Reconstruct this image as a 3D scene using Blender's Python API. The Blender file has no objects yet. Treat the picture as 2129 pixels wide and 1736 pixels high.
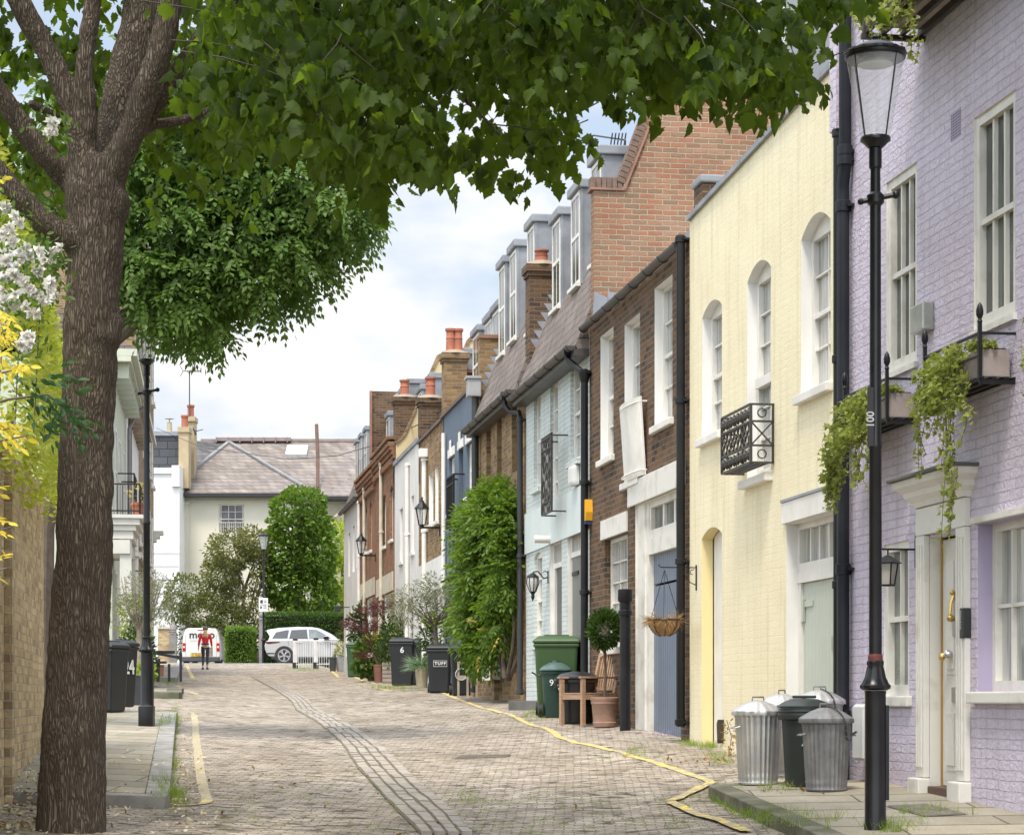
import bpy, bmesh, math, random
import numpy as np
from mathutils import Vector, Matrix, noise as mnoise
random.seed(7); rng = np.random.default_rng(7)
SC = bpy.context.scene; COL = SC.collection
PI = math.pi; R = math.radians
# ---------------------------------------------------------------- camera, sky, sun, exposure
F = 4583.0; CX = 1064.5; HZ = 1458.2          # photo measures (2129 px wide copy): focal length, centre, horizon
cd = bpy.data.cameras.new('camera'); cam = bpy.data.objects.new('camera', cd); COL.objects.link(cam)
cam.location = (0, 0, 0); cam.rotation_euler = (R(90), 0, 0)
cd.sensor_width = 36; cd.lens = 36*F/2129; cd.shift_y = (HZ-868)/2129; cd.clip_end = 2000; cd.clip_start = .1
SC.camera = cam
SUN_EL, SUN_AZ = R(64), R(197)                # azimuth clockwise from +Y (the view direction)
wd = bpy.data.worlds.new("World"); SC.world = wd; wd.use_nodes = True
def build_world():
    n = wd.node_tree.nodes; l = wd.node_tree.links; n.clear()
    out = n.new('ShaderNodeOutputWorld'); bg = n.new('ShaderNodeBackground')
    sky = n.new('ShaderNodeTexSky'); sky.sky_type = 'NISHITA'; sky.sun_disc = False
    sky.sun_elevation = SUN_EL; sky.sun_rotation = SUN_AZ; sky.air_density = 1.0; sky.dust_density = 1.5
    tc = n.new('ShaderNodeTexCoord')
    mp = n.new('ShaderNodeMapping'); mp.inputs['Scale'].default_value = (1, 1, 2.0); mp.inputs['Location'].default_value = (.31, .2, .1)
    l.new(tc.outputs['Generated'], mp.inputs['Vector'])
    no = n.new('ShaderNodeTexNoise'); no.inputs['Scale'].default_value = 5.5; no.inputs['Detail'].default_value = 9; no.inputs['Roughness'].default_value = .52
    l.new(mp.outputs[0], no.inputs['Vector'])
    # more cloud low down, as in the photograph
    sx = n.new('ShaderNodeSeparateXYZ'); l.new(tc.outputs['Generated'], sx.inputs[0])
    mr = n.new('ShaderNodeMapRange'); mr.inputs[1].default_value = .02; mr.inputs[2].default_value = .30; mr.inputs[3].default_value = .17; mr.inputs[4].default_value = -.02
    l.new(sx.outputs['Z'], mr.inputs[0])
    ad = n.new('ShaderNodeMath'); l.new(no.outputs['Fac'], ad.inputs[0]); l.new(mr.outputs[0], ad.inputs[1])
    cr = n.new('ShaderNodeValToRGB'); cr.color_ramp.elements[0].position = .40; cr.color_ramp.elements[1].position = .60
    cr.color_ramp.elements[0].color = (.62, .62, .62, 1); cr.color_ramp.elements[1].color = (1, 1, 1, 1)
    l.new(ad.outputs[0], cr.inputs[0])
    n2 = n.new('ShaderNodeTexNoise'); n2.inputs['Scale'].default_value = 11; n2.inputs['Detail'].default_value = 5
    l.new(mp.outputs[0], n2.inputs['Vector'])
    c2 = n.new('ShaderNodeValToRGB'); c2.color_ramp.elements[0].color = (3.3, 3.75, 4.35, 1); c2.color_ramp.elements[1].color = (5.2, 5.15, 5.08, 1)
    c2.color_ramp.elements[0].position = .35; c2.color_ramp.elements[1].position = .62
    l.new(n2.outputs['Fac'], c2.inputs[0])
    mx = n.new('ShaderNodeMix'); mx.data_type = 'RGBA'
    l.new(cr.outputs[0], mx.inputs[0]); l.new(sky.outputs[0], mx.inputs[6]); l.new(c2.outputs[0], mx.inputs[7])
    sd_ = n.new('ShaderNodeVectorMath'); sd_.operation = 'DOT_PRODUCT'; l.new(tc.outputs['Generated'], sd_.inputs[0]); sd_.inputs[1].default_value = (math.sin(SUN_AZ)*math.cos(SUN_EL), math.cos(SUN_AZ)*math.cos(SUN_EL), math.sin(SUN_EL))   # added brightening of the sky sunward, behind the camera, to lift the facades
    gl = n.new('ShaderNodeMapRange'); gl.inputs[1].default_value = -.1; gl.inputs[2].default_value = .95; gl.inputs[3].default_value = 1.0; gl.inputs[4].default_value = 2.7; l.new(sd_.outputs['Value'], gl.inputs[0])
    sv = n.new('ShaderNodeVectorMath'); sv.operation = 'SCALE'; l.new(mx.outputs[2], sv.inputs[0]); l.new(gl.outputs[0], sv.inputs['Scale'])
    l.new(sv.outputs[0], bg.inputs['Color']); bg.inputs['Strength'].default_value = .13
    l.new(bg.outputs[0], out.inputs[0])
build_world()
sd = bpy.data.lights.new('sun', 'SUN'); sd.energy = 2.3; sd.angle = R(12); sd.color = (1, .92, .80)
sun = bpy.data.objects.new('sun', sd); COL.objects.link(sun)
_d = Vector((math.sin(SUN_AZ)*math.cos(SUN_EL), math.cos(SUN_AZ)*math.cos(SUN_EL), math.sin(SUN_EL)))
sun.rotation_euler = _d.to_track_quat('Z', 'Y').to_euler()
SC.view_settings.view_transform = 'Standard'; SC.view_settings.look = 'None'
SC.view_settings.exposure = 0.72; SC.view_settings.gamma = 1
SC.render.engine = 'CYCLES'
SC.cycles.max_bounces = 6; SC.cycles.transparent_max_bounces = 12; SC.cycles.diffuse_bounces = 3

# ---------------------------------------------------------------- measures
AR, KR = 6.12, .1583        # right-hand facades: X = AR - KR*Y
def P(dx, dy, Y): return Vector(((dx-CX)*Y/F, Y, (HZ-dy)*Y/F))
def lerp(tab, y):
    if y <= tab[0][0]: return tab[0][1]
    for (a, b), (c, d) in zip(tab, tab[1:]):
        if y <= c: return b+(d-b)*(y-a)/(c-a)
    return tab[-1][1]
GT = [(-20,-2.1),(0,-1.5),(10,-1.2),(15,-1.03),(19,-.88),(23.5,-.66),(26,-.565),(31,-.37),(36,-.2),(43,.01),(50,.22),(60,.5),(65,.65),(70,.78),(78,.98),(85,1.15),(89,1.28),(98,1.71),(400,1.71)]
def xc(Y): return 2.5-.158*Y
def G(X, Y):
    f = .03*max(0, min(1, (95-Y)/10))
    return lerp(GT, Y)+f*min(abs(X-xc(Y)), 4.2)
def bk(dx, dy, dY, off=0):          # the same sight line, dY metres farther up the street
    p = gp(dx, dy, off); q = P(dx, dy, p.y+dY); return Vector((q.x, q.y, G(q.x, q.y)+off))
def gp(dx, dy, off=0):
    Y = 8.0
    while Y < 130:
        p = P(dx, dy, Y)
        if p.z <= G(p.x, Y)+off:
            return Vector((p.x, Y, G(p.x, Y)+off))
        Y += .04
    return P(dx, dy, 100)

# ---------------------------------------------------------------- materials
MC = {}
def newmat(name):
    m = bpy.data.materials.new(name); m.use_nodes = True
    nt = m.node_tree; return m, nt.nodes, nt.links, nt.nodes['Principled BSDF']
def c4(c): return (c[0], c[1], c[2], 1)
def objcoord(n, l, mode=None, sc=(1, 1, 1), rot=0):
    tc = n.new('ShaderNodeTexCoord')
    if mode == 'wall':
        s = n.new('ShaderNodeSeparateXYZ'); l.new(tc.outputs['Object'], s.inputs[0])
        a = n.new('ShaderNodeMath'); l.new(s.outputs[0], a.inputs[0]); l.new(s.outputs[1], a.inputs[1])
        c = n.new('ShaderNodeCombineXYZ'); l.new(a.outputs[0], c.inputs[0]); l.new(s.outputs[2], c.inputs[1]); src = c.outputs[0]
    else: src = tc.outputs['Object']
    mp = n.new('ShaderNodeMapping'); mp.inputs['Scale'].default_value = sc; mp.inputs['Rotation'].default_value = (0, 0, rot)
    l.new(src, mp.inputs['Vector']); return mp.outputs[0], tc
def mixc(n, l, fac, a, b, blend='MIX'):
    m = n.new('ShaderNodeMix'); m.data_type = 'RGBA'; m.blend_type = blend
    for i, v in ((0, fac), (6, a), (7, b)):
        if hasattr(v, 'links'): l.new(v, m.inputs[i])
        elif i == 0: m.inputs[0].default_value = v
        else: m.inputs[i].default_value = c4(v)
    return m.outputs[2]
def noise(n, l, vec, sc, det=5, rough=.55):
    t = n.new('ShaderNodeTexNoise'); t.inputs['Scale'].default_value = sc; t.inputs['Detail'].default_value = det; t.inputs['Roughness'].default_value = rough
    if vec is not None: l.new(vec, t.inputs['Vector'])
    return t.outputs['Fac']
def ramp(n, l, fac, p0, p1, a=(0, 0, 0), b=(1, 1, 1)):
    r = n.new('ShaderNodeValToRGB'); e = r.color_ramp.elements
    e[0].position = p0; e[1].position = p1; e[0].color = c4(a); e[1].color = c4(b); l.new(fac, r.inputs[0]); return r.outputs[0]
def bumpn(n, l, b, h, strength, dist=.01):
    u = n.new('ShaderNodeBump'); u.inputs['Strength'].default_value = strength; u.inputs['Distance'].default_value = dist
    l.new(h, u.inputs['Height']); l.new(u.outputs[0], b.inputs['Normal']); return u
def M(name, c, c2=None, sc=3, rough=.6, bump=0., bsc=25, metal=0, stretch=(1, 1, 1), p=(.35, .65), spec=.5, coat=0):
    if name in MC: return MC[name]
    m, n, l, b = newmat(name)
    v, _ = objcoord(n, l, None, stretch)
    c2 = c2 or tuple(x*.78 for x in c)
    f = ramp(n, l, noise(n, l, v, sc), *p)
    l.new(mixc(n, l, f, c2, c), b.inputs['Base Color'])
    b.inputs['Roughness'].default_value = rough; b.inputs['Metallic'].default_value = metal
    b.inputs['Specular IOR Level'].default_value = spec; b.inputs['Coat Weight'].default_value = coat
    if bump: bumpn(n, l, b, noise(n, l, v, bsc), bump)
    MC[name] = m; return m
def brickmat(name, c1, c2, cm, bw=.225, bh=.075, mort=.008, bump=.6, rough=.85, mode='wall', rot=0, warp=.012, dirt=(.55, .5, .45), dirtamt=.35, bias=0., streak=False, third=None, dist=.02, ys=1):
    if name in MC: return MC[name]
    m, n, l, b = newmat(name)
    v, tc = objcoord(n, l, mode, (1, ys, 1), rot)
    w = n.new('ShaderNodeTexNoise'); w.inputs['Scale'].default_value = 5; w.inputs['Detail'].default_value = 4; l.new(v, w.inputs['Vector'])
    vs = n.new('ShaderNodeVectorMath'); vs.operation = 'SUBTRACT'; l.new(w.outputs['Color'], vs.inputs[0]); vs.inputs[1].default_value = (.5, .5, .5)
    vm = n.new('ShaderNodeVectorMath'); vm.operation = 'MULTIPLY_ADD'; l.new(vs.outputs[0], vm.inputs[0]); vm.inputs[1].default_value = (warp*2, warp*2, 0); l.new(v, vm.inputs[2])
    br = n.new('ShaderNodeTexBrick'); l.new(vm.outputs[0], br.inputs['Vector'])
    br.inputs['Color1'].default_value = c4(c1); br.inputs['Color2'].default_value = c4(c2); br.inputs['Mortar'].default_value = c4(cm)
    br.inputs['Scale'].default_value = 1; br.inputs['Brick Width'].default_value = bw; br.inputs['Row Height'].default_value = bh
    br.inputs['Mortar Size'].default_value = mort; br.inputs['Mortar Smooth'].default_value = .35; br.inputs['Bias'].default_value = bias
    col = br.outputs['Color']
    if third:
        vo = n.new('ShaderNodeTexBrick'); l.new(vm.outputs[0], vo.inputs['Vector'])
        for k, val in (('Scale', 1), ('Brick Width', bw), ('Row Height', bh), ('Mortar Size', 0), ('Bias', -.45)): vo.inputs[k].default_value = val
        vo.inputs['Color1'].default_value = (0, 0, 0, 1); vo.inputs['Color2'].default_value = (1, 1, 1, 1); vo.offset_frequency = 2; vo.squash = 1.0
        of = n.new('ShaderNodeVectorMath'); of.operation = 'ADD'; l.new(vm.outputs[0], of.inputs[0]); of.inputs[1].default_value = (bw*40, bh*22, 0); l.new(of.outputs[0], vo.inputs['Vector'])
        inv = n.new('ShaderNodeMath'); inv.operation = 'MULTIPLY'; l.new(vo.outputs['Color'], inv.inputs[0])
        i2 = n.new('ShaderNodeMath'); i2.operation = 'SUBTRACT'; i2.inputs[0].default_value = 1; l.new(br.outputs['Fac'], i2.inputs[1]); l.new(i2.outputs[0], inv.inputs[1])
        col = mixc(n, l, inv.outputs[0], col, third)
    f1 = ramp(n, l, noise(n, l, v, 1.1, 8, .65), .38, .72)
    dm = n.new('ShaderNodeMath'); dm.operation = 'MULTIPLY'; l.new(f1, dm.inputs[0]); dm.inputs[1].default_value = dirtamt
    col = mixc(n, l, dm.outputs[0], col, dirt, 'MULTIPLY')
    if streak:
        v2, _ = objcoord(n, l, mode, (5, .35, 1), rot)
        f3 = ramp(n, l, noise(n, l, v2, 1.6, 6, .6), .5, .8)
        sm = n.new('ShaderNodeMath'); sm.operation = 'MULTIPLY'; l.new(f3, sm.inputs[0]); sm.inputs[1].default_value = .5
        col = mixc(n, l, sm.outputs[0], col, (.6, .56, .5), 'MULTIPLY')
    f2 = ramp(n, l, noise(n, l, v, 45, 3), .25, .8, (.86, .86, .86), (1.1, 1.1, 1.1))
    col = mixc(n, l, 1.0, col, f2, 'MULTIPLY')
    l.new(col, b.inputs['Base Color']); b.inputs['Roughness'].default_value = rough; b.inputs['Specular IOR Level'].default_value = .25
    inv = n.new('ShaderNodeMath'); inv.operation = 'MULTIPLY_ADD'; l.new(br.outputs['Fac'], inv.inputs[0]); inv.inputs[1].default_value = -1; inv.inputs[2].default_value = 1
    ad = n.new('ShaderNodeMath'); ad.operation = 'MULTIPLY_ADD'; l.new(noise(n, l, v, 30, 4), ad.inputs[0]); ad.inputs[1].default_value = .55; l.new(inv.outputs[0], ad.inputs[2])
    bumpn(n, l, b, ad.outputs[0], bump, dist)
    MC[name] = m; return m
def leafmat(name, c1, c2, trans=.35, rough=.5, tcol=None, sc=.9):
    if name in MC: return MC[name]
    m, n, l, b = newmat(name)
    g = n.new('ShaderNodeNewGeometry'); v, _ = objcoord(n, l)
    no = ramp(n, l, noise(n, l, v, sc, 3), .35, .65)
    a = n.new('ShaderNodeMath'); a.operation = 'MULTIPLY_ADD'; l.new(g.outputs['Random Per Island'], a.inputs[0]); a.inputs[1].default_value = .6
    h = n.new('ShaderNodeMath'); h.operation = 'MULTIPLY'; l.new(no, h.inputs[0]); h.inputs[1].default_value = .4; l.new(h.outputs[0], a.inputs[2])
    col = mixc(n, l, a.outputs[0], c1, c2)
    l.new(col, b.inputs['Base Color']); b.inputs['Roughness'].default_value = rough; b.inputs['Specular IOR Level'].default_value = .2
    t = n.new('ShaderNodeBsdfTranslucent')
    tcol = tcol or tuple(min(1, x*k) for x, k in zip(c2, (1.9, 2.0, .9)))
    l.new(mixc(n, l, .7, col, tcol), t.inputs['Color'])
    ms = n.new('ShaderNodeMixShader'); ms.inputs[0].default_value = trans
    l.new(b.outputs[0], ms.inputs[1]); l.new(t.outputs[0], ms.inputs[2]); l.new(ms.outputs[0], n['Material Output'].inputs[0])
    MC[name] = m; return m
def glassmat(name, tint=(.9, .93, .93), clear=.8, rough=.05):
    if name in MC: return MC[name]
    m, n, l, b = newmat(name); b.inputs['Base Color'].default_value = c4(tint); b.inputs['Roughness'].default_value = rough; b.inputs['Specular IOR Level'].default_value = .8
    t = n.new('ShaderNodeBsdfTransparent'); t.inputs[0].default_value = (.97, .98, .98, 1)
    ms = n.new('ShaderNodeMixShader'); ms.inputs[0].default_value = clear; l.new(b.outputs[0], ms.inputs[1]); l.new(t.outputs[0], ms.inputs[2]); l.new(ms.outputs[0], n['Material Output'].inputs[0])
    MC[name] = m; return m
def ledgemat(name, c, c2, line, pitch, axis, width=.08, rough=.5, bump=.5):   # boards: thin grooves every pitch metres along one axis
    if name in MC: return MC[name]
    m, n, l, b = newmat(name); v, _ = objcoord(n, l)
    s = n.new('ShaderNodeSeparateXYZ'); l.new(v, s.inputs[0])
    d = n.new('ShaderNodeMath'); d.operation = 'DIVIDE'; l.new(s.outputs[axis], d.inputs[0]); d.inputs[1].default_value = pitch
    fr = n.new('ShaderNodeMath'); fr.operation = 'FRACT'; l.new(d.outputs[0], fr.inputs[0])
    lt = n.new('ShaderNodeMath'); lt.operation = 'LESS_THAN'; l.new(fr.outputs[0], lt.inputs[0]); lt.inputs[1].default_value = width
    f = ramp(n, l, noise(n, l, v, 4), .35, .65)
    l.new(mixc(n, l, lt.outputs[0], mixc(n, l, f, c2, c), line), b.inputs['Base Color']); b.inputs['Roughness'].default_value = rough
    iv = n.new('ShaderNodeMath'); iv.operation = 'SUBTRACT'; iv.inputs[0].default_value = 1; l.new(lt.outputs[0], iv.inputs[1]); bumpn(n, l, b, iv.outputs[0], bump, .008)
    MC[name] = m; return m

# ---------------------------------------------------------------- mesh building
class MB:
    def __init__(s): s.v = []; s.f = []
    def add(s, vs, fs):
        o = len(s.v); s.v += [tuple(x) for x in vs]; s.f += [tuple(i+o for i in f) for f in fs]; return s
    def quad(s, a, b, c, d): return s.add([a, b, c, d], [(0, 1, 2, 3)])
    def box(s, x0, x1, y0, y1, z0, z1, bev=0):
        if x0 > x1: x0, x1 = x1, x0
        if y0 > y1: y0, y1 = y1, y0
        if z0 > z1: z0, z1 = z1, z0
        if bev:
            b = min(bev, (x1-x0)*.45, (y1-y0)*.45, (z1-z0)*.45)
            m = bmesh.new(); bmesh.ops.create_cube(m, size=1)
            bmesh.ops.scale(m, vec=(x1-x0, y1-y0, z1-z0), verts=m.verts); bmesh.ops.translate(m, vec=((x0+x1)/2, (y0+y1)/2, (z0+z1)/2), verts=m.verts)
            bmesh.ops.bevel(m, geom=list(m.edges), offset=b, segments=2, affect='EDGES', profile=.6)
            m.verts.index_update(); s.add([v.co[:] for v in m.verts], [[v.index for v in f.verts] for f in m.faces]); m.free(); return s
        return s.add([(x0,y0,z0),(x1,y0,z0),(x1,y1,z0),(x0,y1,z0),(x0,y0,z1),(x1,y0,z1),(x1,y1,z1),(x0,y1,z1)],
                     [(0,3,2,1),(4,5,6,7),(0,1,5,4),(1,2,6,5),(2,3,7,6),(3,0,4,7)])
    def bar(s, a, b, w, h=None):
        h = h or w; a = Vector(a); b = Vector(b); d = (b-a).normalized()
        u = d.cross(Vector((0, 0, 1))); u = Vector((1, 0, 0)) if u.length < 1e-3 else u.normalized(); v = u.cross(d)
        q = [p+u*i*w/2+v*j*h/2 for p in (a, b) for i, j in ((-1,-1),(1,-1),(1,1),(-1,1))]
        return s.add(q, [(0,1,2,3),(7,6,5,4),(0,4,5,1),(1,5,6,2),(2,6,7,3),(3,7,4,0)])
    def tube(s, pts, r, n=8, cap=True):
        pts = [Vector(p) for p in pts]; k = len(pts)
        if not hasattr(r, '__len__'): r = [r]*k
        vs = []; up = None
        for i, p in enumerate(pts):
            d = (pts[min(i+1, k-1)]-pts[max(i-1, 0)]).normalized()
            if up is None: up = Vector((0, 0, 1)) if abs(d.z) < .9 else Vector((1, 0, 0))
            u = d.cross(up)
            if u.length < 1e-4: u = d.cross(Vector((0, 1, .1)))
            u.normalize(); w = u.cross(d).normalized(); up = w
            vs += [p+(u*math.cos(2*PI*j/n)+w*math.sin(2*PI*j/n))*r[i] for j in range(n)]
        fs = [(i*n+j, i*n+(j+1)%n, (i+1)*n+(j+1)%n, (i+1)*n+j) for i in range(k-1) for j in range(n)]
        if cap: fs += [tuple(reversed(range(n))), tuple((k-1)*n+j for j in range(n))]
        return s.add(vs, fs)
    def lathe(s, prof, n=20, c=(0, 0, 0), flute=0, nf=0, sx=1, sy=1):
        vs = []; k = len(prof)
        for i, (r, z) in enumerate(prof):
            for j in range(n):
                a = 2*PI*j/n; q = r*(1+(flute*math.cos(a*nf) if nf else 0)); vs.append((c[0]+q*sx*math.cos(a), c[1]+q*sy*math.sin(a), c[2]+z))
        fs = [(i*n+j, i*n+(j+1)%n, (i+1)*n+(j+1)%n, (i+1)*n+j) for i in range(k-1) for j in range(n)]
        if prof[0][0] > 1e-6: fs.append(tuple(reversed(range(n))))
        if prof[-1][0] > 1e-6: fs.append(tuple((k-1)*n+j for j in range(n)))
        return s.add(vs, fs)
    def prism(s, poly, y0, y1, axis=1):     # poly of (a, b); axis = the extruded one
        n = len(poly)
        def pt(a, b, y): return {1: (a, y, b), 0: (y, a, b), 2: (a, b, y)}[axis]
        return s.add([pt(a, b, y0) for a, b in poly]+[pt(a, b, y1) for a, b in poly],
                     [tuple(range(n)), tuple(reversed(range(n, 2*n)))]+[(i, (i+1)%n+0, (i+1)%n+n, i+n)[::-1] for i in range(n)])
    def ball(s, c, r, n=10, sx=1, sy=1, sz=1):
        k = max(4, n//2+1)
        return s.lathe([(max(1e-7, r*math.sin(PI*i/k)), -r*sz*math.cos(PI*i/k)) for i in range(k+1)], n, c, sx=sx, sy=sy)
    def build(s, name, mat, parent=None, smooth=False, bevel=0):
        me = bpy.data.meshes.new(name); me.from_pydata(s.v, [], s.f); me.validate()
        m = bmesh.new(); m.from_mesh(me); bmesh.ops.recalc_face_normals(m, faces=m.faces)
        if smooth:
            for f in m.faces: f.smooth = True
            for e in m.edges:
                if len(e.link_faces) == 2 and e.calc_face_angle(0) > R(38): e.smooth = False
        m.to_mesh(me); m.free(); me.materials.append(mat)
        o = bpy.data.objects.new(name, me); COL.objects.link(o)
        if parent: o.parent = parent
        if bevel:
            b = o.modifiers.new('bevel', 'BEVEL'); b.width = bevel; b.segments = 2; b.limit_method = 'ANGLE'
        return o
def tag(o, label=None, cat=None, group=None, kind=None):
    if label: o['label'] = label
    if cat: o['category'] = cat
    if group: o['group'] = group
    if kind: o['kind'] = kind
    return o
def thing(name, label, cat, loc=(0, 0, 0), rz=0, group=None):
    o = bpy.data.objects.new(name, None); COL.objects.link(o); o.location = loc; o.rotation_euler = (0, 0, rz); o.empty_display_size = .2
    return tag(o, label, cat, group)
def dup(root, loc, rz=None, label=None, scale=None):
    r = root.copy(); COL.objects.link(r); r.location = loc
    if rz is not None: r.rotation_euler = (0, 0, rz)
    if label: r['label'] = label
    if scale: r.scale = (scale,)*3
    for ch in list(root.children):
        c = ch.copy(); COL.objects.link(c); c.parent = r
        for g in list(ch.children):
            d = g.copy(); COL.objects.link(d); d.parent = c
    return r
def npmesh(name, V, Fc, mat, parent=None, smooth=False):   # V (n,3); Fc list of faces as arrays of same size
    me = bpy.data.meshes.new(name); me.vertices.add(len(V)); me.vertices.foreach_set('co', np.asarray(V, dtype=np.float32).ravel())
    k = Fc.shape[1]; me.loops.add(Fc.size); me.loops.foreach_set('vertex_index', Fc.astype(np.int32).ravel())
    me.polygons.add(len(Fc)); me.polygons.foreach_set('loop_start', np.arange(0, Fc.size, k, dtype=np.int32)); me.polygons.foreach_set('loop_total', np.full(len(Fc), k, dtype=np.int32))
    me.update(); me.validate(); me.materials.append(mat)
    if smooth: me.polygons.foreach_set('use_smooth', np.ones(len(Fc), dtype=bool))
    o = bpy.data.objects.new(name, me); COL.objects.link(o)
    if parent: o.parent = parent
    return o
# leaf templates: stem at origin, leaf runs along +Y, normal +Z; triangles
def fan(out, fold=.12):
    v = [(0, .0, 0), (0, .5, -fold*.4)]+[(x, y, abs(x)*fold*2-(y*y)*.12) for x, y in out]
    n = len(out); f = [(1, 2+i, 2+(i+1) % n) for i in range(n)]
    return np.array(v, dtype=float), np.array(f)
LEAF = {
 'lobed': fan([(0, 0), (.16, .02), (.34, .0), (.30, .13), (.50, .2), (.40, .3), (.53, .44), (.38, .5), (.37, .66), (.22, .7), (.14, .86), (0, 1.03), (-.12, .85), (-.24, .72), (-.37, .64), (-.37, .5), (-.52, .42), (-.41, .3), (-.49, .18), (-.31, .12), (-.33, 0), (-.14, .02)]),
 'curled': fan([(0, 0), (.18, .02), (.30, -.03), (.30, .13), (.44, .22), (.36, .34), (.42, .48), (.30, .52), (.30, .62), (.16, .72), (.06, .92), (0, .98), (-.10, .82), (-.20, .74), (-.36, .58), (-.34, .44), (-.50, .36), (-.40, .26), (-.44, .12), (-.28, .1), (-.25, -.04), (-.12, .02)], -.34),
 'folded': fan([(0, 0), (.12, .05), (.30, .06), (.26, .2), (.40, .34), (.32, .42), (.36, .60), (.22, .66), (.12, .88), (0, 1.08), (-.13, .84), (-.22, .66), (-.34, .56), (-.31, .42), (-.42, .30), (-.30, .2), (-.32, .04), (-.12, .04)], .42),
 'oval': fan([(0, 0), (.16, .2), (.22, .5), (.13, .8), (0, 1), (-.13, .8), (-.22, .5), (-.16, .2)]),
 'wide': fan([(0, 0), (.25, .1), (.38, .4), (.22, .75), (0, 1), (-.22, .75), (-.38, .4), (-.25, .1)]),
 'ivy': fan([(0, .1), (.3, 0), (.28, .22), (.5, .4), (.22, .52), (0, 1), (-.22, .52), (-.5, .4), (-.28, .22), (-.3, 0)]),
 'thin': (np.array([(0, 0, 0), (.09, .5, .02), (0, 1, -.05), (-.09, .5, .02)], dtype=float), np.array([(0, 1, 2), (0, 2, 3)])),
 'blade': (np.array([(-.02, 0, 0), (.02, 0, 0), (.012, .6, .0), (0, 1, -.16), (-.012, .6, .0)], dtype=float), np.array([(0, 1, 2), (0, 2, 4), (4, 2, 3)])),
 'dia': (np.array([(0, 0, 0), (.26, .45, .05), (0, 1, -.08), (-.26, .45, .05)], dtype=float), np.array([(0, 1, 2), (0, 2, 3)])),
}
def leaves(name, pos, direc, size, kind, mat, parent=None, twist=1.0, normal=None):
    pos = np.asarray(pos, float); N = len(pos); T, Fc = LEAF[kind]
    d = np.asarray(direc, float); d = d/np.maximum(np.linalg.norm(d, axis=1, keepdims=True), 1e-6)
    up = rng.normal(size=(N, 3))*twist
    if normal is not None: up = up*.45+np.asarray(normal, float)
    else: up = up+np.array([0, 0, .6])
    x = np.cross(d, up); x /= np.maximum(np.linalg.norm(x, axis=1, keepdims=True), 1e-6); z = np.cross(x, d)
    s = np.asarray(size, float)
    if s.ndim == 0: s = np.full(N, float(s))
    V = pos[:, None, :]+s[:, None, None]*(T[None, :, 0:1]*x[:, None, :]+T[None, :, 1:2]*d[:, None, :]+T[None, :, 2:3]*z[:, None, :])
    FF = (Fc[None]+np.arange(N)[:, None, None]*len(T)).reshape(-1, 3)
    return npmesh(name, V.reshape(-1, 3), FF, mat, parent)
def pinnate(centers, direc, L, n=9, ls=.4):    # leaflet positions/directions for compound leaves
    ps, ds, ns = [], [], []
    for c, d in zip(centers, direc):
        d = Vector(d).normalized(); s = d.cross(Vector((random.gauss(0, .4), random.gauss(0, .4), 1))).normalized(); nn = s.cross(d)
        for i in range(n):
            t = (i//2+.6)/(n//2+.6)
            p = Vector(c)+d*L*t+Vector((0, 0, -.25*L*t*t))
            if i == n-1: dd = d-Vector((0, 0, .3))
            else: dd = (s*(1 if i % 2 else -1)+d*.75-Vector((0, 0, .35)))
            ps.append(p); ds.append(dd); ns.append(nn)
    return np.array([p[:] for p in ps]), np.array([d[:] for d in ds]), np.array([q[:] for q in ns])
def shell(n, c, rad, inner=.55, gap=.0, gs=.9, zmin=-1, seed=0, pw=.5):   # points in an uneven ellipsoid crown, denser at its skin
    out = []; c = Vector(c); tries = 0
    while len(out) < n and tries < n*30:
        tries += 1
        d = Vector((random.gauss(0, 1), random.gauss(0, 1), random.gauss(0, 1))).normalized()
        if d.z < zmin: continue
        lump = 1+.20*mnoise.noise(d*2.1+Vector((seed, 0, 0)))+.12*mnoise.noise(d*5+Vector((0, seed, 0)))
        r = (inner+(1-inner)*random.random()**pw)*lump
        p = Vector((d.x*rad[0]*r, d.y*rad[1]*r, d.z*rad[2]*r))
        if gap and mnoise.noise((p+c)*gs) < gap-.5: continue
        out.append((c+p, d))
    return out
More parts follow.
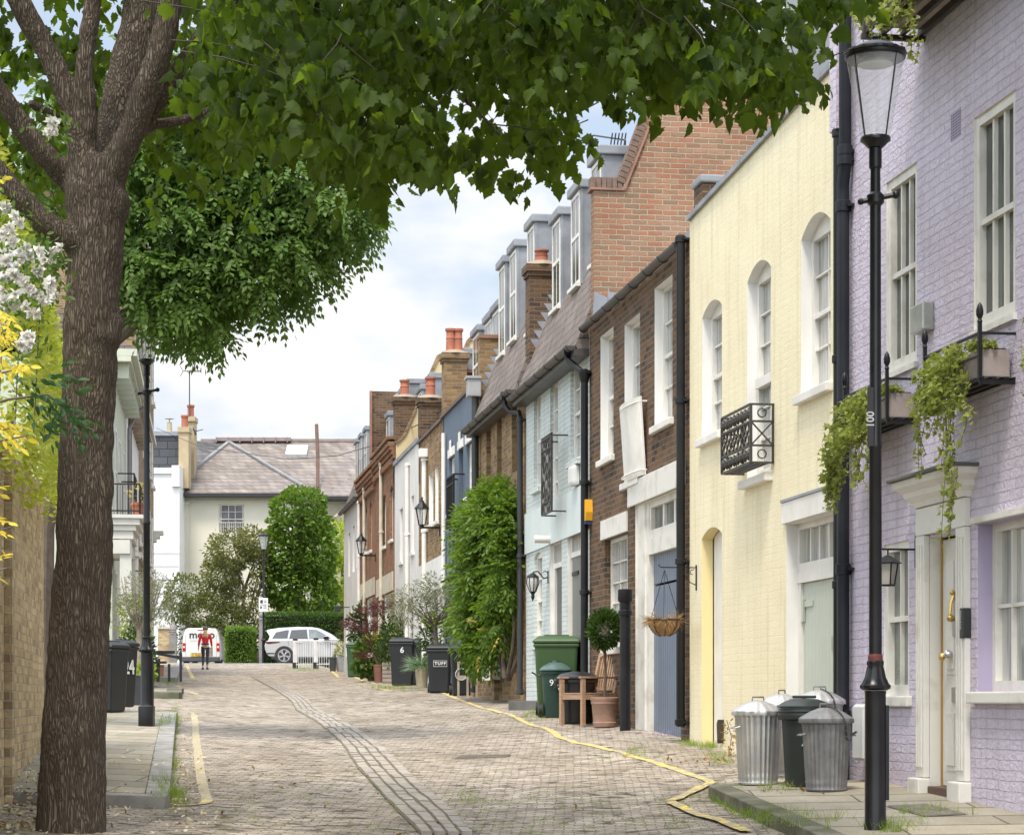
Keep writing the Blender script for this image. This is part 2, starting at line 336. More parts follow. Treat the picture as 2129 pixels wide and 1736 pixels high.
# ---------------------------------------------------------------- ground, roads, pavements
ROT = -math.atan(KR)
m_earth = M('earth', (.12, .11, .08), (.07, .08, .04), sc=1.5, rough=.95)
def cobblemat():
    m = brickmat('cobbles', (.56, .51, .45), (.43, .39, .345), (.21, .18, .135), bw=.155, bh=.095*.42, mort=.0075, bump=.8, mode=None, rot=math.atan(.42*KR), ys=.42, warp=.035, dirt=(.60, .56, .50), dirtamt=.8, rough=.8, dist=.014)
    n, l = m.node_tree.nodes, m.node_tree.links; b = n['Principled BSDF']
    src = b.inputs['Base Color'].links[0].from_socket
    v, _ = objcoord(n, l)
    f = ramp(n, l, noise(n, l, v, 1.6, 9, .7), .55, .72)      # moss and dry grass between the setts
    br = [x for x in n if x.type == 'TEX_BRICK'][0]
    mu = n.new('ShaderNodeMath'); mu.operation = 'MULTIPLY'; l.new(f, mu.inputs[0]); l.new(ramp(n, l, br.outputs['Fac'], .0, .6), mu.inputs[1])
    vr, _ = objcoord(n, l, None, (6.2, 9.6, 1), -ROT); vo = n.new('ShaderNodeTexVoronoi'); vo.inputs['Scale'].default_value = 1; l.new(vr, vo.inputs['Vector']); hs = n.new('ShaderNodeSeparateColor'); l.new(vo.outputs['Color'], hs.inputs[0])
    src = mixc(n, l, 1.0, src, ramp(n, l, hs.outputs[0], 0, 1, (.66, .65, .64), (1.22, 1.2, 1.18)), 'MULTIPLY')
    src = mixc(n, l, ramp(n, l, vo.outputs['Distance'], .62, .85), src, (.09, .075, .055))
    c = mixc(n, l, mu.outputs[0], src, (.13, .15, .035))
    g = ramp(n, l, noise(n, l, v, .35, 5, .6), .35, .7, (.86, .84, .8), (1.08, 1.06, 1.05))
    l.new(mixc(n, l, 1.0, c, g, 'MULTIPLY'), b.inputs['Base Color'])
    return m
m_cob = cobblemat()
m_flag = brickmat('flagstones', (.41, .37, .30), (.28, .26, .21), (.12, .11, .075), bw=1.5, bh=.62*.4, mort=.010, bump=.35, mode=None, rot=math.atan(.4*KR), ys=.4, warp=.006, dirt=(.55, .52, .42), dirtamt=.9, rough=.85)
m_kerb = M('kerb_stone', (.36, .35, .325), (.22, .215, .20), sc=4, rough=.9, bump=.4, spec=.15)
m_kerb2 = M('worn_kerb', (.20, .185, .145), (.10, .105, .07), sc=3, rough=.95, bump=.5, spec=.15)
m_asph = M('asphalt', (.16, .165, .175), (.12, .125, .135), sc=12, rough=.85, bump=.2)
def yellowmat(a=.48, b2=.58):
    m, n, l, b = newmat('yellow_road_paint'); v, _ = objcoord(n, l)
    f = ramp(n, l, noise(n, l, v, 9, 8, .7), a, b2)
    f2 = ramp(n, l, noise(n, l, v, 1.2, 3), .3, .75)
    l.new(mixc(n, l, f, (.36, .31, .22) if a > .45 else (.50, .41, .2), mixc(n, l, f2, (.74, .57, .10), (.76, .52, .045))), b.inputs['Base Color']); b.inputs['Roughness'].default_value = .75
    bumpn(n, l, b, noise(n, l, v, 22, 4), .5); return m
m_yel = yellowmat()
def sheet(name, ys, xl, xr, nx, mat, off, kind='structure', zf=None):
    V, Fc = [], []
    for y in ys:
        a, b = xl(y), xr(y)
        for i in range(nx+1):
            x = a+(b-a)*i/nx; V.append((x, y, (zf or G)(x, y)+off))
    for j in range(len(ys)-1):
        for i in range(nx):
            k = j*(nx+1)+i; Fc.append((k, k+1, k+nx+2, k+nx+1))
    me = bpy.data.meshes.new(name); me.from_pydata(V, [], Fc); me.materials.append(mat); me.polygons.foreach_set('use_smooth', [True]*len(Fc))
    o = bpy.data.objects.new(name, me); COL.objects.link(o); return tag(o, kind=kind)
YS = sorted(set([y for y, _ in GT if -20 <= y <= 98]+list(np.arange(-10, 98, 1.5))))
sheet('ground', [-200, -20]+YS+[120, 200, 400, 1500], lambda y: -700, lambda y: 700, 2, m_earth, 0, zf=lambda x, y: lerp(GT, y)-.25)
wob = lambda x, y: G(x, y)+.018*mnoise.noise(Vector((x*1.3, y*1.3, 0)))+.006*mnoise.noise(Vector((x*5, y*5, 3)))
sheet('cobbled_street', list(np.arange(5, 97.4, .3)), lambda y: -2.0-.15*y, lambda y: 6.7-KR*y, 34, m_cob, 0, zf=wob)
sheet('cross_road', list(np.arange(97.2, 106.1, .8)), lambda y: -70, lambda y: 60, 6, m_asph, .004, zf=lambda x, y: G(x, y)+.0)
sheet('far_pavement', [106.1, 108, 110], lambda y: -70, lambda y: 60, 4, m_flag, .11)
# channel of long setts down the middle
m_chan = brickmat('channel_setts', (.50, .46, .42), (.38, .35, .32), (.10, .12, .035), bw=.30, bh=.155, mort=.016, bump=.8, mode=None, rot=-ROT+PI/2, warp=.01, dirt=(.6, .57, .5), dirtamt=.7)
def ribbon(name, left, right, mat, off, cuts=6, across=1, wv=0):
    L = [gp(*p) for p in left]; Rr = [gp(*p) for p in right]; V, Fc = [], []
    def cat(pts, t):
        k = min(int(t), len(pts)-2); f = t-k; p0, p1, p2, p3 = pts[max(k-1, 0)], pts[k], pts[k+1], pts[min(k+2, len(pts)-1)]
        return .5*((2*p1)+(p2-p0)*f+(2*p0-5*p1+4*p2-p3)*f*f+(3*p1-p0-3*p2+p3)*f**3)
    n = (len(L)-1)*cuts
    for i in range(n+1):
        a, b = cat(L, i/cuts), cat(Rr, i/cuts)
        for j in range(across+1):
            p = a.lerp(b, j/across); V.append((p.x, p.y, wob(p.x, p.y)+off))
    w = across+1
    Fc = [(i*w+j, i*w+j+1, (i+1)*w+j+1, (i+1)*w+j) for i in range(n) for j in range(across)]
    me = bpy.data.meshes.new(name); me.from_pydata(V, [], Fc); me.materials.append(mat)
    o = bpy.data.objects.new(name, me); COL.objects.link(o); return tag(o, kind='structure'), V
cl = [(520,1407),(560,1428),(601,1455),(617,1477),(657,1500),(707,1543),(739,1590),(779,1636),(815,1676),(872,1734)]
crr = [(549,1407),(598,1430),(639,1455),(666,1477),(712,1500),(782,1543),(833,1590),(880,1636),(930,1676),(985,1734)]
# lay each row of channel setts as its own strip with grassy joints between
nrow = 4
jo = MB()
Lw = [gp(*p) for p in cl]; Rw = [gp(*p) for p in crr]
m_sett = M('channel_stone', (.39, .35, .305), (.29, .255, .22), sc=5, rough=.9, bump=.5, bsc=22, spec=.15)
m_joint = M('mossy_joint', (.15, .155, .07), (.14, .12, .085), sc=6, rough=.95, bump=.6)
sheetbase, _ = ribbon('channel_bed', cl, crr, m_joint, .010, cuts=12, across=4)
st = MB()
def catp(pts, t):
    k = min(int(t), len(pts)-2); f = t-k; p0, p1, p2, p3 = pts[max(k-1, 0)], pts[k], pts[k+1], pts[min(k+2, len(pts)-1)]
    return .5*((2*p1)+(p2-p0)*f+(2*p0-5*p1+4*p2-p3)*f*f+(3*p1-p0-3*p2+p3)*f**3)
T = 0.0
def w_at(t): return catp(Lw, t), catp(Rw, t)
for r in range(nrow):
    t = 0.0
    while t < len(Lw)-1.02:
        a, b = w_at(t); c, d = w_at(min(t+.05, len(Lw)-1)); seg = (c-a).length/.05
        ln = random.uniform(.20, .36)/max(seg, .1); t2 = min(t+ln, len(Lw)-1); g = .018/max(seg, .1)
        a, b = w_at(t+g); c, d = w_at(t2)
        f0, f1 = (r+.13)/nrow, (r+.87)/nrow
        q = [a.lerp(b, f0), a.lerp(b, f1), c.lerp(d, f1), c.lerp(d, f0)]
        z = random.uniform(.022, .034)
        top = [(p.x, p.y, wob(p.x, p.y)+z) for p in q]; bot = [(p.x+(q[0]+q[2]-2*p).x*-.04, p.y, wob(p.x, p.y)) for p in q]
        st.add(top+bot, [(0,1,2,3),(0,4,5,1),(1,5,6,2),(2,6,7,3),(3,7,4,0)]); t = t2
tag(st.build('channel_setts', m_sett), kind='structure')
# yellow lines
m_yel2 = yellowmat(.55, .62)
def yline(name, pts, w=.10, off=.006, worn=False):
    w *= .85
    Wp = [gp(*p) for p in pts]; V = []; n = (len(Wp)-1)*12; C = [catp(Wp, i/12) for i in range(n)]+[Wp[-1]]
    for i, p in enumerate(C):
        d = (C[min(i+1, n)]-C[max(i-1, 0)]); s = Vector((d.y, -d.x, 0)).normalized()*(w/2*(1+.18*mnoise.noise(p*4)))
        for k in (-1, 0, 1): q = p+s*k; V.append((q.x, q.y, wob(q.x, q.y)+off))
    me = bpy.data.meshes.new(name); me.from_pydata(V, [], [(i*3+j, i*3+j+1, i*3+j+4, i*3+j+3) for i in range(n) for j in (0, 1)]); me.materials.append(m_yel2 if worn else m_yel)
    o = bpy.data.objects.new(name, me); COL.objects.link(o); tag(o, kind='structure')
yline('yellow_line', [(915,1438),(972,1461),(1034,1480),(1060,1486),(1107,1508),(1136,1514),(1163,1532),(1192,1543),(1254,1555),(1295,1567),(1354,1584),(1427,1608),(1483,1627)], .11)
yline('yellow_line', [(1481,1629),(1450,1643),(1418,1658),(1394,1670)], .11, .018)
yline('yellow_line', [(1394,1671),(1442,1693),(1500,1711),(1552,1733)], .11, .022)
yline('yellow_line', [(738,1408),(752,1414),(765,1418),(780,1421)], .12)
yline('yellow_line', [(790,1431),(815,1436),(850,1439),(890,1439)], .10)
yline('yellow_line', [(690,1396),(697,1401),(703,1408)], .12)
yline('yellow_line', [(403,1486),(406,1505),(408,1540),(414,1590),(422,1637),(430,1658),(428,1668),(412,1673),(385,1674)], .11, worn=True)
yline('yellow_line', [(384,1674),(340,1675),(290,1672)], .05, .010, True)
yline('yellow_line', [(384,1481),(396,1482),(403,1487)], .07, .010, True)
yline('yellow_line', [(390,1385),(395,1398),(401,1411)], .14)
yline('yellow_line', [(368,1426),(385,1429),(395,1430)], .12)
yline('yellow_line', [(400,1440),(409,1444)], .12)
# pavements: flagged slab with kerb stones along its street side and end
def slab(name, ys, xk, xw, h, kside, kw=.16, mat=m_flag, kmat=m_kerb, ends=(True, True)):
    s = 1 if kside > 0 else -1
    zf = lambda x, y: G(x, y)+h
    o = sheet(name, ys, (lambda y: xk(y)+kw) if s > 0 else (lambda y: xw(y)), (lambda y: xw(y)) if s > 0 else (lambda y: xk(y)-kw), 6, mat, 0, zf=zf)
    k = MB(); y = ys[0]
    while y < ys[-1]-.05:
        y2 = min(y+random.uniform(.7, 1.1), ys[-1]); g = .014
        a, b = sorted((xk(y), xk(y)+s*(kw-.004))); c, d = sorted((xk(y2), xk(y2)+s*(kw-.004))); j = random.uniform(.002, .008)
        V = [(x, yy, G(x, yy)+zz) for yy, (p, q) in ((y+g, (a, b)), (y2-g, (c, d))) for x in (p, q) for zz in (-.1, h+j)]
        k.add(V, [(1,3,7,5),(0,1,5,4),(2,6,7,3),(0,2,3,1),(4,5,7,6)]); y = y2
    for e, yy in zip(ends, (ys[0], ys[-1])):
        if not e: continue
        dy = -kw if yy == ys[0] else kw; x0, x1 = xk(yy), xw(yy); n = max(2, int(abs(x1-x0)/.9))
        for i in range(n):
            a, b = sorted((x0+(x1-x0)*i/n, x0+(x1-x0)*(i+1)/n)); a += .006; b -= .006
            V = [(x, y3, G(x, y3)+zz) for y3 in (yy+dy, yy-.003*(1 if dy > 0 else -1)*-1) for x in (a, b) for zz in (-.1, h+.004)]
            k.add(V, [(1,3,7,5),(0,1,5,4),(2,6,7,3),(0,2,3,1),(4,5,7,6)])
    kk = k.build('kerb', kmat, bevel=.008); tag(kk, kind='structure'); return o
# right pavement
pc = gp(1475, 1635, .1); slab('pavement', list(np.arange(8, pc.y, .5))+[pc.y], lambda y: pc.x+(pc.y-y)*.085, lambda y: AR+.02-KR*y, .10, 1, .18, kmat=m_kerb2, ends=(False, True))
pl = gp(352, 1652, .1); pl2 = gp(367, 1482, .1); sl = (pl2.x-pl.x)/(pl2.y-pl.y)
WALLX = lambda y: -1.3-.156*y
slab('pavement', list(np.arange(pl.y, pl2.y, .6))+[pl2.y], lambda y: pl.x+sl*(y-pl.y), lambda y: WALLX(y)-.1, .10, -1, .2)
p3 = gp(378, 1441, .1); slab('pavement', [p3.y, p3.y+1.5, p3.y+3], lambda y: p3.x+sl*(y-p3.y), lambda y: p3.x-4-.15*(y-p3.y), .12, -1, .3, kmat=m_kerb2)
p5 = gp(368, 1410, .1); slab('pavement', list(np.arange(p5.y, 96, 2.)), lambda y: p5.x-.145*(y-p5.y), lambda y: p5.x-5-.145*(y-p5.y), .12, -1, .3)
# drain grate in the setts
def lay(o, p, rz):
    n = Vector((-(G(p.x+.4, p.y)-G(p.x-.4, p.y))/.8, -(G(p.x, p.y+.4)-G(p.x, p.y-.4))/.8, 1)); o.rotation_mode = 'QUATERNION'; o.location = p; o.rotation_quaternion = Vector((0, 0, 1)).rotation_difference(n) @ Matrix.Rotation(rz, 3, 'Z').to_quaternion()
g0 = gp(1003, 1574, 0); gr = MB(); a = ROT
gmat = M('cast_iron', (.10, .10, .105), (.06, .06, .06), rough=.6, bump=.3)
gr.box(-.28, .28, -.2, -.18, 0, .014).box(-.28, .28, .18, .2, 0, .014)
for i in range(20): gr.box(-.28+i*.029, -.28+i*.029+.014, -.18, .18, 0, .012)
o = gr.build('drain_grate', M('worn_iron', (.24, .215, .18), (.13, .12, .10), sc=9, rough=.8)); lay(o, g0+Vector((0, 0, .0)), a); tag(o, 'dark iron drain grate set flush among the cobbles in the middle right of the street', 'drain grate')
g1 = Vector((AR-.55-KR*16.1, 16.1, 0)); g1.z = G(g1.x, 16.1)+.105; gr = MB()
gr.box(-.42, .42, -.16, .16, 0, .004)
for i in range(18): gr.box(-.41+i*.046, -.41+i*.046+.03, -.15, .15, .004, .010)
o = gr.build('cellar_grille', M('worn_iron', (.24, .215, .18), (.13, .12, .10), sc=9, rough=.8)); lay(o, g1, R(-81)+PI); tag(o, 'flat dark coal-hole grille let into the paving below the lilac house window', 'grille')
# ---------------------------------------------------------------- right-hand terrace
ANG = -math.atan2(1, KR)                     # local +X runs along the facade towards the camera, +Y into the building
UX = Vector((math.cos(ANG), math.sin(ANG), 0)); VY = Vector((-math.sin(ANG), math.cos(ANG), 0))
white = M('white_paint', (.78, .76, .71), (.66, .64, .59), sc=2.5, rough=.5, bump=.12, bsc=14)
oldwhite = M('aged_white_paint', (.70, .68, .62), (.50, .47, .40), sc=3.5, rough=.55, bump=.25, bsc=18, p=(.25, .5))
lead = M('lead_sheet', (.29, .305, .33), (.19, .205, .225), sc=2.2, rough=.5, bump=.15, bsc=6)
slate = brickmat('roof_slates', (.235, .195, .17), (.16, .135, .12), (.05, .042, .036), bw=.25, bh=.17, mort=.007, bump=.9, warp=.008, dirtamt=.6, rough=.7)
blackp = M('black_iron_paint', (.008, .008, .009), (.015, .015, .016), sc=4, rough=.4, bump=.12, spec=.3)
gutter_m = M('gutter_grey', (.075, .066, .062), (.05, .045, .042), rough=.45)
terra = M('terracotta_pot', (.38, .125, .07), (.28, .10, .06), sc=6, rough=.8, bump=.2)
stock = brickmat('stock_brick', (.40, .265, .12), (.22, .13, .065), (.30, .25, .18), mort=.010, bump=.8, dirtamt=.7, third=(.10, .06, .045))
stockdark = brickmat('dark_brick', (.16, .098, .055), (.062, .040, .030), (.19, .155, .115), mort=.010, bump=.9, dirtamt=.5, third=(.24, .12, .055))
redbrick = brickmat('red_brick', (.35, .205, .13), (.235, .15, .10), (.40, .33, .225), mort=.009, bump=.8, dirtamt=.6, third=(.36, .12, .07))
orangebrick = brickmat('orange_brown_brick', (.32, .16, .085), (.20, .10, .06), (.30, .23, .16), mort=.010, bump=.8, dirtamt=.6, third=(.40, .15, .07))
purple = brickmat('lilac_painted_brick', (.68, .625, .74), (.64, .585, .70), (.56, .51, .62), mort=.006, bump=.75, warp=.012, dirt=(.72, .66, .60), dirtamt=.6, rough=.65, streak=True, dist=.035)
yellow = brickmat('cream_painted_brick', (.87, .79, .56), (.85, .77, .54), (.81, .73, .50), mort=.004, bump=.4, warp=.014, dirt=(.88, .83, .74), dirtamt=.5, rough=.65, streak=True, dist=.016)
aqua = brickmat('aqua_painted_brick', (.63, .685, .665), (.585, .64, .62), (.47, .53, .51), mort=.006, bump=.9, warp=.018, dirt=(.75, .78, .76), dirtamt=.5, rough=.65, streak=True, dist=.02)
blue = M('slate_blue_render', (.105, .14, .185), (.085, .115, .155), sc=1.5, rough=.7, bump=.1)
wrender = M('white_render', (.74, .73, .70), (.62, .61, .57), sc=1.2, rough=.7, bump=.15, stretch=(2, 2, .5))
creamr = M('cream_render', (.56, .45, .25), (.47, .38, .21), sc=1.4, rough=.8, bump=.2)
def panemat(name, c, c2, sc=2.2):
    return M(name, c, c2, sc=sc, rough=.06, spec=.9, stretch=(1, 1, .6), p=(.4, .6))
g_dark = panemat('glass_dark', (.10, .12, .10), (.03, .035, .035)); g_net = M('glass_net_curtain', (.46, .46, .43), (.24, .25, .24), sc=3, rough=.07, spec=.9, stretch=(5, 5, .4), p=(.38, .62)); g_mid = panemat('glass_half_curtain', (.20, .22, .20), (.09, .10, .09))
class House:
    def __init__(s, name, label, cat, yf, yn, zb=None):
        s.yf, s.yn = yf, yn; s.o = Vector((AR-KR*yf, yf, 0)); s.zb = G(s.o.x, yf) if zb is None else zb; s.o.z = s.zb
        s.W = (yf-yn)*math.sqrt(1+KR*KR); s.e = thing(name, label, cat, s.o, ANG); s.op = []; s.n = 0
    def h(s, dx, dy, v=0):                    # photo measure on the plane v metres behind the facade -> (u, w)
        a = AR+v*math.sqrt(1+KR*KR); Y = F*a/(dx-CX+KR*F); p = Vector((a-KR*Y, Y, 0))-Vector((s.o.x, s.o.y, 0))
        return p.dot(UX), (HZ-dy)*Y/F-s.zb
    def z(s, dx, dy, v=0): return s.h(dx, dy, v)[1]
    def u(s, dx, v=0): return s.h(dx, 0, v)[0]
    def wall(s, top, mat, name='wall', depth=7, coping=None, lowmat=None, reveal=.13, base=-1.0):
        """front with openings (u0,u1,w0,w1,rise,depth,reveal mat), body behind"""
        x0, x1 = .004, s.W-.004; mb = MB()
        us = sorted({x0, x1}|{c for o in s.op for c in (o[0], o[1])}); ws = sorted({base, top}|{c for o in s.op for c in (o[2], o[3]+o[4])})
        us = [q for q in us if x0 <= q <= x1]; ws = [q for q in ws if base <= q <= top]
        for a, b in zip(us, us[1:]):
            for c, d in zip(ws, ws[1:]):
                mu, mw = (a+b)/2, (c+d)/2
                if any(o[0] < mu < o[1] and o[2] < mw < o[3]+o[4] for o in s.op): continue
                mb.quad((a, 0, c), (b, 0, c), (b, 0, d), (a, 0, d))
        for o in s.op:
            u0, u1, w0, w1, rise, dep, rm = o; n = 10 if rise else 1; rv = MB() if rm is not mat else mb
            arch = [(u0+(u1-u0)*i/n, w1+(rise*(1-(2*i/n-1)**2) if rise else 0)) for i in range(n+1)]
            if rise:
                for (a, za), (b, zb2) in zip(arch, arch[1:]): mb.quad((a, 0, za), (b, 0, zb2), (b, 0, w1+rise), (a, 0, w1+rise))
            rv.quad((u0, 0, w0), (u0, dep, w0), (u0, dep, w1), (u0, 0, w1)); rv.quad((u1, 0, w0), (u1, dep, w0), (u1, dep, w1), (u1, 0, w1))
            rv.quad((u0, 0, w0), (u1, 0, w0), (u1, dep, w0), (u0, dep, w0))
            for (a, za), (b, zb2) in zip(arch, arch[1:]): rv.quad((a, 0, za), (b, 0, zb2), (b, dep, zb2), (a, dep, za))
            if rm is not mat: rv.build('reveal', rm, s.e)
        mb.add([(x0,0,base),(x0,.4,base),(x0,.4,top),(x0,0,top)], [(0,1,2,3)]); mb.add([(x1,0,base),(x1,.4,base),(x1,.4,top),(x1,0,top)], [(0,1,2,3)])
        mb.quad((x0, 0, top), (x1, 0, top), (x1, .4, top), (x0, .4, top)); mb.box(x0+.003, x1-.003, .395, depth, base, top-.05)
        mb.build(name, mat, s.e)
    def open(s, u0, u1, w0, w1, rise=0, dep=.13, rm=None): s.op.append((u0, u1, w0, w1, rise, dep, rm)); return (u0, u1, w0, w1, rise, dep)
    def opD(s, xl, xr, yt, yb, rise=0, dep=.13, rm=None):
        u0, w1 = s.h(xl, yt); _, w0 = s.h(xl, yb); u1 = s.u(xr); return s.open(u0, u1, w0, w1, rise, dep, rm)
    def window(s, o, cols=2, rows=2, mat=white, pane=g_mid, fr=.055, sash=True, sill=None, sillmat=None, mun=.018, name='window', low=None):
        u0, u1, w0, w1, rise, dep = o; f = MB(); y0, y1 = dep-.035, dep+.05; top = w1+rise
        y0 = max(y0, .012) if dep < .05 else y0
        f.box(u0, u0+fr, y0, y1, w0, top); f.box(u1-fr, u1, y0, y1, w0, top); f.box(u0+fr, u1-fr, y0+.002, y1, w0, w0+fr*1.3)
        f.box(u0+fr, u1-fr, y0+.002, y1, w1-fr*.4 if rise else w1-fr, top)
        wm = (w0+w1)/2; iu0, iu1, iw0, iw1 = u0+fr, u1-fr, w0+fr*1.3, w1-fr*(.4 if rise else 1)
        if sash: f.box(iu0, iu1, y0+.012, y1, wm-.022, wm+.022)
        for i in range(1, cols): x = iu0+(iu1-iu0)*i/cols; f.box(x-mun/2, x+mun/2, y0+.022, y1-.01, iw0, iw1)
        for i in range(1, rows):
            zz = iw0+(iw1-iw0)*i/rows
            if sash and abs(zz-wm) < .05: continue
            f.box(iu0, iu1, y0+.022, y1-.01, zz-mun/2, zz+mun/2)
        fo = f.build(name, mat, s.e)
        MB().box(iu0-.01, iu1+.01, y1-.03, y1-.012, iw0-.01, top-.02).build('pane', pane, fo)
        if sill: MB().box(u0-.07, u1+.07, -sill, dep, w0-.09, w0-.004, bev=.01).build('sill', sillmat or mat, fo)
        return fo
    def pipe(s, dx, ztop, zbot, r=.04, name='drainpipe', off=.07, mat=blackp, u=None, collars=True):
        u = s.u(dx, -off) if u is None else u; p = MB(); p.tube([(u, -off, zbot), (u, -off, ztop)], r, 12)
        if collars:
            k = max(2, int((ztop-zbot)/1.6))
            for i in range(k+1): z = zbot+.05+(ztop-zbot-.1)*i/k; p.lathe([(r*1.18, -.035), (r*1.3, -.03), (r*1.3, .03), (r*1.18, .035)], 12, (u, -off, z)); p.box(u-r*1.7, u+r*1.7, -off+r*.2, .0, z-.012, z+.012)
        return p.build(name, mat, s.e, smooth=True)
    def gutter(s, u0, u1, z, off=-.22, r=.07, mat=gutter_m):
        p = MB(); n = 8; prof = [(off+r*math.cos(PI+PI*i/n), z+r*math.sin(PI+PI*i/n)) for i in range(n+1)]
        prof += [(off+(r-.01)*math.cos(PI*2-PI*i/n), z+(r-.01)*math.sin(2*PI-PI*i/n)) for i in range(n+1)]
        p.prism([(a, b) for a, b in prof], u0, u1, axis=0)
        k = int((u1-u0)/.85)
        for i in range(k+1): x = u0+.05+(u1-u0-.1)*i/k; p.prism([(off+(r+.012)*math.cos(PI+PI*j/n), z+(r+.012)*math.sin(PI+PI*j/n)) for j in range(n+1)], x-.02, x+.02, axis=0)
        return p.build('gutter', mat, s.e, smooth=False)
    def mansard(s, v0, z0, ztop, k=2.5, mat=slate, depth=6, soffit=None):
        v1 = v0+(ztop-z0)/k; poly = [(v0, z0), (v1, ztop), (depth, ztop), (depth, z0-.03), (v0+.02, z0-.06)]
        mb = MB(); mb.prism([(a, b) for a, b in poly], .01, s.W-.01, axis=0); s.mans = (v0, z0, k)
        return mb.build('roof', mat, s.e)
    def dormer(s, u0, w, zb, zt, v=.3, glaz=g_dark, over=.05):
        v0, z0, k = s.mans; vt = v0+(zt-z0)/k+.3; b = MB()
        b.prism([(v, zb), (v, zt-.10), (vt, zt-.10), (v+(zt-zb)/k*.0+.1, zb)], u0, u0+.06, axis=0) if False else None
        b.box(u0, u0+w, v+.03, vt, zb, zt-.12); b.box(u0-over, u0+w+over, v-.06, vt+.05, zt-.14, zt, bev=.02)
        b.box(u0-.012, u0+.05, v-.0, v+.04, zb, zt-.14); b.box(u0+w-.05, u0+w+.012, v-.0, v+.04, zb, zt-.14)
        d = b.build('dormer', lead, s.e)
        f = MB(); a0, a1 = u0+.055, u0+w-.055; f.box(a0, a0+.05, v-.012, v+.03, zb+.03, zt-.16); f.box(a1-.05, a1, v-.012, v+.03, zb+.03, zt-.16)
        zm = (zb+zt)/2-.05
        for z in (zb+.03, zm, zt-.22): f.box(a0+.05, a1-.05, v-.010, v+.03, z, z+.06)
        f.box((a0+a1)/2-.012, (a0+a1)/2+.012, v-.004, v+.03, zb+.09, zt-.22); f.box(a0-.03, a1+.03, v-.07, v+.03, zb-.03, zb+.028)
        f.build('dormer_window', white, d); MB().box(a0+.04, a1-.04, v+.0, v+.028, zb+.05, zt-.2).build('dormer_pane', glaz, d)
    def party(s, u, prof, mat, th=.23, cop=None, copm=None):
        mb = MB(); mb.prism(prof, u-th/2, u+th/2, axis=0); p = mb.build('party_wall', mat, s.e)
        if cop:
            c = MB()
            for (a, za), (b, zb2) in zip(cop, cop[1:]): c.bar((u, a, za+.03), (u, b, zb2+.03), th+.08, .07)
            c.build('coping', copm or M('tile_coping', (.30, .15, .10), (.2, .11, .08), rough=.8), p)
    def stack(s, u, v0, v1, z0, z1, mat, th=.42, pots=((.22, .32),), taper=True):
        mb = MB(); mb.box(u-th/2, u+th/2, v0, v1, z0, z1-.22); mb.box(u-th/2-.03, u+th/2+.03, v0-.03, v1+.03, z1-.22, z1-.15); mb.box(u-th/2-.06, u+th/2+.06, v0-.06, v1+.06, z1-.148, z1-.03); 
        c = mb.build('chimney', mat, s.e); f = MB(); f.lathe([(th*.72, z1-.03), (th*.6, z1+.03), (th*.35, z1+.06)], 10, (u, (v0+v1)/2, 0), sy=max(1, (v1-v0)/th*.9)); f.build('chimney_flaunching', M('mortar', (.33, .28, .2), rough=.9, bump=.3), c)
        for i, (rr, hh) in enumerate(pots):
            vv = v0+(v1-v0)*(i+1)/(len(pots)+1); r = rr/2; z = z1+.03
            MB().lathe([(r*.95, z), (r, z+.02), (r*.92, z+.05), (r*.86, z+hh*.55), (r*.95, z+hh*.57), (r*.84, z+hh*.62), (r*.84, z+hh*.86), (r*1.06, z+hh*.9), (r*1.06, z+hh), (r*.8, z+hh), (r*.78, z+hh-.1), (.001, z+hh-.12)], 16, (u, vv, 0)).build('chimney_pot', terra, c, smooth=True)
        return c
def boards(name, h, u0, u1, w0, w1, v, mat, parent=None): return MB().box(u0, u1, v, v+.04, w0, w1).build(name, mat, parent or h.e)

def flash(h, u, vf, ztop):       # stepped lead soakers where a stack or upstand meets the slates
    v0, z0, k = h.mans; f = MB(); z = z0+.05
    while z < ztop-.16:
        a, b = v0+(z-z0)/k, v0+(z+.15-z0)/k
        if a-.10 > vf: f.add([(u, a, z), (u, b, z+.15), (u, a-.10, z+.15)], [(0, 1, 2)])
        z += .15
    if f.v: f.build('step_flashing', lead, h.e)
# ---- lilac house -------------------------------------------------------------
h = House('terraced_house', 'lilac painted brick terraced house with white panelled door and two sash windows above', 'house', 19.93, 11.0)
PW = h; O = []
h.mans = (0, 0, 1)
w1 = h.open(h.u(1843), h.u(1906), h.z(1843, 780), h.z(1843, 381), 0, .05, oldwhite)
w2 = h.open(h.u(2025), h.u(2111), h.z(2025, 690), h.z(2025, 247), 0, .05, oldwhite)
w3 = h.open(h.u(1838), h.u(1890), h.z(1838, 1446), h.z(1838, 1133), 0, .05, oldwhite)
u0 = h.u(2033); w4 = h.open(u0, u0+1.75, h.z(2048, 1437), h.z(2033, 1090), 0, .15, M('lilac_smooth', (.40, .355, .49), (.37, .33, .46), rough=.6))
uw = h.u(2111); w5 = h.open(uw+.95, uw+1.75, w2[2], w2[3], 0, .05, oldwhite)
ud0 = h.u(1933)+.0; DW = h.u(1999)-ud0; dz0 = h.z(1962, 1640)+.02; dz1 = h.z(1957, 1113)
dr = h.open(ud0, ud0+DW, dz0-.12, dz1, 0, .13, oldwhite)
h.wall(7.4, purple)
for w, c, r, p in ((w1, 3, 2, g_dark), (w2, 3, 2, g_dark), (w5, 3, 2, g_dark)): h.window(w, c, r, oldwhite, p, fr=.075, mun=.03)
h.window(w3, 2, 2, oldwhite, g_mid, fr=.07, sill=.05); h.window(w4, 6, 2, oldwhite, g_net, fr=.06, sash=False, sill=.07, mun=.028)
for w in (w1, w2, w5): MB().box(w[0]-.03, w[1]+.03, -.03, .05, w[2]-.05, w[2]-.002).build('window_sill', oldwhite, h.e)
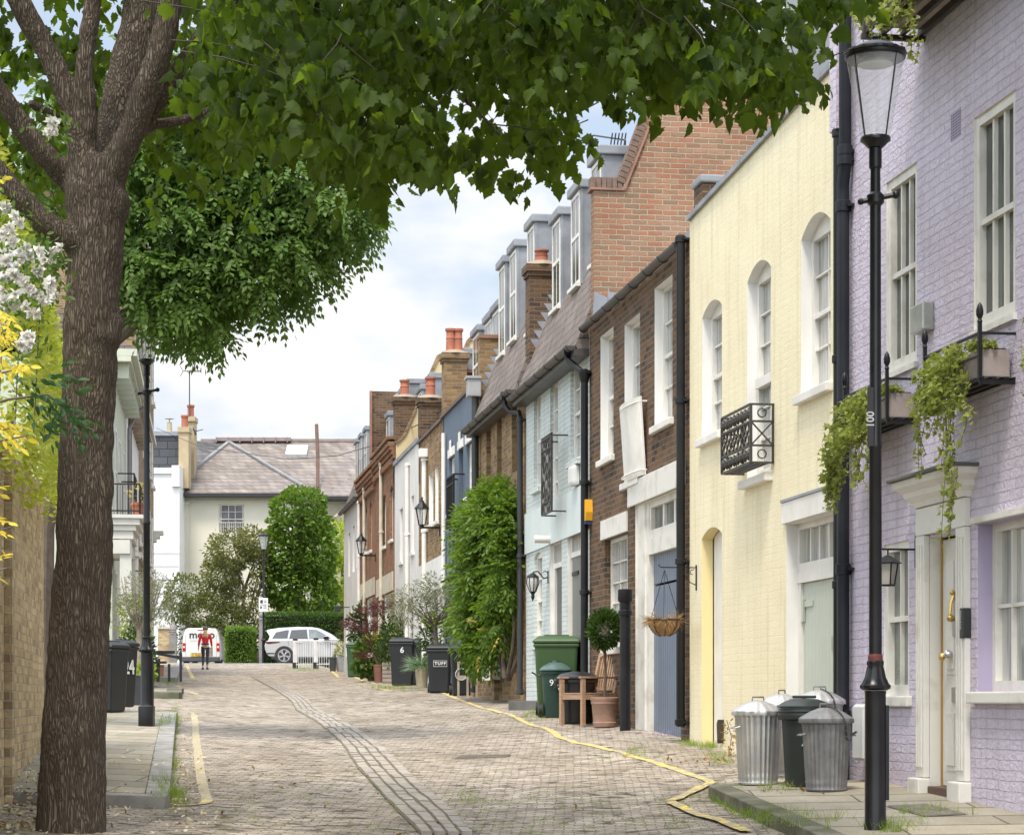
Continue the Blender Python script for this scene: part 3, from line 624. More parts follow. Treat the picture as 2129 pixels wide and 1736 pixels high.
MB().box(w4[0]-.05, w4[1]+.05, -.04, .02, w4[3]+.004, w4[3]+.05).build('hood_strip', oldwhite, h.e)
# door
d = MB(); a, b = ud0+.03, ud0+DW; v = .10; 
d.box(a, b, v, v+.05, dz0, dz1-.02); dw = b-a
dd = d.build('door', oldwhite, h.e)
pn = MB()
for (x0, x1) in ((a+.08, a+dw/2-.03), (a+dw/2+.03, b-.08)):
    for (z0, z1) in ((dz0+.12, dz0+.62), (dz0+.88, dz1-.16)):
        pn.box(x0, x1, v-.006, v-.0005, z0, z1); pn.box(x0+.035, x1-.035, v-.016, v-.0065, z0+.04, z1-.04, bev=.006)
pn.build('door_panel', oldwhite, dd)
brass = M('brass', (.72, .50, .16), (.55, .36, .1), rough=.25, metal=1)
uc = (a+b)/2; MB().lathe([(.028, 0), (.03, .006), (.012, .012), (.011, .05), (.03, .06), (.036, .075), (.028, .092), (.001, .097)], 16).build('door_knob', brass, dd, smooth=True)
k = dd.children[-1] if False else [c for c in bpy.data.objects if c.name.startswith('door_knob')][-1]; k.location = (uc-.16, v, dz0+1.02); k.rotation_euler = (PI/2, 0, 0)
kn = MB(); kn.tube([(uc-.05, v-.02, dz0+1.5), (uc-.05, v-.04, dz0+1.44), (uc-.05, v-.05, dz0+1.35)], .012, 8); kn.ball((uc-.05, v-.045, dz0+1.32), .03); kn.ball((uc-.05, v-.03, dz0+1.52), .022); kn.build('door_knocker', brass, dd, smooth=True)
MB().box(uc-.12, uc+.0, v-.012, v, dz0+.66, dz0+.78, bev=.004).build('letter_plate', M('steel_plate', (.45, .42, .36), rough=.35, metal=.8), dd)
MB().box(uc-.08, uc-.02, v-.02, v, dz0+1.18, dz0+1.3, bev=.004).build('door_lock', M('steel_plate', (.5, .5, .5)), dd)
MB().box(ud0+.002, ud0+.028, .09, .13, dz0-.02, dz1-.01).build('door_weatherstrip', M('ochre_edge', (.45, .27, .06), rough=.6), dd)
MB().box(ud0+.004, ud0+DW-.004, -.03, .12, dz0-.16, dz0-.006, bev=.01).build('doorstep', M('wooden_sill', (.14, .08, .05), (.09, .055, .04), rough=.7), h.e)
# surround
sr = MB(); pa0, pa1 = h.u(1914), h.u(1933); 
wL = .20; L0 = ud0-wL; R0 = ud0+DW; gz = dz0-.22
for x in (L0, R0):
    sr.box(x, x+wL, -.05, -.001, gz+.28, dz1+.02, bev=.006)
    for q in (.035, .085, .135): sr.box(x+q, x+q+.028, -.062, -.05, gz+.36, dz1-.05, bev=.005)
    sr.box(x-.03, x+wL+.03, -.11, -.002, gz-.05, gz+.275, bev=.012)
sr.box(L0-.0, R0+wL, -.05, -.002, dz1+.024, dz1+.24, bev=.004)
ct = dz1+.24
prof = [(0, ct), (-.06, ct+.01), (-.08, ct+.05), (-.12, ct+.09), (-.13, ct+.13), (-.19, ct+.17), (-.20, ct+.22), (0, ct+.22)]
V = []; offs = [0, .01, .03, .07, .08, .14, .15, .15]
A = [(L0-o, p[0], p[1]) for p, o in zip(prof, offs)]; B = [(R0+wL+o, p[0], p[1]) for p, o in zip(prof, offs)]
A0 = [(L0-o, 0, p[1]) for p, o in zip(prof, offs)]; B0 = [(R0+wL+o, 0, p[1]) for p, o in zip(prof, offs)]
nP = len(prof); sr.add(A+B, [(i, i+1, nP+i+1, nP+i) for i in range(nP-1)]); sr.add(A+A0, [(i, i+1, nP+i+1, nP+i) for i in range(nP-1)]); sr.add(B+B0, [(i, i+1, nP+i+1, nP+i) for i in range(nP-1)])
for i in range(46): x = L0-.06+i*(R0+wL-L0+.12)/46; sr.box(x, x+.013, -.145, -.12, ct+.135, ct+.165)
sso = sr.build('door_surround', oldwhite, h.e)
MB().box(L0-.17, R0+wL+.17, -.24, 0, ct+.222, ct+.25, bev=.008).build('lead_cap', M('mossy_lead', (.13, .135, .115), (.08, .085, .07), rough=.8, bump=.4), sso)
# wall fittings
ux, zz = h.u(2016), h.z(2012, 1327); MB().box(ux-.035, ux+.035, -.07, 0, zz, zz+.23, bev=.01).build('intercom', M('dark_plastic', (.03, .035, .03), rough=.45), h.e)
it = h.e.children[-1] if h.e.children else None
bt = MB()
for i in range(9): bt.box(ux-.014, ux+.006, -.076, -.07, zz+.07+i*.016, zz+.078+i*.016)
bt.build('button', M('pale_plastic', (.55, .55, .5)), [o for o in bpy.data.objects if o.name.startswith('intercom')][-1])
u0, z0 = h.h(1916, 698); MB().box(u0, u0+.30, -.10, 0, z0, z0+.22, bev=.012).build('alarm_box', M('alarm_case', (.45, .46, .43), (.3, .31, .28), rough=.3, metal=.4), h.e)
vb = MB(); u0, z0 = h.h(1977, 296)
for i in range(6):
    for j in range(9): vb.box(u0+.02+i*.035, u0+.04+i*.035, -.004, .003, z0+.01+j*.022, z0+.02+j*.022)
vo = MB().box(u0, u0+.22, -.003, .004, z0, z0+.215).build('air_brick', MC['lilac_smooth'], h.e); vb.build('air_brick_hole', M('vent_hole', (.10, .05, .04), rough=.9), vo)
u0, z0 = h.h(1772, 1580); z0 = max(z0, .15)
mx0, mz0 = h.u(1778, -.15), h.z(1785, 1580, -.15); MB().box(mx0, mx0+.32, -.17, 0, mz0, mz0+.48, bev=.02).build('meter_box', M('meter_white', (.70, .70, .68), (.62, .62, .6), rough=.5), h.e)
MB().box(mx0+.02, mx0+.30, -.182, -.17, mz0+.02, mz0+.46, bev=.004).build('meter_door', M('meter_white', (.7, .7, .7)), [o for o in bpy.data.objects if o.name.startswith('meter_box')][-1])
# pier and soil pipe
pz = h.z(1752, 275); up = h.u(1752)
MB().box(.006, .20, -.10, .0, pz, 8.2).box(.03, .17, -.06, .0, pz-.08, pz-.002).build('corbelled_pier', purple, h.e)
zt = h.z(1768, 385)
pp = MB(); u1 = .33; pp.tube([(u1, -.075, -.3), (u1, -.075, zt-.12), (u1+.0, -.075, zt), (u1+.06, -.075, zt+.16), (u1+.06, -.075, 8.0)], .056, 14)
for z in (.6, 1.9, 3.15, zt-.2, zt+.2, 5.6): pp.lathe([(.062, -.05), (.068, -.045), (.068, .045), (.062, .05)], 14, (u1+(.06 if z > zt else 0), -.075, z)); pp.box(u1-.1, u1+.1, -.06, 0, z-.012, z+.012)
pp.build('soil_pipe', M('pipe_dark_blue', (.010, .012, .018), (.018, .02, .026), rough=.45, bump=.1, spec=.3), h.e, smooth=True)
h.pipe(0, pz+.02, -.3, .042, u=.135, off=.062)
# roof terrace ledge
tz = h.z(1921, 78); tu = h.u(1921)
t = MB(); t.box(tu, h.W-.02, -.50, 0, tz+.06, tz+.12); tt = t.build('terrace_ledge', M('ledge_board', (.42, .37, .29), (.3, .26, .2), sc=6, rough=.8), h.e)
t = MB()
for q in (-.50, -.36, -.2, -.05): t.box(tu, h.W-.05, q, q+.035, tz-.0, tz+.058)
for i in range(7): x = tu+i*1.15; t.box(x, x+.04, -.53, -.002, tz-.045, tz-.002)
for i in range(7): x = tu+i*1.15+.02; t.bar((x, -.5, tz), (x, -.5, tz+1.05), .035)
t.bar((tu, -.5, tz+1.05), (h.W-.1, -.5, tz+1.05), .04); t.build('ledge_frame', M('rusty_black', (.03, .028, .025), (.06, .045, .03), rough=.6), tt)
MB().box(.01, h.W-.01, -.05, .4, 7.41, 7.5).build('parapet_coping', lead, h.e)

# ---- cream yellow house -------------------------------------------------------
h = House('terraced_house', 'pale yellow painted brick terraced house with three arched upper windows and a sage garage door', 'house', 25.62, 19.95); YH = h
rv = M('white_reveal', (.80, .79, .76), (.74, .73, .70), sc=2, rough=.6)
def arch(xl, xr, ys, yb, rise): return h.opD(xl, xr, ys, yb, rise, .14, rv)
a1 = arch(1460, 1501, 662, 914, .12); a2 = arch(1553.6, 1603, 589, 1000, .14); a3 = arch(1665.6, 1727, 500, 823, .15)
yj = M('deep_yellow_paint', (.80, .68, .36), (.77, .65, .33), rough=.6)
u0, w = h.h(1459, 1121); dy = h.open(u0, h.u(1501), -.6, w, .10, .13, yj)
u0, w = h.h(1635, 1090); gy = h.open(u0, u0+1.62, -.8, w, 0, .16, rv)
h.wall(h.z(1433, 462), yellow)
h.window(a1, 2, 4, white, g_net, fr=.06, sill=.07); h.window(a3, 2, 4, white, g_net, fr=.06, sill=.07)
# tall french window
h.window(a2, 2, 6, white, g_net, fr=.075, sash=False, sill=.09)
MB().box(a2[0]+.05, a2[1]-.05, .07, .19, a2[3]-1.12, a2[3]-1.02).build('transom_bar', white, h.e)
# arched door
MB().box(dy[0]+.01, dy[1]-.01, .14, .18, -.6, dy[3]+.1).build('door', white, h.e)
# garage
tb = h.z(1660, 1195); MB().box(gy[0], gy[1], .11, .22, tb-.06, tb+.05).box(gy[0], gy[0]+.09, .12, .22, -.3, tb-.062).box(gy[1]-.09, gy[1], .12, .22, -.3, tb-.062).build('garage_frame', white, h.e)
h.window((gy[0], gy[1], tb+.052, gy[3], 0, .15), 5, 1, white, g_net, fr=.06, sash=False, mun=.03)
gd = ledgemat('sage_boards', (.50, .54, .46), (.46, .50, .43), (.38, .42, .35), .11, 0, .08, .45)
g = boards('garage_door', h, gy[0]+.09, gy[1]-.09, -.3, tb-.065, .15, gd)
MB().box(gy[0]+.11, gy[0]+.42, .135, .149, tb-.30, tb-.24, bev=.005).box(gy[0]+.10, gy[0]+.16, .12, .149, tb-.44, tb-.22, bev=.005).build('hinge', gd, g)
MB().box(gy[0]+1.02, gy[0]+1.16, .14, .149, .95, 1.08).build('letter_plate', M('steel_plate', (.45, .42, .36)), g)
MB().box(gy[0]-.06, gy[1]+.1, -.035, -.002, gy[3]+.002, gy[3]+.21, bev=.006).build('lintel', white, h.e)
MB().box(gy[0]-.07, gy[1]+.1, -.045, -.002, gy[3]+.213, gy[3]+.24).build('lintel_flashing', lead, h.e)
# parapet
zt = h.z(1433, 462); tz2 = h.z(1745, 130)
MB().prism([(.004, zt+.001), (h.W-.004, zt+.001), (h.W-.004, tz2)], 0, .39, axis=1).build('parapet', yellow, h.e)
c = MB(); c.bar((.004, .17, zt+.03), (h.W-.004, .17, tz2+.03), .42, .055)
for i in range(6): a_ = (i+.5)/6; c.bar((h.W*a_-.02, .17, zt+(tz2-zt)*a_+.033), (h.W*a_+.02, .17, zt+(tz2-zt)*(a_+.007)+.033), .43, .062)
c.build('parapet_coping', lead, h.e)
MB().box(.005, .42, .05, 3, zt+.062, zt+.36).build('party_upstand', stockdark, h.e); MB().box(0.0, .46, .02, 3, zt+.362, zt+.45, bev=.02).build('lead_cap', lead, h.e)
ru = h.u(1622, .3); MB().box(ru, h.W-.01, .35, 4, zt+.07, zt+1.9).build('roof_extension', M('grey_cladding', (.30, .31, .33), (.26, .27, .29), sc=1, rough=.5), h.e)
MB().box(ru-.05, h.W-.01, .25, 4, zt+.062, zt+.13).build('extension_flashing', M('dark_flashing', (.05, .05, .055)), h.e)
MB().lathe([(.10, 0), (.11, .03), (.11, .12), (.09, .13)], 14).build('wall_vent', M('dark_plastic', (.05,.05,.05)), h.e)
vv = [o for o in bpy.data.objects if o.name.startswith('wall_vent')][-1]; vv.location = (h.u(1655, .35), .36, h.z(1650, 143, .35)); vv.rotation_euler = (PI/2, 0, 0)
# juliet balcony
j = MB(); bu0, bu1 = h.u(1501, -.24), h.u(1561, -.24); bz1, bz0 = h.z(1561, 840, -.24), h.z(1561, 961, -.24)
def railframe(j, u0, u1, v, z0, z1, t=.022):
    for z in (z0, z0+.17, z1-.17, z1): j.bar((u0, v, z), (u1, v, z), t)
    for x in (u0, u1): j.bar((x, v, z0), (x, v, z1), t*1.2)
railframe(j, bu0, bu1, -.24, bz0, bz1); n = 8
for i in range(n):
    x = bu0+(bu1-bu0)*(i+.5)/n; q = (bu1-bu0)/n/2
    for s_ in (-1, 1): j.tube([(x-s_*q*.8, -.24, bz0+.17), (x+s_*q*.8, -.24, (bz0+bz1)/2), (x-s_*q*.8, -.24, bz1-.17)], .011, 5)
    for zc in (bz0+.085, bz1-.085): j.lathe([(.0101, -.06), (.028, -.02), (.028, .02), (.0101, .06)], 6, (x, -.24, zc))
for x in (bu0, bu1):
    for z in (bz0, bz0+.17, bz1-.17, bz1): j.bar((x, -.24, z), (x, 0, z), .02)
    j.bar((x, -.012, bz0), (x, -.012, bz1), .02); j.bar((x, -.24, bz0+.17), (x, -.01, bz1-.17), .014); j.bar((x, -.01, bz0+.17), (x, -.24, bz1-.17), .014)
    for zc in (bz0+.085, bz1-.085):
        for k2 in range(8):
            a_, b_ = 2*PI*k2/8, 2*PI*(k2+1)/8; j.bar((x, -.125+.045*math.cos(a_), zc+.045*math.sin(a_)), (x, -.125+.045*math.cos(b_), zc+.045*math.sin(b_)), .012)
for q in (-.18, -.12, -.06): j.bar((bu0, q, bz0), (bu1, q, bz0), .02)
j.build('balcony_railing', M('wrought_iron', (.03, .028, .028), (.05, .045, .04), rough=.5), h.e)
u0, z0 = h.h(1504, 1545); MB().prism([(u0-.03, z0+.22), (u0+.03, z0+.26), (u0+.015, z0+.04), (u0, z0)], -.07, 0, axis=1).build('iron_bracket', M('rusty_black', (.03, .03, .03)), h.e)

# ---- dark brick house ---------------------------------------------------------
h = House('terraced_house', 'dark brown brick terraced house with white window reveals and a slatted blue grey garage door', 'house', 31.62, 25.65); BH = h
b1 = h.opD(1248.6, 1275.6, 701, 959, 0, .14, rv); b2 = h.opD(1298.6, 1330.7, 676, 1006, 0, .14, rv); b3 = h.opD(1361, 1398, 601, 888, 0, .14, rv)
u0, w = h.h(1257, 1123); l1 = h.open(u0, h.u(1305), h.z(1258, 1348), w, 0, .12, None if False else stockdark)
u0, w = h.h(1321, 1052); g1_ = h.open(u0, h.u(1416), -.6, w, 0, .12, oldwhite)
h.wall(h.z(1420, 505), stockdark)
for o_ in (b1, b3): h.window(o_, 2, 4, white, g_net, fr=.05, sill=.06)
h.window(b2, 2, 4, white, g_net, fr=.06, sash=False, sill=.06); h.window(l1, 3, 5, oldwhite, g_net, fr=.05, sill=.05, sash=False)
# slatted privacy screen
s_ = MB(); su0, sz1 = h.h(1288, 850, -.1); _, sz0 = h.h(1300, 1000, -.1); su1 = h.u(1329, -.1); n = 30
for i in range(n):
    f = i/(n-1); x = su0+(su1-su0)*f; bulge = .07*math.sin(PI*f)**.7
    s_.add([(x-.024, -.07-bulge-.02, sz1), (x+.024, -.07-bulge-.02, sz1), (x+.024, -.03-bulge*.55, sz0), (x-.024, -.03-bulge*.55, sz0), (x-.024, -.055-bulge-.02, sz1), (x+.024, -.055-bulge-.02, sz1), (x+.024, -.015-bulge*.55, sz0), (x-.024, -.015-bulge*.55, sz0)], [(0,1,2,3),(7,6,5,4),(0,4,5,1),(1,5,6,2),(2,6,7,3),(3,7,4,0)])
for z, b in ((sz1-.06, .135), (sz0+.06, -.02)):
    pts = [(su0+(su1-su0)*i/12, -.07-(.07*math.sin(PI*i/12)**.7)*(1 if b > 0 else .6)-.01*(b > 0), z) for i in range(13)]; s_.tube([(su0, 0, z)]+pts+[(su1, 0, z)], .013, 6)
s_.build('balcony_screen', white, h.e)
# garage and its frame
tb = h.z(1346, 1119); gu0, gu1 = g1_[0], g1_[1]
f = MB(); f.box(gu0, gu0+.42, .03, .2, -.4, g1_[3]-.0); f.box(gu0+.42, gu0+.56, .055, .2, -.4, g1_[3]); f.box(gu0+.56, gu1, .05, .2, tb-.2, tb+.0); 
f.build('garage_frame', oldwhite, h.e)
h.window((gu0+.56, gu1, tb+.004, g1_[3], 0, .10), 3, 1, oldwhite, g_mid, fr=.08, sash=False, mun=.09)
bd = ledgemat('blue_slats', (.165, .205, .275), (.14, .18, .24), (.045, .055, .085), .10, 0, .2, .45, .8)
sp = h.z(1367, 1211); g = boards('garage_door', h, gu0+.56, gu1-.0, -.4, sp-.015, .12, bd); boards('door_panel', h, gu0+.56, gu1, sp+.015, tb-.2, .12, bd, g)
u0 = h.u(1310); MB().box(u0, h.W-.15, -.04, -.002, g1_[3]+.004, h.z(1310, 1005), bev=.008).build('lintel', oldwhite, h.e)
MB().box(l1[0]-.14, l1[1]+.03, -.035, -.002, l1[3]+.004, l1[3]+.27, bev=.006).build('lintel', oldwhite, h.e)
h.gutter(.0, h.W-.05, h.z(1420, 497, -.1), -.1, .065)
MB().box(.01, h.W-.01, .02, 6, h.z(1420, 505)+.003, h.z(1420, 505)+.10).build('roof', lead, h.e)
h.pipe(1415, h.z(1420, 500), -.05, .052, off=.09)
u0 = h.u(1300, -.2); pz = h.z(1300, 1226, -.2); p = MB(); p.tube([(u0, -.2, -.2), (u0, -.2, pz)], .072, 14); p.lathe([(.08, 0), (.09, .01), (.09, .06), (.08, .07)], 14, (u0, -.2, pz-.33)); p.lathe([(.08, 0), (.095, .02), (.095, .16), (.07, .17)], 14, (u0, -.2, pz-.16)); p.build('vent_pipe', blackp, h.e, smooth=True)
u0, z0 = h.h(1227, 1084); al = MB(); al.prism([(u0-.02, z0), (u0+.16, z0+.0), (u0+.19, z0+.12), (u0+.17, z0+.3), (u0+.0, z0+.3)], -.10, 0, axis=1).build('alarm_box', M('alarm_yellow', (.80, .40, .02), (.75, .36, .02), rough=.4), h.e)
MB().box(u0+.0, u0+.15, -.103, -.003, z0-.05, z0-.004).build('alarm_base', M('alarm_blue', (.02, .04, .12)), h.e)
# big red brick party wall at the far end of the roof
T0 = h.z(1222, 394); T1 = h.z(1222, 394)+1.45
h.party(.10, [(0.02, 3.5), (0.02, T0-.06), (.43, T0-.06), (1.0, T1), (7.5, T1), (7.5, 3.5)], redbrick, .23)
cp = MB()
for i in range(6): cp.box(.0, .2, .0+i*.078-.02, .07+i*.078-.02, T0-.058, T0+.10, bev=.004)
nC = 20
for i in range(nC):
    a_ = Vector((.1, .45+.57*i/nC, T0+.02+1.5*i/nC)); b_ = Vector((.1, .45+.57*(i+.88)/nC, T0+.02+1.5*(i+.88)/nC)); cp.bar(a_, b_, .23, .2)
cc = cp.build('brick_on_edge_coping', M('dark_coping_brick', (.18, .12, .09), (.12, .08, .06), sc=14, rough=.85, bump=.4), h.e)
t = MB(); t.bar((.10, -.03, T0-.075), (.10, .46, T0-.075), .30, .03); t.bar((.10, .46, T0-.075), (.10, 1.07, T1+.02), .30, .03); t.bar((.10, 1.05, T1+.02), (.10, 7.4, T1+.02), .3, .04); t.build('tile_course', M('tile_coping', (.30, .15, .10), (.2, .11, .08), rough=.8), h.e)
# stepped lead flashing where the roof meets that wall
fl = MB(); z0 = h.z(1420, 505)+.1
for i in range(14): v0 = .0+i*.2; zz = z0+.34-.0*i+.02*i; fl.add([(.222, v0, z0-.02), (.222, v0+.24, z0-.02), (.222, v0+.24, zz-.09), (.222, v0+.02, zz)], [(0, 1, 2, 3)])
fl.build('step_flashing', lead, h.e)

# ---- aqua house ---------------------------------------------------------------
h = House('terraced_house', 'pale aqua painted brick terraced house under a slate mansard with lead dormers', 'house', 37.15, 31.63); AH = h
a1 = h.opD(1110, 1124, 822, 1018, .10, .09, aqua); a2 = h.opD(1144, 1160, 803, 1062, .10, .09, aqua); a3 = h.opD(1186, 1206, 764, 963, .11, .09, aqua)
u0 = h.u(1111); b1 = h.open(u0, h.u(1127), h.z(1111, 1340), h.z(1111, 1160), .07, .08, aqua)
u0, w = h.h(1144, 1127); b2 = h.open(u0, h.u(1168), -.2, w, 0, .08, white)
u0, w = h.h(1180, 1104); b3 = h.open(u0, h.u(1213), -.4, w, 0, .09, white)
h.wall(h.z(1222, 700), aqua)
h.window(a1, 2, 4, white, g_net, fr=.05, sill=.06, sillmat=aqua); h.window(a3, 2, 4, white, g_net, fr=.05, sill=.07, sillmat=aqua); h.window(a2, 2, 5, white, g_net, fr=.05, sash=False); h.window(b1, 2, 4, white, g_net, fr=.045, sill=.06, sillmat=aqua)
tb = h.z(1144, 1183); h.window((b2[0], b2[1], tb, b2[3], 0, .08), 5, 1, white, g_mid, fr=.06, sash=False, mun=.02)
MB().box(b2[0], b2[0]+.12, .05, .13, -.2, tb).box(b2[1]-.10, b2[1], .05, .13, -.2, tb).build('door_frame', white, h.e)
dk = M('dark_grey_door', (.09, .095, .09), (.075, .08, .075), rough=.35)
MB().box(b2[0]+.12, b2[1]-.10, .09, .13, -.2, tb-.002).build('door', dk, h.e); MB().ball((b2[0]+.3, .05, 1.1), .035).build('door_knob', M('chrome', (.7, .7, .7), rough=.15, metal=1), [o for o in bpy.data.objects if o.name.startswith('door')][-1])
tb = h.z(1180, 1160); h.window((b3[0], b3[1], tb, b3[3], 0, .09), 8, 1, white, g_mid, fr=.06, sash=False, mun=.035)
gb = ledgemat('grey_boards', (.17, .175, .165), (.15, .155, .145), (.06, .06, .06), .13, 0, .12, .45)
g = boards('garage_door', h, b3[0]+.03, b3[1], -.3, tb-.002, .07, gb); MB().box(b3[0]+.05, b3[0]+.55, .055, .069, tb-.28, tb-.22).build('hinge', blackp, g)
z0, z1 = h.z(1096, 1145), h.z(1096, 1040); MB().box(.006, h.W-.006, -.03, -.002, h.z(1210, 1106), h.z(1210, 1010)).build('render_band', M('aqua_render', (.59, .655, .635), (.55, .615, .60), rough=.6), h.e)
# iron screen at french window
su0, sz1 = h.h(1127, 918, -.25); _, sz0 = h.h(1127, 1072, -.25); su1 = h.u(1147, -.25); j = MB(); railframe(j, su0, su1, -.25, sz0, sz1, .025)
for i in range(7):
    x = su0+(i+.5)*(su1-su0)/7; pts = [(x+.05*math.sin(k*1.9+i), -.25, sz0+(sz1-sz0)*k/9) for k in range(10)]; j.tube(pts, .012, 5)
    for k in range(1, 9): j.bar((x+.05*math.sin(k*1.9+i), -.25, sz0+(sz1-sz0)*k/9), (x+.10*(-1)**(k+i), -.25, sz0+(sz1-sz0)*(k+.5)/9), .014)
for x in (su0, su1):
    for z in (sz0, sz1): j.bar((x, -.25, z), (x, 0, z), .022)
for i in range(9): j.ball((su0+(su1-su0)*i/8, -.25, sz1+.03), .02, 6)
j.build('balcony_screen', M('wrought_iron', (.03,.03,.03)), h.e)
u0, z0 = h.h(1202, 1010); MB().box(u0-.22, u0+.16, -.12, 0, z0, z0+.3, bev=.05).build('boiler_vent', M('meter_white', (.7,.7,.68)), h.e)
u0, z0 = h.h(1147, 1128); p = MB(); p.tube([(u0, .0, z0+.05), (u0, -.28, z0+.05)], .06, 12); p.build('flue', white, h.e, smooth=True)
ez = h.z(1225, 688, -.25); h.mansard(-.2, ez+.02, ez+3.0)
MB().box(.005, h.W-.005, -.23, .0, ez-.14, ez-.04).build('soffit', gutter_m, h.e)
h.gutter(-.0, h.W, ez, -.27, .07)
for dx, zt_, zb_ in ((1148, 452, 655), (1187, 397, 610), (1229, 330, 560)): u0 = h.u(dx, .3); h.dormer(u0, .82, h.z(dx, zb_, .3), h.z(dx, zt_, .3))
h.pipe(1215, ez-.35, .0, .055, off=.09)
p = MB(); u0 = h.u(1215, -.09); p.tube([(u0-.35, -.27, ez-.05), (u0-.35, -.27, ez-.16), (u0, -.09, ez-.42)], .045, 10); p.box(u0-.42, u0-.28, -.34, -.2, ez-.1, ez+.0); p.lathe([(.05, -.14), (.09, 0), (.09, .05)], 12, (u0, -.09, ez-.42)); p.build('rainwater_head', blackp, h.e, smooth=True)
h.stack(.02, .02, .50, 4.8, h.z(1090, 556), stockdark, .44, pots=((.24, .22),))
flash(h, .244, .02, h.z(1090, 556)-.25)
h.party(.02, [(.5, 5), (.5, h.z(1090, 545)-.1), (.9, h.z(1090, 545)+1.2), (6, h.z(1090, 545)+1.2), (6, 5)], stockdark, .2)

# ---- stock brick house with wisteria --------------------------------------------
h = House('terraced_house', 'yellow stock brick terraced house with tall recessed windows and slate mansard behind the leafy climber', 'house', 42.85, 37.16); SH = h
dkbrick = g_dark
wins = [h.opD(1011, 1020.5, 898, 1016, .10, .12, stock), h.opD(1033, 1043, 873, 1000, .10, .12, stock), h.opD(1064, 1075, 848, 985, .10, .12, stock)]
u0 = h.u(1003); lw = [h.open(u0, u0+1.0, .2, 1.9, 0, .12, white), h.open(u0+1.6, u0+2.5, .0, 2.2, 0, .12, white)]
h.wall(h.z(1085, 800), stock)
for w in wins: h.window(w, 2, 2, M('brown_frame', (.13, .09, .05), rough=.6), M('blind_brick', (.14, .09, .045), (.10, .065, .035), sc=9, rough=.9), fr=.04, sash=False)
for w in lw: h.window(w, 2, 3, white, g_dark)
ez = h.z(1085, 790, -.25); h.mansard(-.2, ez+.02, ez+3.0)
MB().box(.005, h.W-.005, -.23, .0, ez-.14, ez-.04).build('soffit', gutter_m, h.e); h.gutter(0, h.W, ez, -.27, .07)
for dx, zt_, zb_ in ((1037, 548, 748), (1060, 516, 718), (1096, 466, 700)): u0 = h.u(dx, .3); h.dormer(u0, .82, h.z(dx, zb_, .3), h.z(dx, zt_, .3))
h.pipe(1081, ez-.45, .0, .05, off=.09, mat=M('peeling_black_paint', (.03, .03, .032), (.35, .34, .32), sc=5, rough=.5, p=(.26, .30), stretch=(1, 1, .5)))
p = MB(); u0 = h.u(1081, -.09); p.tube([(u0-.5, -.27, ez-.05), (u0-.5, -.27, ez-.2), (u0-.4, -.2, ez-.32), (u0-.1, -.09, ez-.36), (u0, -.09, ez-.48)], .045, 10); p.box(u0-.58, u0-.42, -.34, -.2, ez-.1, ez+.03); p.build('rainwater_head', blackp, h.e, smooth=True)
T0 = h.z(995, 705); h.party(.10, [(-.0, 5), (0, T0), (.42, T0), (1.0, T0+1.3), (6, T0+1.3), (6, 5)], stock, .25, cop=[(-.02, T0), (.42, T0), (1.0, T0+1.3)])
flash(h, .229, .0, T0-.1)

# ---- slate blue house -----------------------------------------------------------
h = House('terraced_house', 'slate blue rendered terraced house with stepped white window keystones', 'house', 48.25, 42.87); UH = h
W_ = [h.opD(934, 945, 954, 1069, 0, .10, blue), h.opD(954, 963, 937, 1090, 0, .16, blue), h.opD(970, 982, 925, 1036, 0, .10, blue)]
u0 = h.u(938); lo = [h.open(u0, u0+1.0, -.2, 2.1, 0, .12, blue), h.open(u0+1.7, u0+3.3, -.3, 2.3, 0, .12, white)]
zt = h.z(925, 866); h.wall(zt, blue)
h.window(W_[0], 2, 4, white, g_net, sill=.07); h.window(W_[1], 2, 4, blue, g_dark); h.window(W_[2], 2, 4, white, g_net, sill=.07); h.window(lo[0], 2, 3, blue, g_dark); h.window(lo[1], 3, 2, white, g_mid)
kk = MB()
for w in W_: kk.box(w[0]-.06, w[1]+.06, -.03, -.002, w[3]+.003, w[3]+.18); kk.box((w[0]+w[1])/2-.13, (w[0]+w[1])/2+.13, -.045, -.031, w[3]+.003, w[3]+.34)
kk.build('keystone', white, h.e)
j = MB(); bz0, bz1 = W_[1][2]-.1, W_[1][2]+.95; railframe(j, W_[1][0]-.2, W_[1][1]+.2, -.22, bz0, bz1, .03)
for i in range(9): x = W_[1][0]-.2+(W_[1][1]-W_[1][0]+.4)*i/8; j.bar((x, -.22, bz0), (x, -.22, bz1), .018)
for x in (W_[1][0]-.2, W_[1][1]+.2):
    for z in (bz0, bz1): j.bar((x, -.22, z), (x, 0, z), .03)
j.build('balcony_railing', blackp, h.e)
MB().box(.004, h.W-.004, -.05, .4, zt+.002, zt+.07).build('parapet_coping', M('brown_coping', (.13, .10, .085), rough=.8), h.e)
h.pipe(988, zt-.2, -.1, .07, off=.1, mat=M('dark_plastic', (.03,.03,.03))); u0 = h.u(988, -.1); MB().box(u0-.16, u0+.14, -.26, -.0, zt-.32, zt+.02, bev=.02).box(u0-.19, u0+.17, -.29, -.0, zt+.022, zt+.07).build('hopper_head', M('grey_hopper', (.36, .37, .37), rough=.5), h.e)
h.pipe(922, zt-.4, .2, .045, mat=white, collars=False)
h.mansard(.45, zt-.1, zt+2.0)
for dx, zt_, zb_ in ((983, 690, 790), (1008, 662, 740), (1024, 640, 700)): u0 = h.u(dx, .5); h.dormer(u0, 1.0, zt+.15, h.z(dx, zt_, .5), v=.5)
h.stack(.05, .0, .50, 4.8, h.z(920, 735), stock, .46, pots=((.22, .5), (.22, .5)))
h.party(.05, [(.5, 5), (.5, zt+1.0), (.75, zt+1.0), (1.25, zt+2.1), (6, zt+2.1), (6, 5)], stockdark, .23, cop=[(.5, zt+1.0), (.75, zt+1.0), (1.25, zt+2.1)])

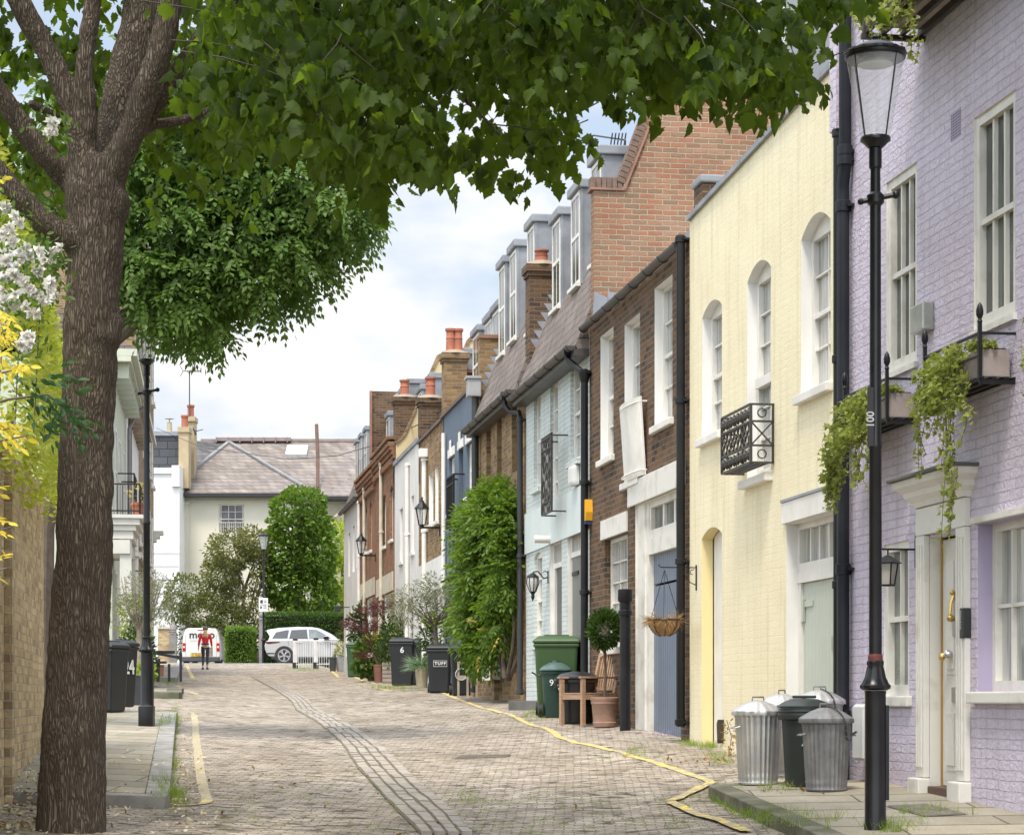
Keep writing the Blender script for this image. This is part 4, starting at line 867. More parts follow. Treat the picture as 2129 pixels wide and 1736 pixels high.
# ---- stock brick with white ground floor ------------------------------------------
h = House('terraced_house', 'yellow stock brick terraced house painted white at ground level with a white downpipe', 'house', 52.75, 48.27); TH = h
W_ = [h.opD(892, 901, 988, 1093, 0, .10, white), h.opD(905, 911.5, 975, 1085, 0, .10, white)]
lo = [h.open(.9, 1.9, .6, 2.0, 0, .1, white), h.open(2.6, 3.9, -.2, 2.1, 0, .1, white)]
zt = h.z(880, 915); h.wall(zt, stock)
for w in W_: h.window(w, 2, 4, white, g_net, sill=.06)
for w in lo: h.window(w, 3, 2, white, g_mid)
# painted lower storey: rendered skin in front of the brick between the openings
zw = h.z(875, 1177); sk = MB()
for a_, b_, z0, z1 in ((.006, .9, -1, zw), (1.9, 2.6, -1, zw), (3.9, h.W-.006, -1, zw), (.9, 1.9, -1, .55), (.9, 1.9, 2.0, zw), (2.6, 3.9, 2.1, zw)): sk.box(a_, b_, -.025, -.002, z0, z1)
sk.build('painted_render', wrender, h.e)
h.pipe(882, zt-.5, .2, .06, mat=white); u0 = h.u(882, -.07); MB().box(u0-.14, u0+.14, -.2, 0, zt-.5, zt-.3, bev=.02).build('hopper_head', white, h.e)
MB().box(.004, h.W-.004, -.05, .4, zt+.002, zt+.07).build('parapet_coping', M('brown_coping', (.13,.1,.08)), h.e)
h.mansard(.45, zt-.1, zt+2.0)
for uu in (.9, 2.2, 3.4): h.dormer(uu, .85, zt+.1, zt+1.65, v=.5)
h.stack(.05, .0, .55, 4.8, h.z(872, 826), stockdark, .46, pots=((.26, .46),))
h.party(.05, [(.02, 5), (.02, zt+.3), (.35, zt+.5), (1.2, zt+2.5), (6, zt+2.5), (6, 5)], creamr, .23, cop=[(.02, zt+.3), (.35, zt+.5), (1.2, zt+2.5), (5, zt+2.5)], copm=stock)

# ---- white rendered house ----------------------------------------------------------
h = House('terraced_house', 'plain white rendered terraced house between the stock brick house and the orange brown brick house', 'house', 58.25, 52.77); WH = h
W_ = [h.opD(831, 837.5, 1060, 1170, 0, .10, wrender), h.opD(855, 861, 1033, 1150, 0, .10, wrender)]
lo = [h.open(1.0, 2.1, -.3, 2.1, 0, .1, white), h.open(3.0, 4.4, .7, 2.0, 0, .1, white)]
zt = h.z(822, 968); h.wall(zt, wrender)
for w in W_+lo: h.window(w, 2, 3, white, g_mid, sill=.05)
h.pipe(846, zt-.3, .1, .05, mat=white); MB().box(.004, h.W-.004, -.05, .4, zt+.002, zt+.10).build('parapet_coping', lead, h.e)
h.mansard(.45, zt-.1, zt+2.2)
for uu in (1.0, 3.0): h.dormer(uu, 1.0, zt+.2, zt+1.9, v=.5)
h.party(.05, [(.02, 5), (.02, zt+.55), (.25, zt+.8), (1.15, zt+2.9), (6, zt+2.9), (6, 5)], creamr, .23, cop=[(.02, zt+.55), (.25, zt+.8), (1.15, zt+2.9), (5, zt+2.9)], copm=stock)
h.stack(-.12, .0, .55, 4.8, h.z(784, 872), stockdark, .46, pots=((.26, .42),))

# ---- two orange brown brick houses -----------------------------------------------------
for nm, yf, yn, cols, lab in (('a', 63.4, 58.27, ((796, 802.5, 1040, 1138), (811, 817, 1022, 1124)), 'orange brown brick terraced house with corbelled cornice, right beside the plain white house'), ('b', 68.5, 63.42, ((758, 763, 1066, 1150), (768, 773, 1054, 1146), (785, 790.5, 1052, 1148)), 'darker orange brown brick terraced house with a tall brick slab rising through its roof')):
    h = House('terraced_house', lab, 'house', yf, yn); W_ = []
    for a_, b_, yt, yb in cols:
        w = h.opD(a_, b_, yt, yb, .12, .10, orangebrick)
        if 0.05 < w[0] and w[1] < h.W-.05: W_.append(w)
        else: h.op.pop()
    lo = [h.open(.7, 1.8, .0, 2.1, 0, .1, white), h.open(2.6, 4.2, -.2, 2.2, 0, .1, white)]
    zt = h.z(785, 953) if nm == 'a' else h.z(755, 1000); h.wall(zt, orangebrick)
    for w in W_+lo: h.window(w, 2, 4, white, g_mid, sill=.06)
    MB().box(.3, h.W-.3, -.03, -.002, 2.25, 2.75).build('lintel', M('cream_paint', (.62, .57, .45)), h.e)
    c = MB()
    for i, q in enumerate((.04, .08, .13, .17)): c.box(.005, h.W-.005, -q, .0, zt-.5+i*.11, zt-.5+i*.11+.108)
    for i in range(int(h.W/.22)): c.box(.05+i*.22, .16+i*.22, -.1, -.0, zt-.64, zt-.502)
    c.box(.005, h.W-.005, -.2, .4, zt+.002, zt+.08); c.build('cornice', orangebrick, h.e)
    h.mansard(.4, zt-.1, zt+2.0)
    for uu in (.8, 2.3, 3.7): h.dormer(uu, .9, zt+.15, zt+1.7, v=.45)
    h.pipe(0, zt-.3, .2, .05, u=2.2, mat=M('cream_paint', (.62,.57,.45)), collars=True)
    if nm == 'b':
        s0 = h.z(762, 825); MB().box(3.2, 3.45, .0, 1.2, zt-.3, s0).build('brick_slab', stockdark, h.e); MB().box(3.45, 3.52, -.02, .05, zt-.3, s0).build('tile_edge', M('tile_coping', (.3,.15,.1)), h.e)
# ---- white house at the far end ----------------------------------------------------------
h = House('terraced_house', 'white rendered end house at the far top of the terrace with a dark gutter', 'house', 74.6, 68.52)
W_ = [h.opD(724, 728, 1110, 1200, 0, .1, wrender), h.opD(733, 737, 1095, 1190, 0, .1, wrender), h.opD(741, 745, 1080, 1180, 0, .1, wrender)]
lo = [h.open(.8, 1.6, .5, 1.9, 0, .1, wrender), h.open(3.0, 3.9, -.1, 2.1, 0, .1, wrender)]
zt = h.z(720, 1060); h.wall(zt, wrender)
for w in W_+lo: h.window(w, 1, 2, white, g_mid)
h.gutter(-.1, h.W, zt-.02, -.12, .08); h.mansard(-.05, zt+.0, zt+2.6)
for uu in (1.0, 2.6, 4.3): h.dormer(uu, .9, zt+.7, zt+2.3, v=.3)
h.pipe(746, zt-.2, .1, .05, mat=white); u0, z0 = h.h(727, 1272); MB().box(u0-.1, u0+.12, -.5, -.3, z0, z0+.2, bev=.02).box(u0-.02, u0+.02, -.3, 0, z0+.14, z0+.17).build('floodlight', M('dark_plastic', (.03,.03,.03)), h.e)
# ---------------------------------------------------------------- left boundary wall and left-hand houses
lbrick = brickmat('yellow_garden_brick', (.72, .57, .34), (.52, .385, .22), (.54, .47, .34), mort=.009, bump=.9, dirtamt=.55, third=(.16, .10, .07))
LANG = math.atan2(1, -.156); LUX = Vector((math.cos(LANG), math.sin(LANG), 0))
wl = thing('garden_wall', 'tall yellow stock brick garden wall running up the left behind the big tree', 'wall', (WALLX(9), 9, G(WALLX(9), 9)), LANG)
mb = MB(); Lw_ = 14.2
def wtop(x): return 2.75+.034*x
n = 20
for i in range(n):
    a_, b_ = Lw_*i/n, Lw_*(i+1)/n; mb.add([(a_, 0, -.6), (b_, 0, -.6), (b_, 0, wtop(b_)), (a_, 0, wtop(a_)), (a_, .34, -.6), (b_, .34, -.6), (b_, .34, wtop(b_)), (a_, .34, wtop(a_))], [(0,1,2,3),(4,7,6,5),(3,2,6,7)])
mb.add([(Lw_, 0, -.6), (Lw_, .34, -.6), (Lw_, .34, wtop(Lw_)), (Lw_, 0, wtop(Lw_))], [(0,1,2,3)]); mb.box(8.6, 8.95, -.06, -.002, -.6, wtop(8.6)-.03)
mb.build('wall', lbrick, wl)
cpn = MB()
for i in range(62): a_ = Lw_*i/62; cpn.box(a_, a_+.215, -.03, .37, wtop(a_)+.004, wtop(a_)+.085, bev=.006)
cpn.build('coping', lbrick, wl)
# left-hand houses (front line X = -2.23 - .1363 Y)
LK = .1363; L0 = -2.23
LA = math.atan2(1, -LK); LU = Vector((math.cos(LA), math.sin(LA), 0)); LV = Vector((-math.sin(LA), math.cos(LA), 0))
def lhouse(name, label, ya, yb):
    o = Vector((L0-LK*ya, ya, G(L0-LK*ya, ya))); return thing(name, label, 'house', o, LA), (yb-ya)*math.sqrt(1+LK*LK), o
def lwin(e, u0, u1, w0, w1, pane=g_mid, cols=2, rows=4, mat=white, proud=.02):
    f = MB(); f.box(u0, u0+.06, -proud, .04, w0, w1).box(u1-.06, u1, -proud, .04, w0, w1).box(u0+.06, u1-.06, -proud, .04, w0, w0+.07).box(u0+.06, u1-.06, -proud, .04, w1-.06, w1).box(u0+.06, u1-.06, -proud, .03, (w0+w1)/2-.025, (w0+w1)/2+.025)
    for i in range(1, cols): x = u0+(u1-u0)*i/cols; f.box(x-.012, x+.012, -.01, .03, w0+.07, w1-.06)
    f.box(u0-.08, u1+.08, -.13, .03, w0-.1, w0-.003); fo = f.build('window', mat, e); MB().box(u0+.05, u1-.05, -.004, .01, w0+.06, w1-.05).build('pane', pane, fo)
pgreen = M('pale_green_stucco', (.50, .53, .42), (.44, .47, .37), sc=1.2, rough=.6, bump=.1, stretch=(2, 2, .5))
e, W, o = lhouse('stucco_house', 'pale green stucco house with deep bracketed eaves behind the big tree on the left', 49.5, 57.3)
zb = o.z; tp = 7.75-zb
MB().box(0, W-.01, 0, 7, -1, tp).build('wall', pgreen, e)
c = MB(); c.box(-.1, W-.01, -.55, .3, tp+.004, tp+.16).box(-.1, W-.01, -.42, -.0, tp-.12, tp+.0)
for i in range(9): c.prism([(-.5, tp-.004), (-.02, tp-.004), (-.02, tp-.55), (-.16, tp-.45), (-.22, tp-.2)], .2+i*W/9, .34+i*W/9, axis=0) if False else c.box(.2+i*W/9, .34+i*W/9, -.36, -.002, tp-.46, tp-.125)
c.build('cornice', pgreen, e)
MB().prism([(-.56, tp+.165), (3.2, tp+1.9), (7, tp+.165)], -.1, W-.02, axis=0).build('roof', slate, e)
for u in (1.2, 3.4, 5.8):
    lwin(e, u, u+.95, 4.0, 6.0); lwin(e, u, u+.95, .9, 2.7)
p = MB(); p.tube([(W-.3, -.1, 0), (W-.3, -.1, tp-.7), (W-.3, -.3, tp-.3), (W-.3, -.6, tp-.05)], .05, 8); p.build('drainpipe', M('grey_pipe', (.25, .25, .25), rough=.5), e)
j = MB()
for x in np.arange(2.9, 5.0, .14): j.bar((x, -.38, 3.9), (x, -.38, 5.1), .022)
for z in (3.9, 5.1):
    j.bar((2.9, -.38, z), (4.9, -.38, z), .035)
    for x in (2.9, 4.9): j.bar((x, -.38, z), (x, 0, z), .03)
j.build('balcony_railing', blackp, e)
# portico facing the camera
pw = M('portico_white', (.60, .585, .52), (.50, .49, .44), sc=1.5, rough=.6)
q = MB(); zp = 3.72-zb; q.box(-1.6, .9, -.52, 0, zp-.18, zp-.0).box(-1.65, .95, -.58, 0, zp+.002, zp+.12).box(-1.7, 1.0, -.66, 0, zp+.122, zp+.26).box(-1.75, 1.05, -.74, 0, zp+.262, zp+.34)
q.box(-1.55, -1.3, -.48, -.23, -.3, zp-.182).box(.6, .85, -.48, -.23, -.3, zp-.182).box(-1.6, .9, -.45, 0, zp-.5, zp-.20)
q.build('portico', pw, e)
j = MB()
for y in np.arange(-.66, .0, .12): j.bar((-1.7, y, zp+.34), (-1.7, y, zp+1.0), .018)
for x in np.arange(-1.7, 1.0, .12): j.bar((x, -.66, zp+.34), (x, -.66, zp+1.0), .018)
for z in (zp+.42, zp+1.0): j.bar((-1.7, -.66, z), (-1.7, 0, z), .03); j.bar((-1.7, -.66, z), (1.0, -.66, z), .03)
j.build('portico_railing', blackp, e)
pot = thing('flower_pot', 'small terracotta pot with a dry plant on the balcony of the pale green house', 'plant pot', e.matrix_world @ Vector((0,0,0)) if False else o+LU*-.9-LV*-(-.6)*1.0+Vector((0, 0, zp+.34)), 0)
pot.location = o+LU*-.9+LV*-.6+Vector((0, 0, zp+.34)); MB().lathe([(.10, 0), (.15, .26), (.17, .27), (.17, .32), (.1, .32)], 12).build('pot', terra, pot, smooth=True)
pts = shell(60, (0, 0, .5), (.2, .2, .25)); leaves('foliage', [p_[:] for p_, d_ in pts], [d_[:] for p_, d_ in pts], .1, 'dia', leafmat('dry_leaf', (.35, .30, .08), (.45, .33, .1)), pot)
e, W, o = lhouse('stucco_house', 'narrow white stucco house between the pale green house and the tall brick block', 57.35, 67.3)
zb = o.z; tp = 7.9-zb; MB().box(0, W-.01, 0, 7, -1, tp).build('wall', wrender, e)
c = MB(); c.box(0, W-.01, -.4, .3, tp+.004, tp+.14)
for i in range(12): c.box(.2+i*W/12, .34+i*W/12, -.3, -.002, tp-.3, tp-.0)
c.build('cornice', M('brown_eaves', (.20, .14, .10), (.35, .28, .2), sc=4), e); MB().prism([(-.41, tp+.145), (3.2, tp+1.6), (7, tp+.145)], .0, W-.02, axis=0).build('roof', slate, e)
for u in (1.2, 4.0, 7.0): lwin(e, u, u+1., 3.8, 5.7); lwin(e, u, u+1., .8, 2.6)
j = MB()
for x in np.arange(.5, 3.1, .14): j.bar((x, -.5, 2.9), (x, -.5, 4.1), .022)
for z in (2.9, 4.1): j.bar((.5, -.5, z), (3.1, -.5, z), .035); j.bar((.5, -.5, z), (.5, 0, z), .03)
j.build('balcony_railing', blackp, e); p = MB(); p.tube([(.2, -.1, 0), (.2, -.1, tp-.1)], .05, 8); p.build('drainpipe', M('brown_pipe', (.12, .08, .06)), e)
e, W, o = lhouse('brick_block', 'tall brown brick building with stone sills at the top of the left-hand row', 67.35, 85.0)
zb = o.z; tp = 14.2-zb; MB().box(0, W-.01, 0, 9, -1, tp).build('wall', brickmat('block_brick', (.36, .25, .12), (.20, .13, .07), (.30, .25, .18), mort=.012, bump=.6, third=(.10, .065, .05)), e)
for f_ in range(4):
    for i in range(5):
        u = 1.0+i*3.4
        if u+1.1 < W: lwin(e, u, u+1.1, 1.0+f_*3.1, 2.9+f_*3.1, proud=.03)
sl_ = MB()
for z in (3.6, 9.0): sl_.box(0, W-.01, -.10, -.002, z, z+.16)
sl_.box(-.05, W-.01, -.25, .3, tp+.004, tp+.25).build('string_course', pw, e)
c = MB()
for i in range(3): c.box(W-.75, W-.02, -.12-.13*i, -.002, 5.3+.14*i, 5.438+.14*i)
c.build('stone_canopy', pw, e)
MB().box(-.01, W*.3, 2, 4.5, tp+.26, tp+1.6).build('chimney', stockdark, e)
# ---------------------------------------------------------------- buildings beyond the cross road
YB = 118.0
def B(dx, dy, Y=YB): return P(dx, dy, Y)
cream = M('cream_stucco', (.62, .585, .475), (.57, .535, .43), sc=.6, rough=.7, bump=.05)
palew = M('pale_stucco', (.76, .765, .75), (.70, .70, .685), sc=.5, rough=.65)
def slatemat(name, a, b, c, dirtc, da): return brickmat(name, a, b, c, bw=.42, bh=.21, mort=.012, bump=.8, warp=.012, dirt=dirtc, dirtamt=da, third=(.22, .19, .2), rough=.7)
fs = slatemat('pinkish_slates', (.30, .265, .235), (.20, .18, .16), (.12, .10, .09), (.55, .48, .44), .9)
fsd = slatemat('soot_dark_slates', (.13, .125, .12), (.07, .07, .075), (.03, .03, .03), (.6, .6, .6), .9)
x0, x1 = B(373, 0).x, B(740, 0).x; ze = B(0, 1030).z; zg = 1.3
e = thing('cream_villa', 'large cream stucco villa with a hipped slate roof facing down the mews', 'house', (B(520, 0).x, YB, 1.7)); ox = e.location.x
def L(dx, dy=None, Y=YB): p_ = P(dx, dy if dy is not None else HZ, Y); return (p_.x-ox, p_.z-1.7)
a0, a1 = L(374)[0], L(640)[0]; wz = L(0, 1032)[1]
# front wall with two window openings
ops = [(L(455)[0], L(508)[0], L(0, 1110)[1], L(0, 1048)[1]), (L(456)[0], L(505)[0], L(0, 1255)[1], L(0, 1163)[1])]
mb = MB(); us = sorted({a0, a1}|{q for o_ in ops for q in o_[:2]}); ws = sorted({-1, wz}|{q for o_ in ops for q in o_[2:]})
for a_, b_ in zip(us, us[1:]):
    for c_, d_ in zip(ws, ws[1:]):
        if any(o_[0] < (a_+b_)/2 < o_[1] and o_[2] < (c_+d_)/2 < o_[3] for o_ in ops): continue
        mb.quad((a_, 0, c_), (b_, 0, c_), (b_, 0, d_), (a_, 0, d_))
for o_ in ops:
    a_, b_, c_, d_ = o_; mb.quad((a_,0,c_),(a_,.22,c_),(a_,.22,d_),(a_,0,d_)); mb.quad((b_,0,c_),(b_,.22,c_),(b_,.22,d_),(b_,0,d_)); mb.quad((a_,0,c_),(b_,0,c_),(b_,.22,c_),(a_,.22,c_)); mb.quad((a_,0,d_),(b_,0,d_),(b_,.22,d_),(a_,.22,d_))
mb.box(a0, a1, .6, 9, -1, wz); mb.quad((a0,0,-1),(a0,.6,-1),(a0,.6,wz),(a0,0,wz)); mb.quad((a1,0,-1),(a1,.6,-1),(a1,.6,wz),(a1,0,wz)); mb.box(a1+.003, L(770)[0], 3.0, 9, -1, wz-.003)
mb.build('wall', cream, e)
tr = MB(); pz = L(0, 1050)[1]
tr.box(L(375)[0], L(393)[0], -.10, -.002, -1, pz).box(L(372)[0], L(396)[0], -.16, -.002, pz+.003, pz+.16).box(a0, a1, -.06, -.002, pz+.165, pz+.25)
tr.box(L(700)[0], L(712)[0], 2.8, 2.998, -1, wz-.2); tr.build('pilaster', cream, e)
for k_, (a_, b_, c_, d_) in enumerate(ops):
    f = MB(); t = .07; f.box(a_, a_+t, .1, .2, c_, d_).box(b_-t, b_, .1, .2, c_, d_).box(a_+t, b_-t, .1, .2, c_, c_+t).box(a_+t, b_-t, .1, .2, d_-t, d_).box(a_+t, b_-t, .1, .2, (c_+d_)/2-.03, (c_+d_)/2+.03)
    for fr_ in (.08, .37, .63, .92): x = a_+(b_-a_)*fr_; f.box(x-.018, x+.018, .12, .19, c_+t, d_-t)
    for fr_ in (.25, .75): z = c_+(d_-c_)*fr_; f.box(a_+t, b_-t, .12, .19, z-.015, z+.015)
    f.box(a_-.15, b_+.15, -.12, .1, c_-.14, c_-.003); fo = f.build('window', M('cream_paint2', (.68, .65, .56), rough=.5), e); MB().box(a_+t/2, b_-t/2, .185, .199, c_+t/2, d_-t/2).build('pane', panemat('far_glass', (.22, .22, .24), (.15, .15, .17)), fo)
    if k_ == 0:
        g_ = MB(); g_.bar((a_, .03, c_+.62), (b_, .03, c_+.62), .04)
        for i in range(13): x = a_+(b_-a_)*i/12; g_.bar((x, .03, c_), (x, .03, c_+.62), .025)
        g_.build('window_guard', M('cream_paint2', (.68,.65,.56)), fo)
# hipped wing roof and main roof
ev = .55; EL, ER = L(342)[0], L(640)[0]+.4; ap = (L(476, 922, YB+4.2)[0], 4.2, L(476, 920, YB+4.2)[1]); ez_ = wz+.10
r = MB(); r.add([(EL, -ev, ez_), (ER, -ev, ez_), ap, (EL, 9, ez_), (ER, 9, ez_), (ap[0], 9, ap[2])], [(0, 1, 2), (0, 2, 5, 3), (1, 4, 5, 2)]); r.build('wing_roof', fs, e)
mr0, mr1 = L(378, 0, YB+7)[0], L(775, 0, YB+7)[0]; rz = L(0, 918, YB+8)[1]
r = MB(); r.add([(a0-.3, 2.5, ez_), (L(790)[0], 2.5, ez_), (L(790)[0], 8, rz), (a0-.3, 8, rz), (L(790)[0], 13, ez_), (a0-.3, 13, ez_)], [(0,1,2,3),(3,2,4,5),(0,3,5)]); r.build('main_roof', fs, e)
xa, xb = a0-.28, L(462, 0, YB+5)[0]; r = MB(); r.add([(xa, 2.47, ez_+.03), (xb, 2.47, ez_+.03), (xb, 7.97, rz+.03), (xa, 7.97, rz+.03)], [(0,1,2,3)]); r.build('sooty_roof', fsd, e)
t = MB(); A_ = Vector(ap)+Vector((0, 0, .04)); t.bar((EL, -ev, ez_+.04), A_, .26, .10); t.bar((ER, -ev, ez_+.04), A_, .26, .10)
t.bar((L(710)[0], 1.3, wz), (L(745)[0]+.2, 2.6, wz+1.35), .25, .1); t.build('roof_hip', M('pale_lead', (.24, .24, .24), (.18, .18, .18), rough=.6), e)
r = MB(); r.add([(L(672)[0], .9, ez_-.0), (L(800)[0], .9, ez_-.0), (L(800)[0], 4.5, ez_+2.2), (L(745)[0], 4.5, ez_+2.0)], [(0,1,2,3)]); r.build('side_wing_roof', fs, e)
t = MB(); t.box(EL-.05, ER+.05, -ev-.12, -ev, ez_-.16, ez_+.02).box(EL, ER, -ev, .0, ez_-.14, ez_-.06).box(L(670)[0], L(790)[0], .8, .92, ez_-.16, ez_+.0); t.build('gutter', M('black_gutter', (.025,.025,.028), rough=.4), e)
t = MB(); t.box(a0+.0, L(790)[0], 7.9, 8.1, rz-.02, rz+.14).box(L(440, 0, 124)[0], L(598, 0, 124)[0], 7.7, 7.9, rz+.0, rz+.2)
for i in range(7): t.box(L(440+i*25, 0, 124)[0], L(440+i*25, 0, 124)[0]+.06, 7.66, 7.95, rz-.1, rz+.215)
t.build('ridge', M('ridge_tile', (.27, .21, .19), (.20, .16, .15), rough=.8), e)
sx0, sz0 = L(593, 943, YB+6.2); sx1, sz1 = L(640, 925, YB+7.2); sk_ = MB(); sk_.add([(sx0, 6.3, sz0), (sx1, 6.3, sz0), (sx1, 7.3, sz1), (sx0, 7.3, sz1), (sx0, 6.5, sz0-.3), (sx1, 6.5, sz0-.3), (sx1, 7.5, sz1-.3), (sx0, 7.5, sz1-.3)], [(0,1,2,3),(0,4,5,1),(0,3,7,4),(1,5,6,2)]); sk_.build('skylight', M('skylight_white', (.75, .76, .77), rough=.3), e)
t = MB(); px, _ = L(666, 0, YB+5); t.tube([(px, 3.3, L(0, 1012, YB+3)[1]), (px-.02, 3.6, L(0, 950, YB+4)[1]), (px-.1, 3.7, L(0, 888, YB+5)[1])], .10, 8); t.build('soil_pipe', M('rusty_pipe', (.20, .11, .08), (.14, .09, .07), rough=.8), e)
p = MB(); p.tube([(L(712)[0], 2.7, wz-.3), (L(706)[0]-.4, 2.2, wz-.9), (L(703)[0], 2.8, wz-1.6), (L(703)[0], 2.8, 0)], .09, 8); p.build('drainpipe', cream, e)
# white neighbour with dark slate storey
e2 = thing('white_townhouse', 'white stucco building with a dark slate top storey left of the cream villa', 'house', (B(345, 0, 116).x, 116, 1.7)); ox = e2.location.x
l2 = lambda dx, dy: L(dx, dy, 116)
MB().box(l2(270, 0)[0], l2(373, 0)[0], 0, 8, -1, l2(0, 985)[1]).build('wall', palew, e2)
t = MB(); t.box(l2(270, 0)[0]-.1, l2(360, 0)[0], -.12, 8, l2(0, 985)[1]+.003, l2(0, 973)[1]); MB().box(l2(358, 0)[0], l2(374, 0)[0], -.2, 1.2, l2(0, 1012)[1], l2(0, 968)[1]).build('parapet_pier', palew, e2)
for yy in (1148, 1175, 1203, 1232, 1262): MB().box(l2(270, 0)[0], l2(371, 0)[0], -.03, -.002, l2(0, yy+2)[1], l2(0, yy-1)[1]).build('string_course', palew, e2)
t.build('parapet', palew, e2)
MB().box(l2(300, 0)[0], l2(362, 0)[0], 1.5, 6, l2(0, 973)[1]+.01, l2(0, 899)[1]).build('slate_storey', brickmat('tile_hanging', (.085, .09, .10), (.065, .07, .08), (.02, .02, .025), bw=.9, bh=.42, mort=.02, bump=.5), e2)
MB().box(l2(300, 0)[0]-.1, l2(363, 0)[0], 1.4, 6.1, l2(0, 899)[1]+.003, l2(0, 890)[1]).build('lead_roof', lead, e2)
tan = M('tan_render', (.46, .37, .23), (.36, .29, .18), sc=1.5, rough=.85, bump=.2)
c = MB(); c.box(l2(364, 0)[0], l2(385, 0)[0], 1.2, 2.2, l2(0, 1010)[1], l2(0, 893)[1]).box(l2(362, 0)[0], l2(387, 0)[0], 1.1, 2.3, l2(0, 893)[1]+.002, l2(0, 882)[1]); c1 = c.build('chimney', tan, e2)
c = MB(); c.box(l2(368, 0)[0], l2(388, 0)[0], 2.8, 3.8, l2(0, 985)[1], l2(0, 862)[1]).box(l2(366, 0)[0], l2(390, 0)[0], 2.7, 3.9, l2(0, 862)[1]+.002, l2(0, 852)[1]); c2_ = c.build('chimney', tan, e2)
def cpot(dx, y0, y1, par, r=.16, v=1.7, m=terra): xx, z0 = l2(dx, y0); z1 = l2(dx, y1)[1]; h_ = z1-z0; MB().lathe([(r, 0), (r*.9, h_*.1), (r*.85, h_*.8), (r*1.05, h_*.85), (r*1.05, h_), (r*.7, h_)], 12, (xx, v, z0)).build('chimney_pot', m, par, smooth=True)
cpot(374, 882, 855, c1, .2); cpot(377.5, 852, 845+-1-19, c2_, .2, 3.3)
xx, z0 = l2(340, 892); z1 = l2(0, 868)[1]; MB().lathe([(.18, 0), (.18, .12), (.14, .14), (.13, z1-z0), (.03, z1-z0), (.03, z1-z0+.16), (.26, z1-z0+.18), (.001, z1-z0+.22)], 12, (xx, 2, z0)).build('flue', M('cream_flue', (.5, .42, .28)), e2, smooth=True)
# aerial
ae = thing('television_aerial', 'thin television aerial mast rising from the chimney of the white building', 'aerial', tuple(P(394, 898, 119))); s1 = 119/F
t = MB(); t.tube([(0, 0, -.6), (0, 0, 126*s1)], .035, 6); t.build('mast', M('aerial_metal', (.07, .07, .07), rough=.5), ae)
t = MB(); zt_ = 126*s1; t.bar((-.35, 0, zt_), (.62, 0, zt_-.0), .04)
for i in range(9): x = -.1+i*.085; t.bar((x, -.18, zt_+.0), (x, .18, zt_), .02); t.bar((x, 0, zt_-.09), (x, 0, zt_+.09), .015)
for s_ in (-1, 1): t.bar((-.35, 0, zt_), (-.5, 0, zt_+s_*.28), .03)
t.build('antenna', MC['aerial_metal'], ae)
t = MB(); t.lathe([(.001, 0), (.2, .04), (.28, .12)], 14); d_ = t.build('dish', MC['aerial_metal'], ae); d_.location = (.18, 0, .05); d_.rotation_euler = (0, R(70), 0); MB().bar((.18, 0, .0), (.75, -.1, .12), .04).build('dish_arm', MC['aerial_metal'], ae)
ae2 = thing('television_aerial', 'toothed television aerial pointing left above the big red brick gable', 'aerial', tuple(P(1300, 292, 32.6)))
s2 = 32.6/F; t = MB(); t.bar((-67*s2, 0, 10*s2), (0, 0, 0), .02)
for i in range(5): x = -30*s2+i*7*s2; t.bar((x, -.1, 2*s2-.05), (x+.02, .1, 2*s2+.05), .018); t.bar((x, .1, -.06), (x+.02, -.1, .08), .018)
t.bar((0, 0, 0), (0, 0, -.12), .025); t.bar((0, 0, -.12), (.9, .3, -1.2), .03); t.build('antenna', MC['aerial_metal'], ae2)
# telephone wire
wr = MB(); pts = [P(325, 890, 116), P(420, 930, 105), P(600, 955, 92), P(700, 948, 80), P(780, 925, 66), P(880, 878, 56), P(975, 818, 46), P(1060, 775, 40), P(1150, 720, 35), P(1226, 662, 31.7)]
wr.tube(pts, .014, 5); tag(wr.build('telephone_wire', M('wire_black', (.02,.02,.02))), 'thin black telephone wire sagging across the street below the roofs', 'wire')
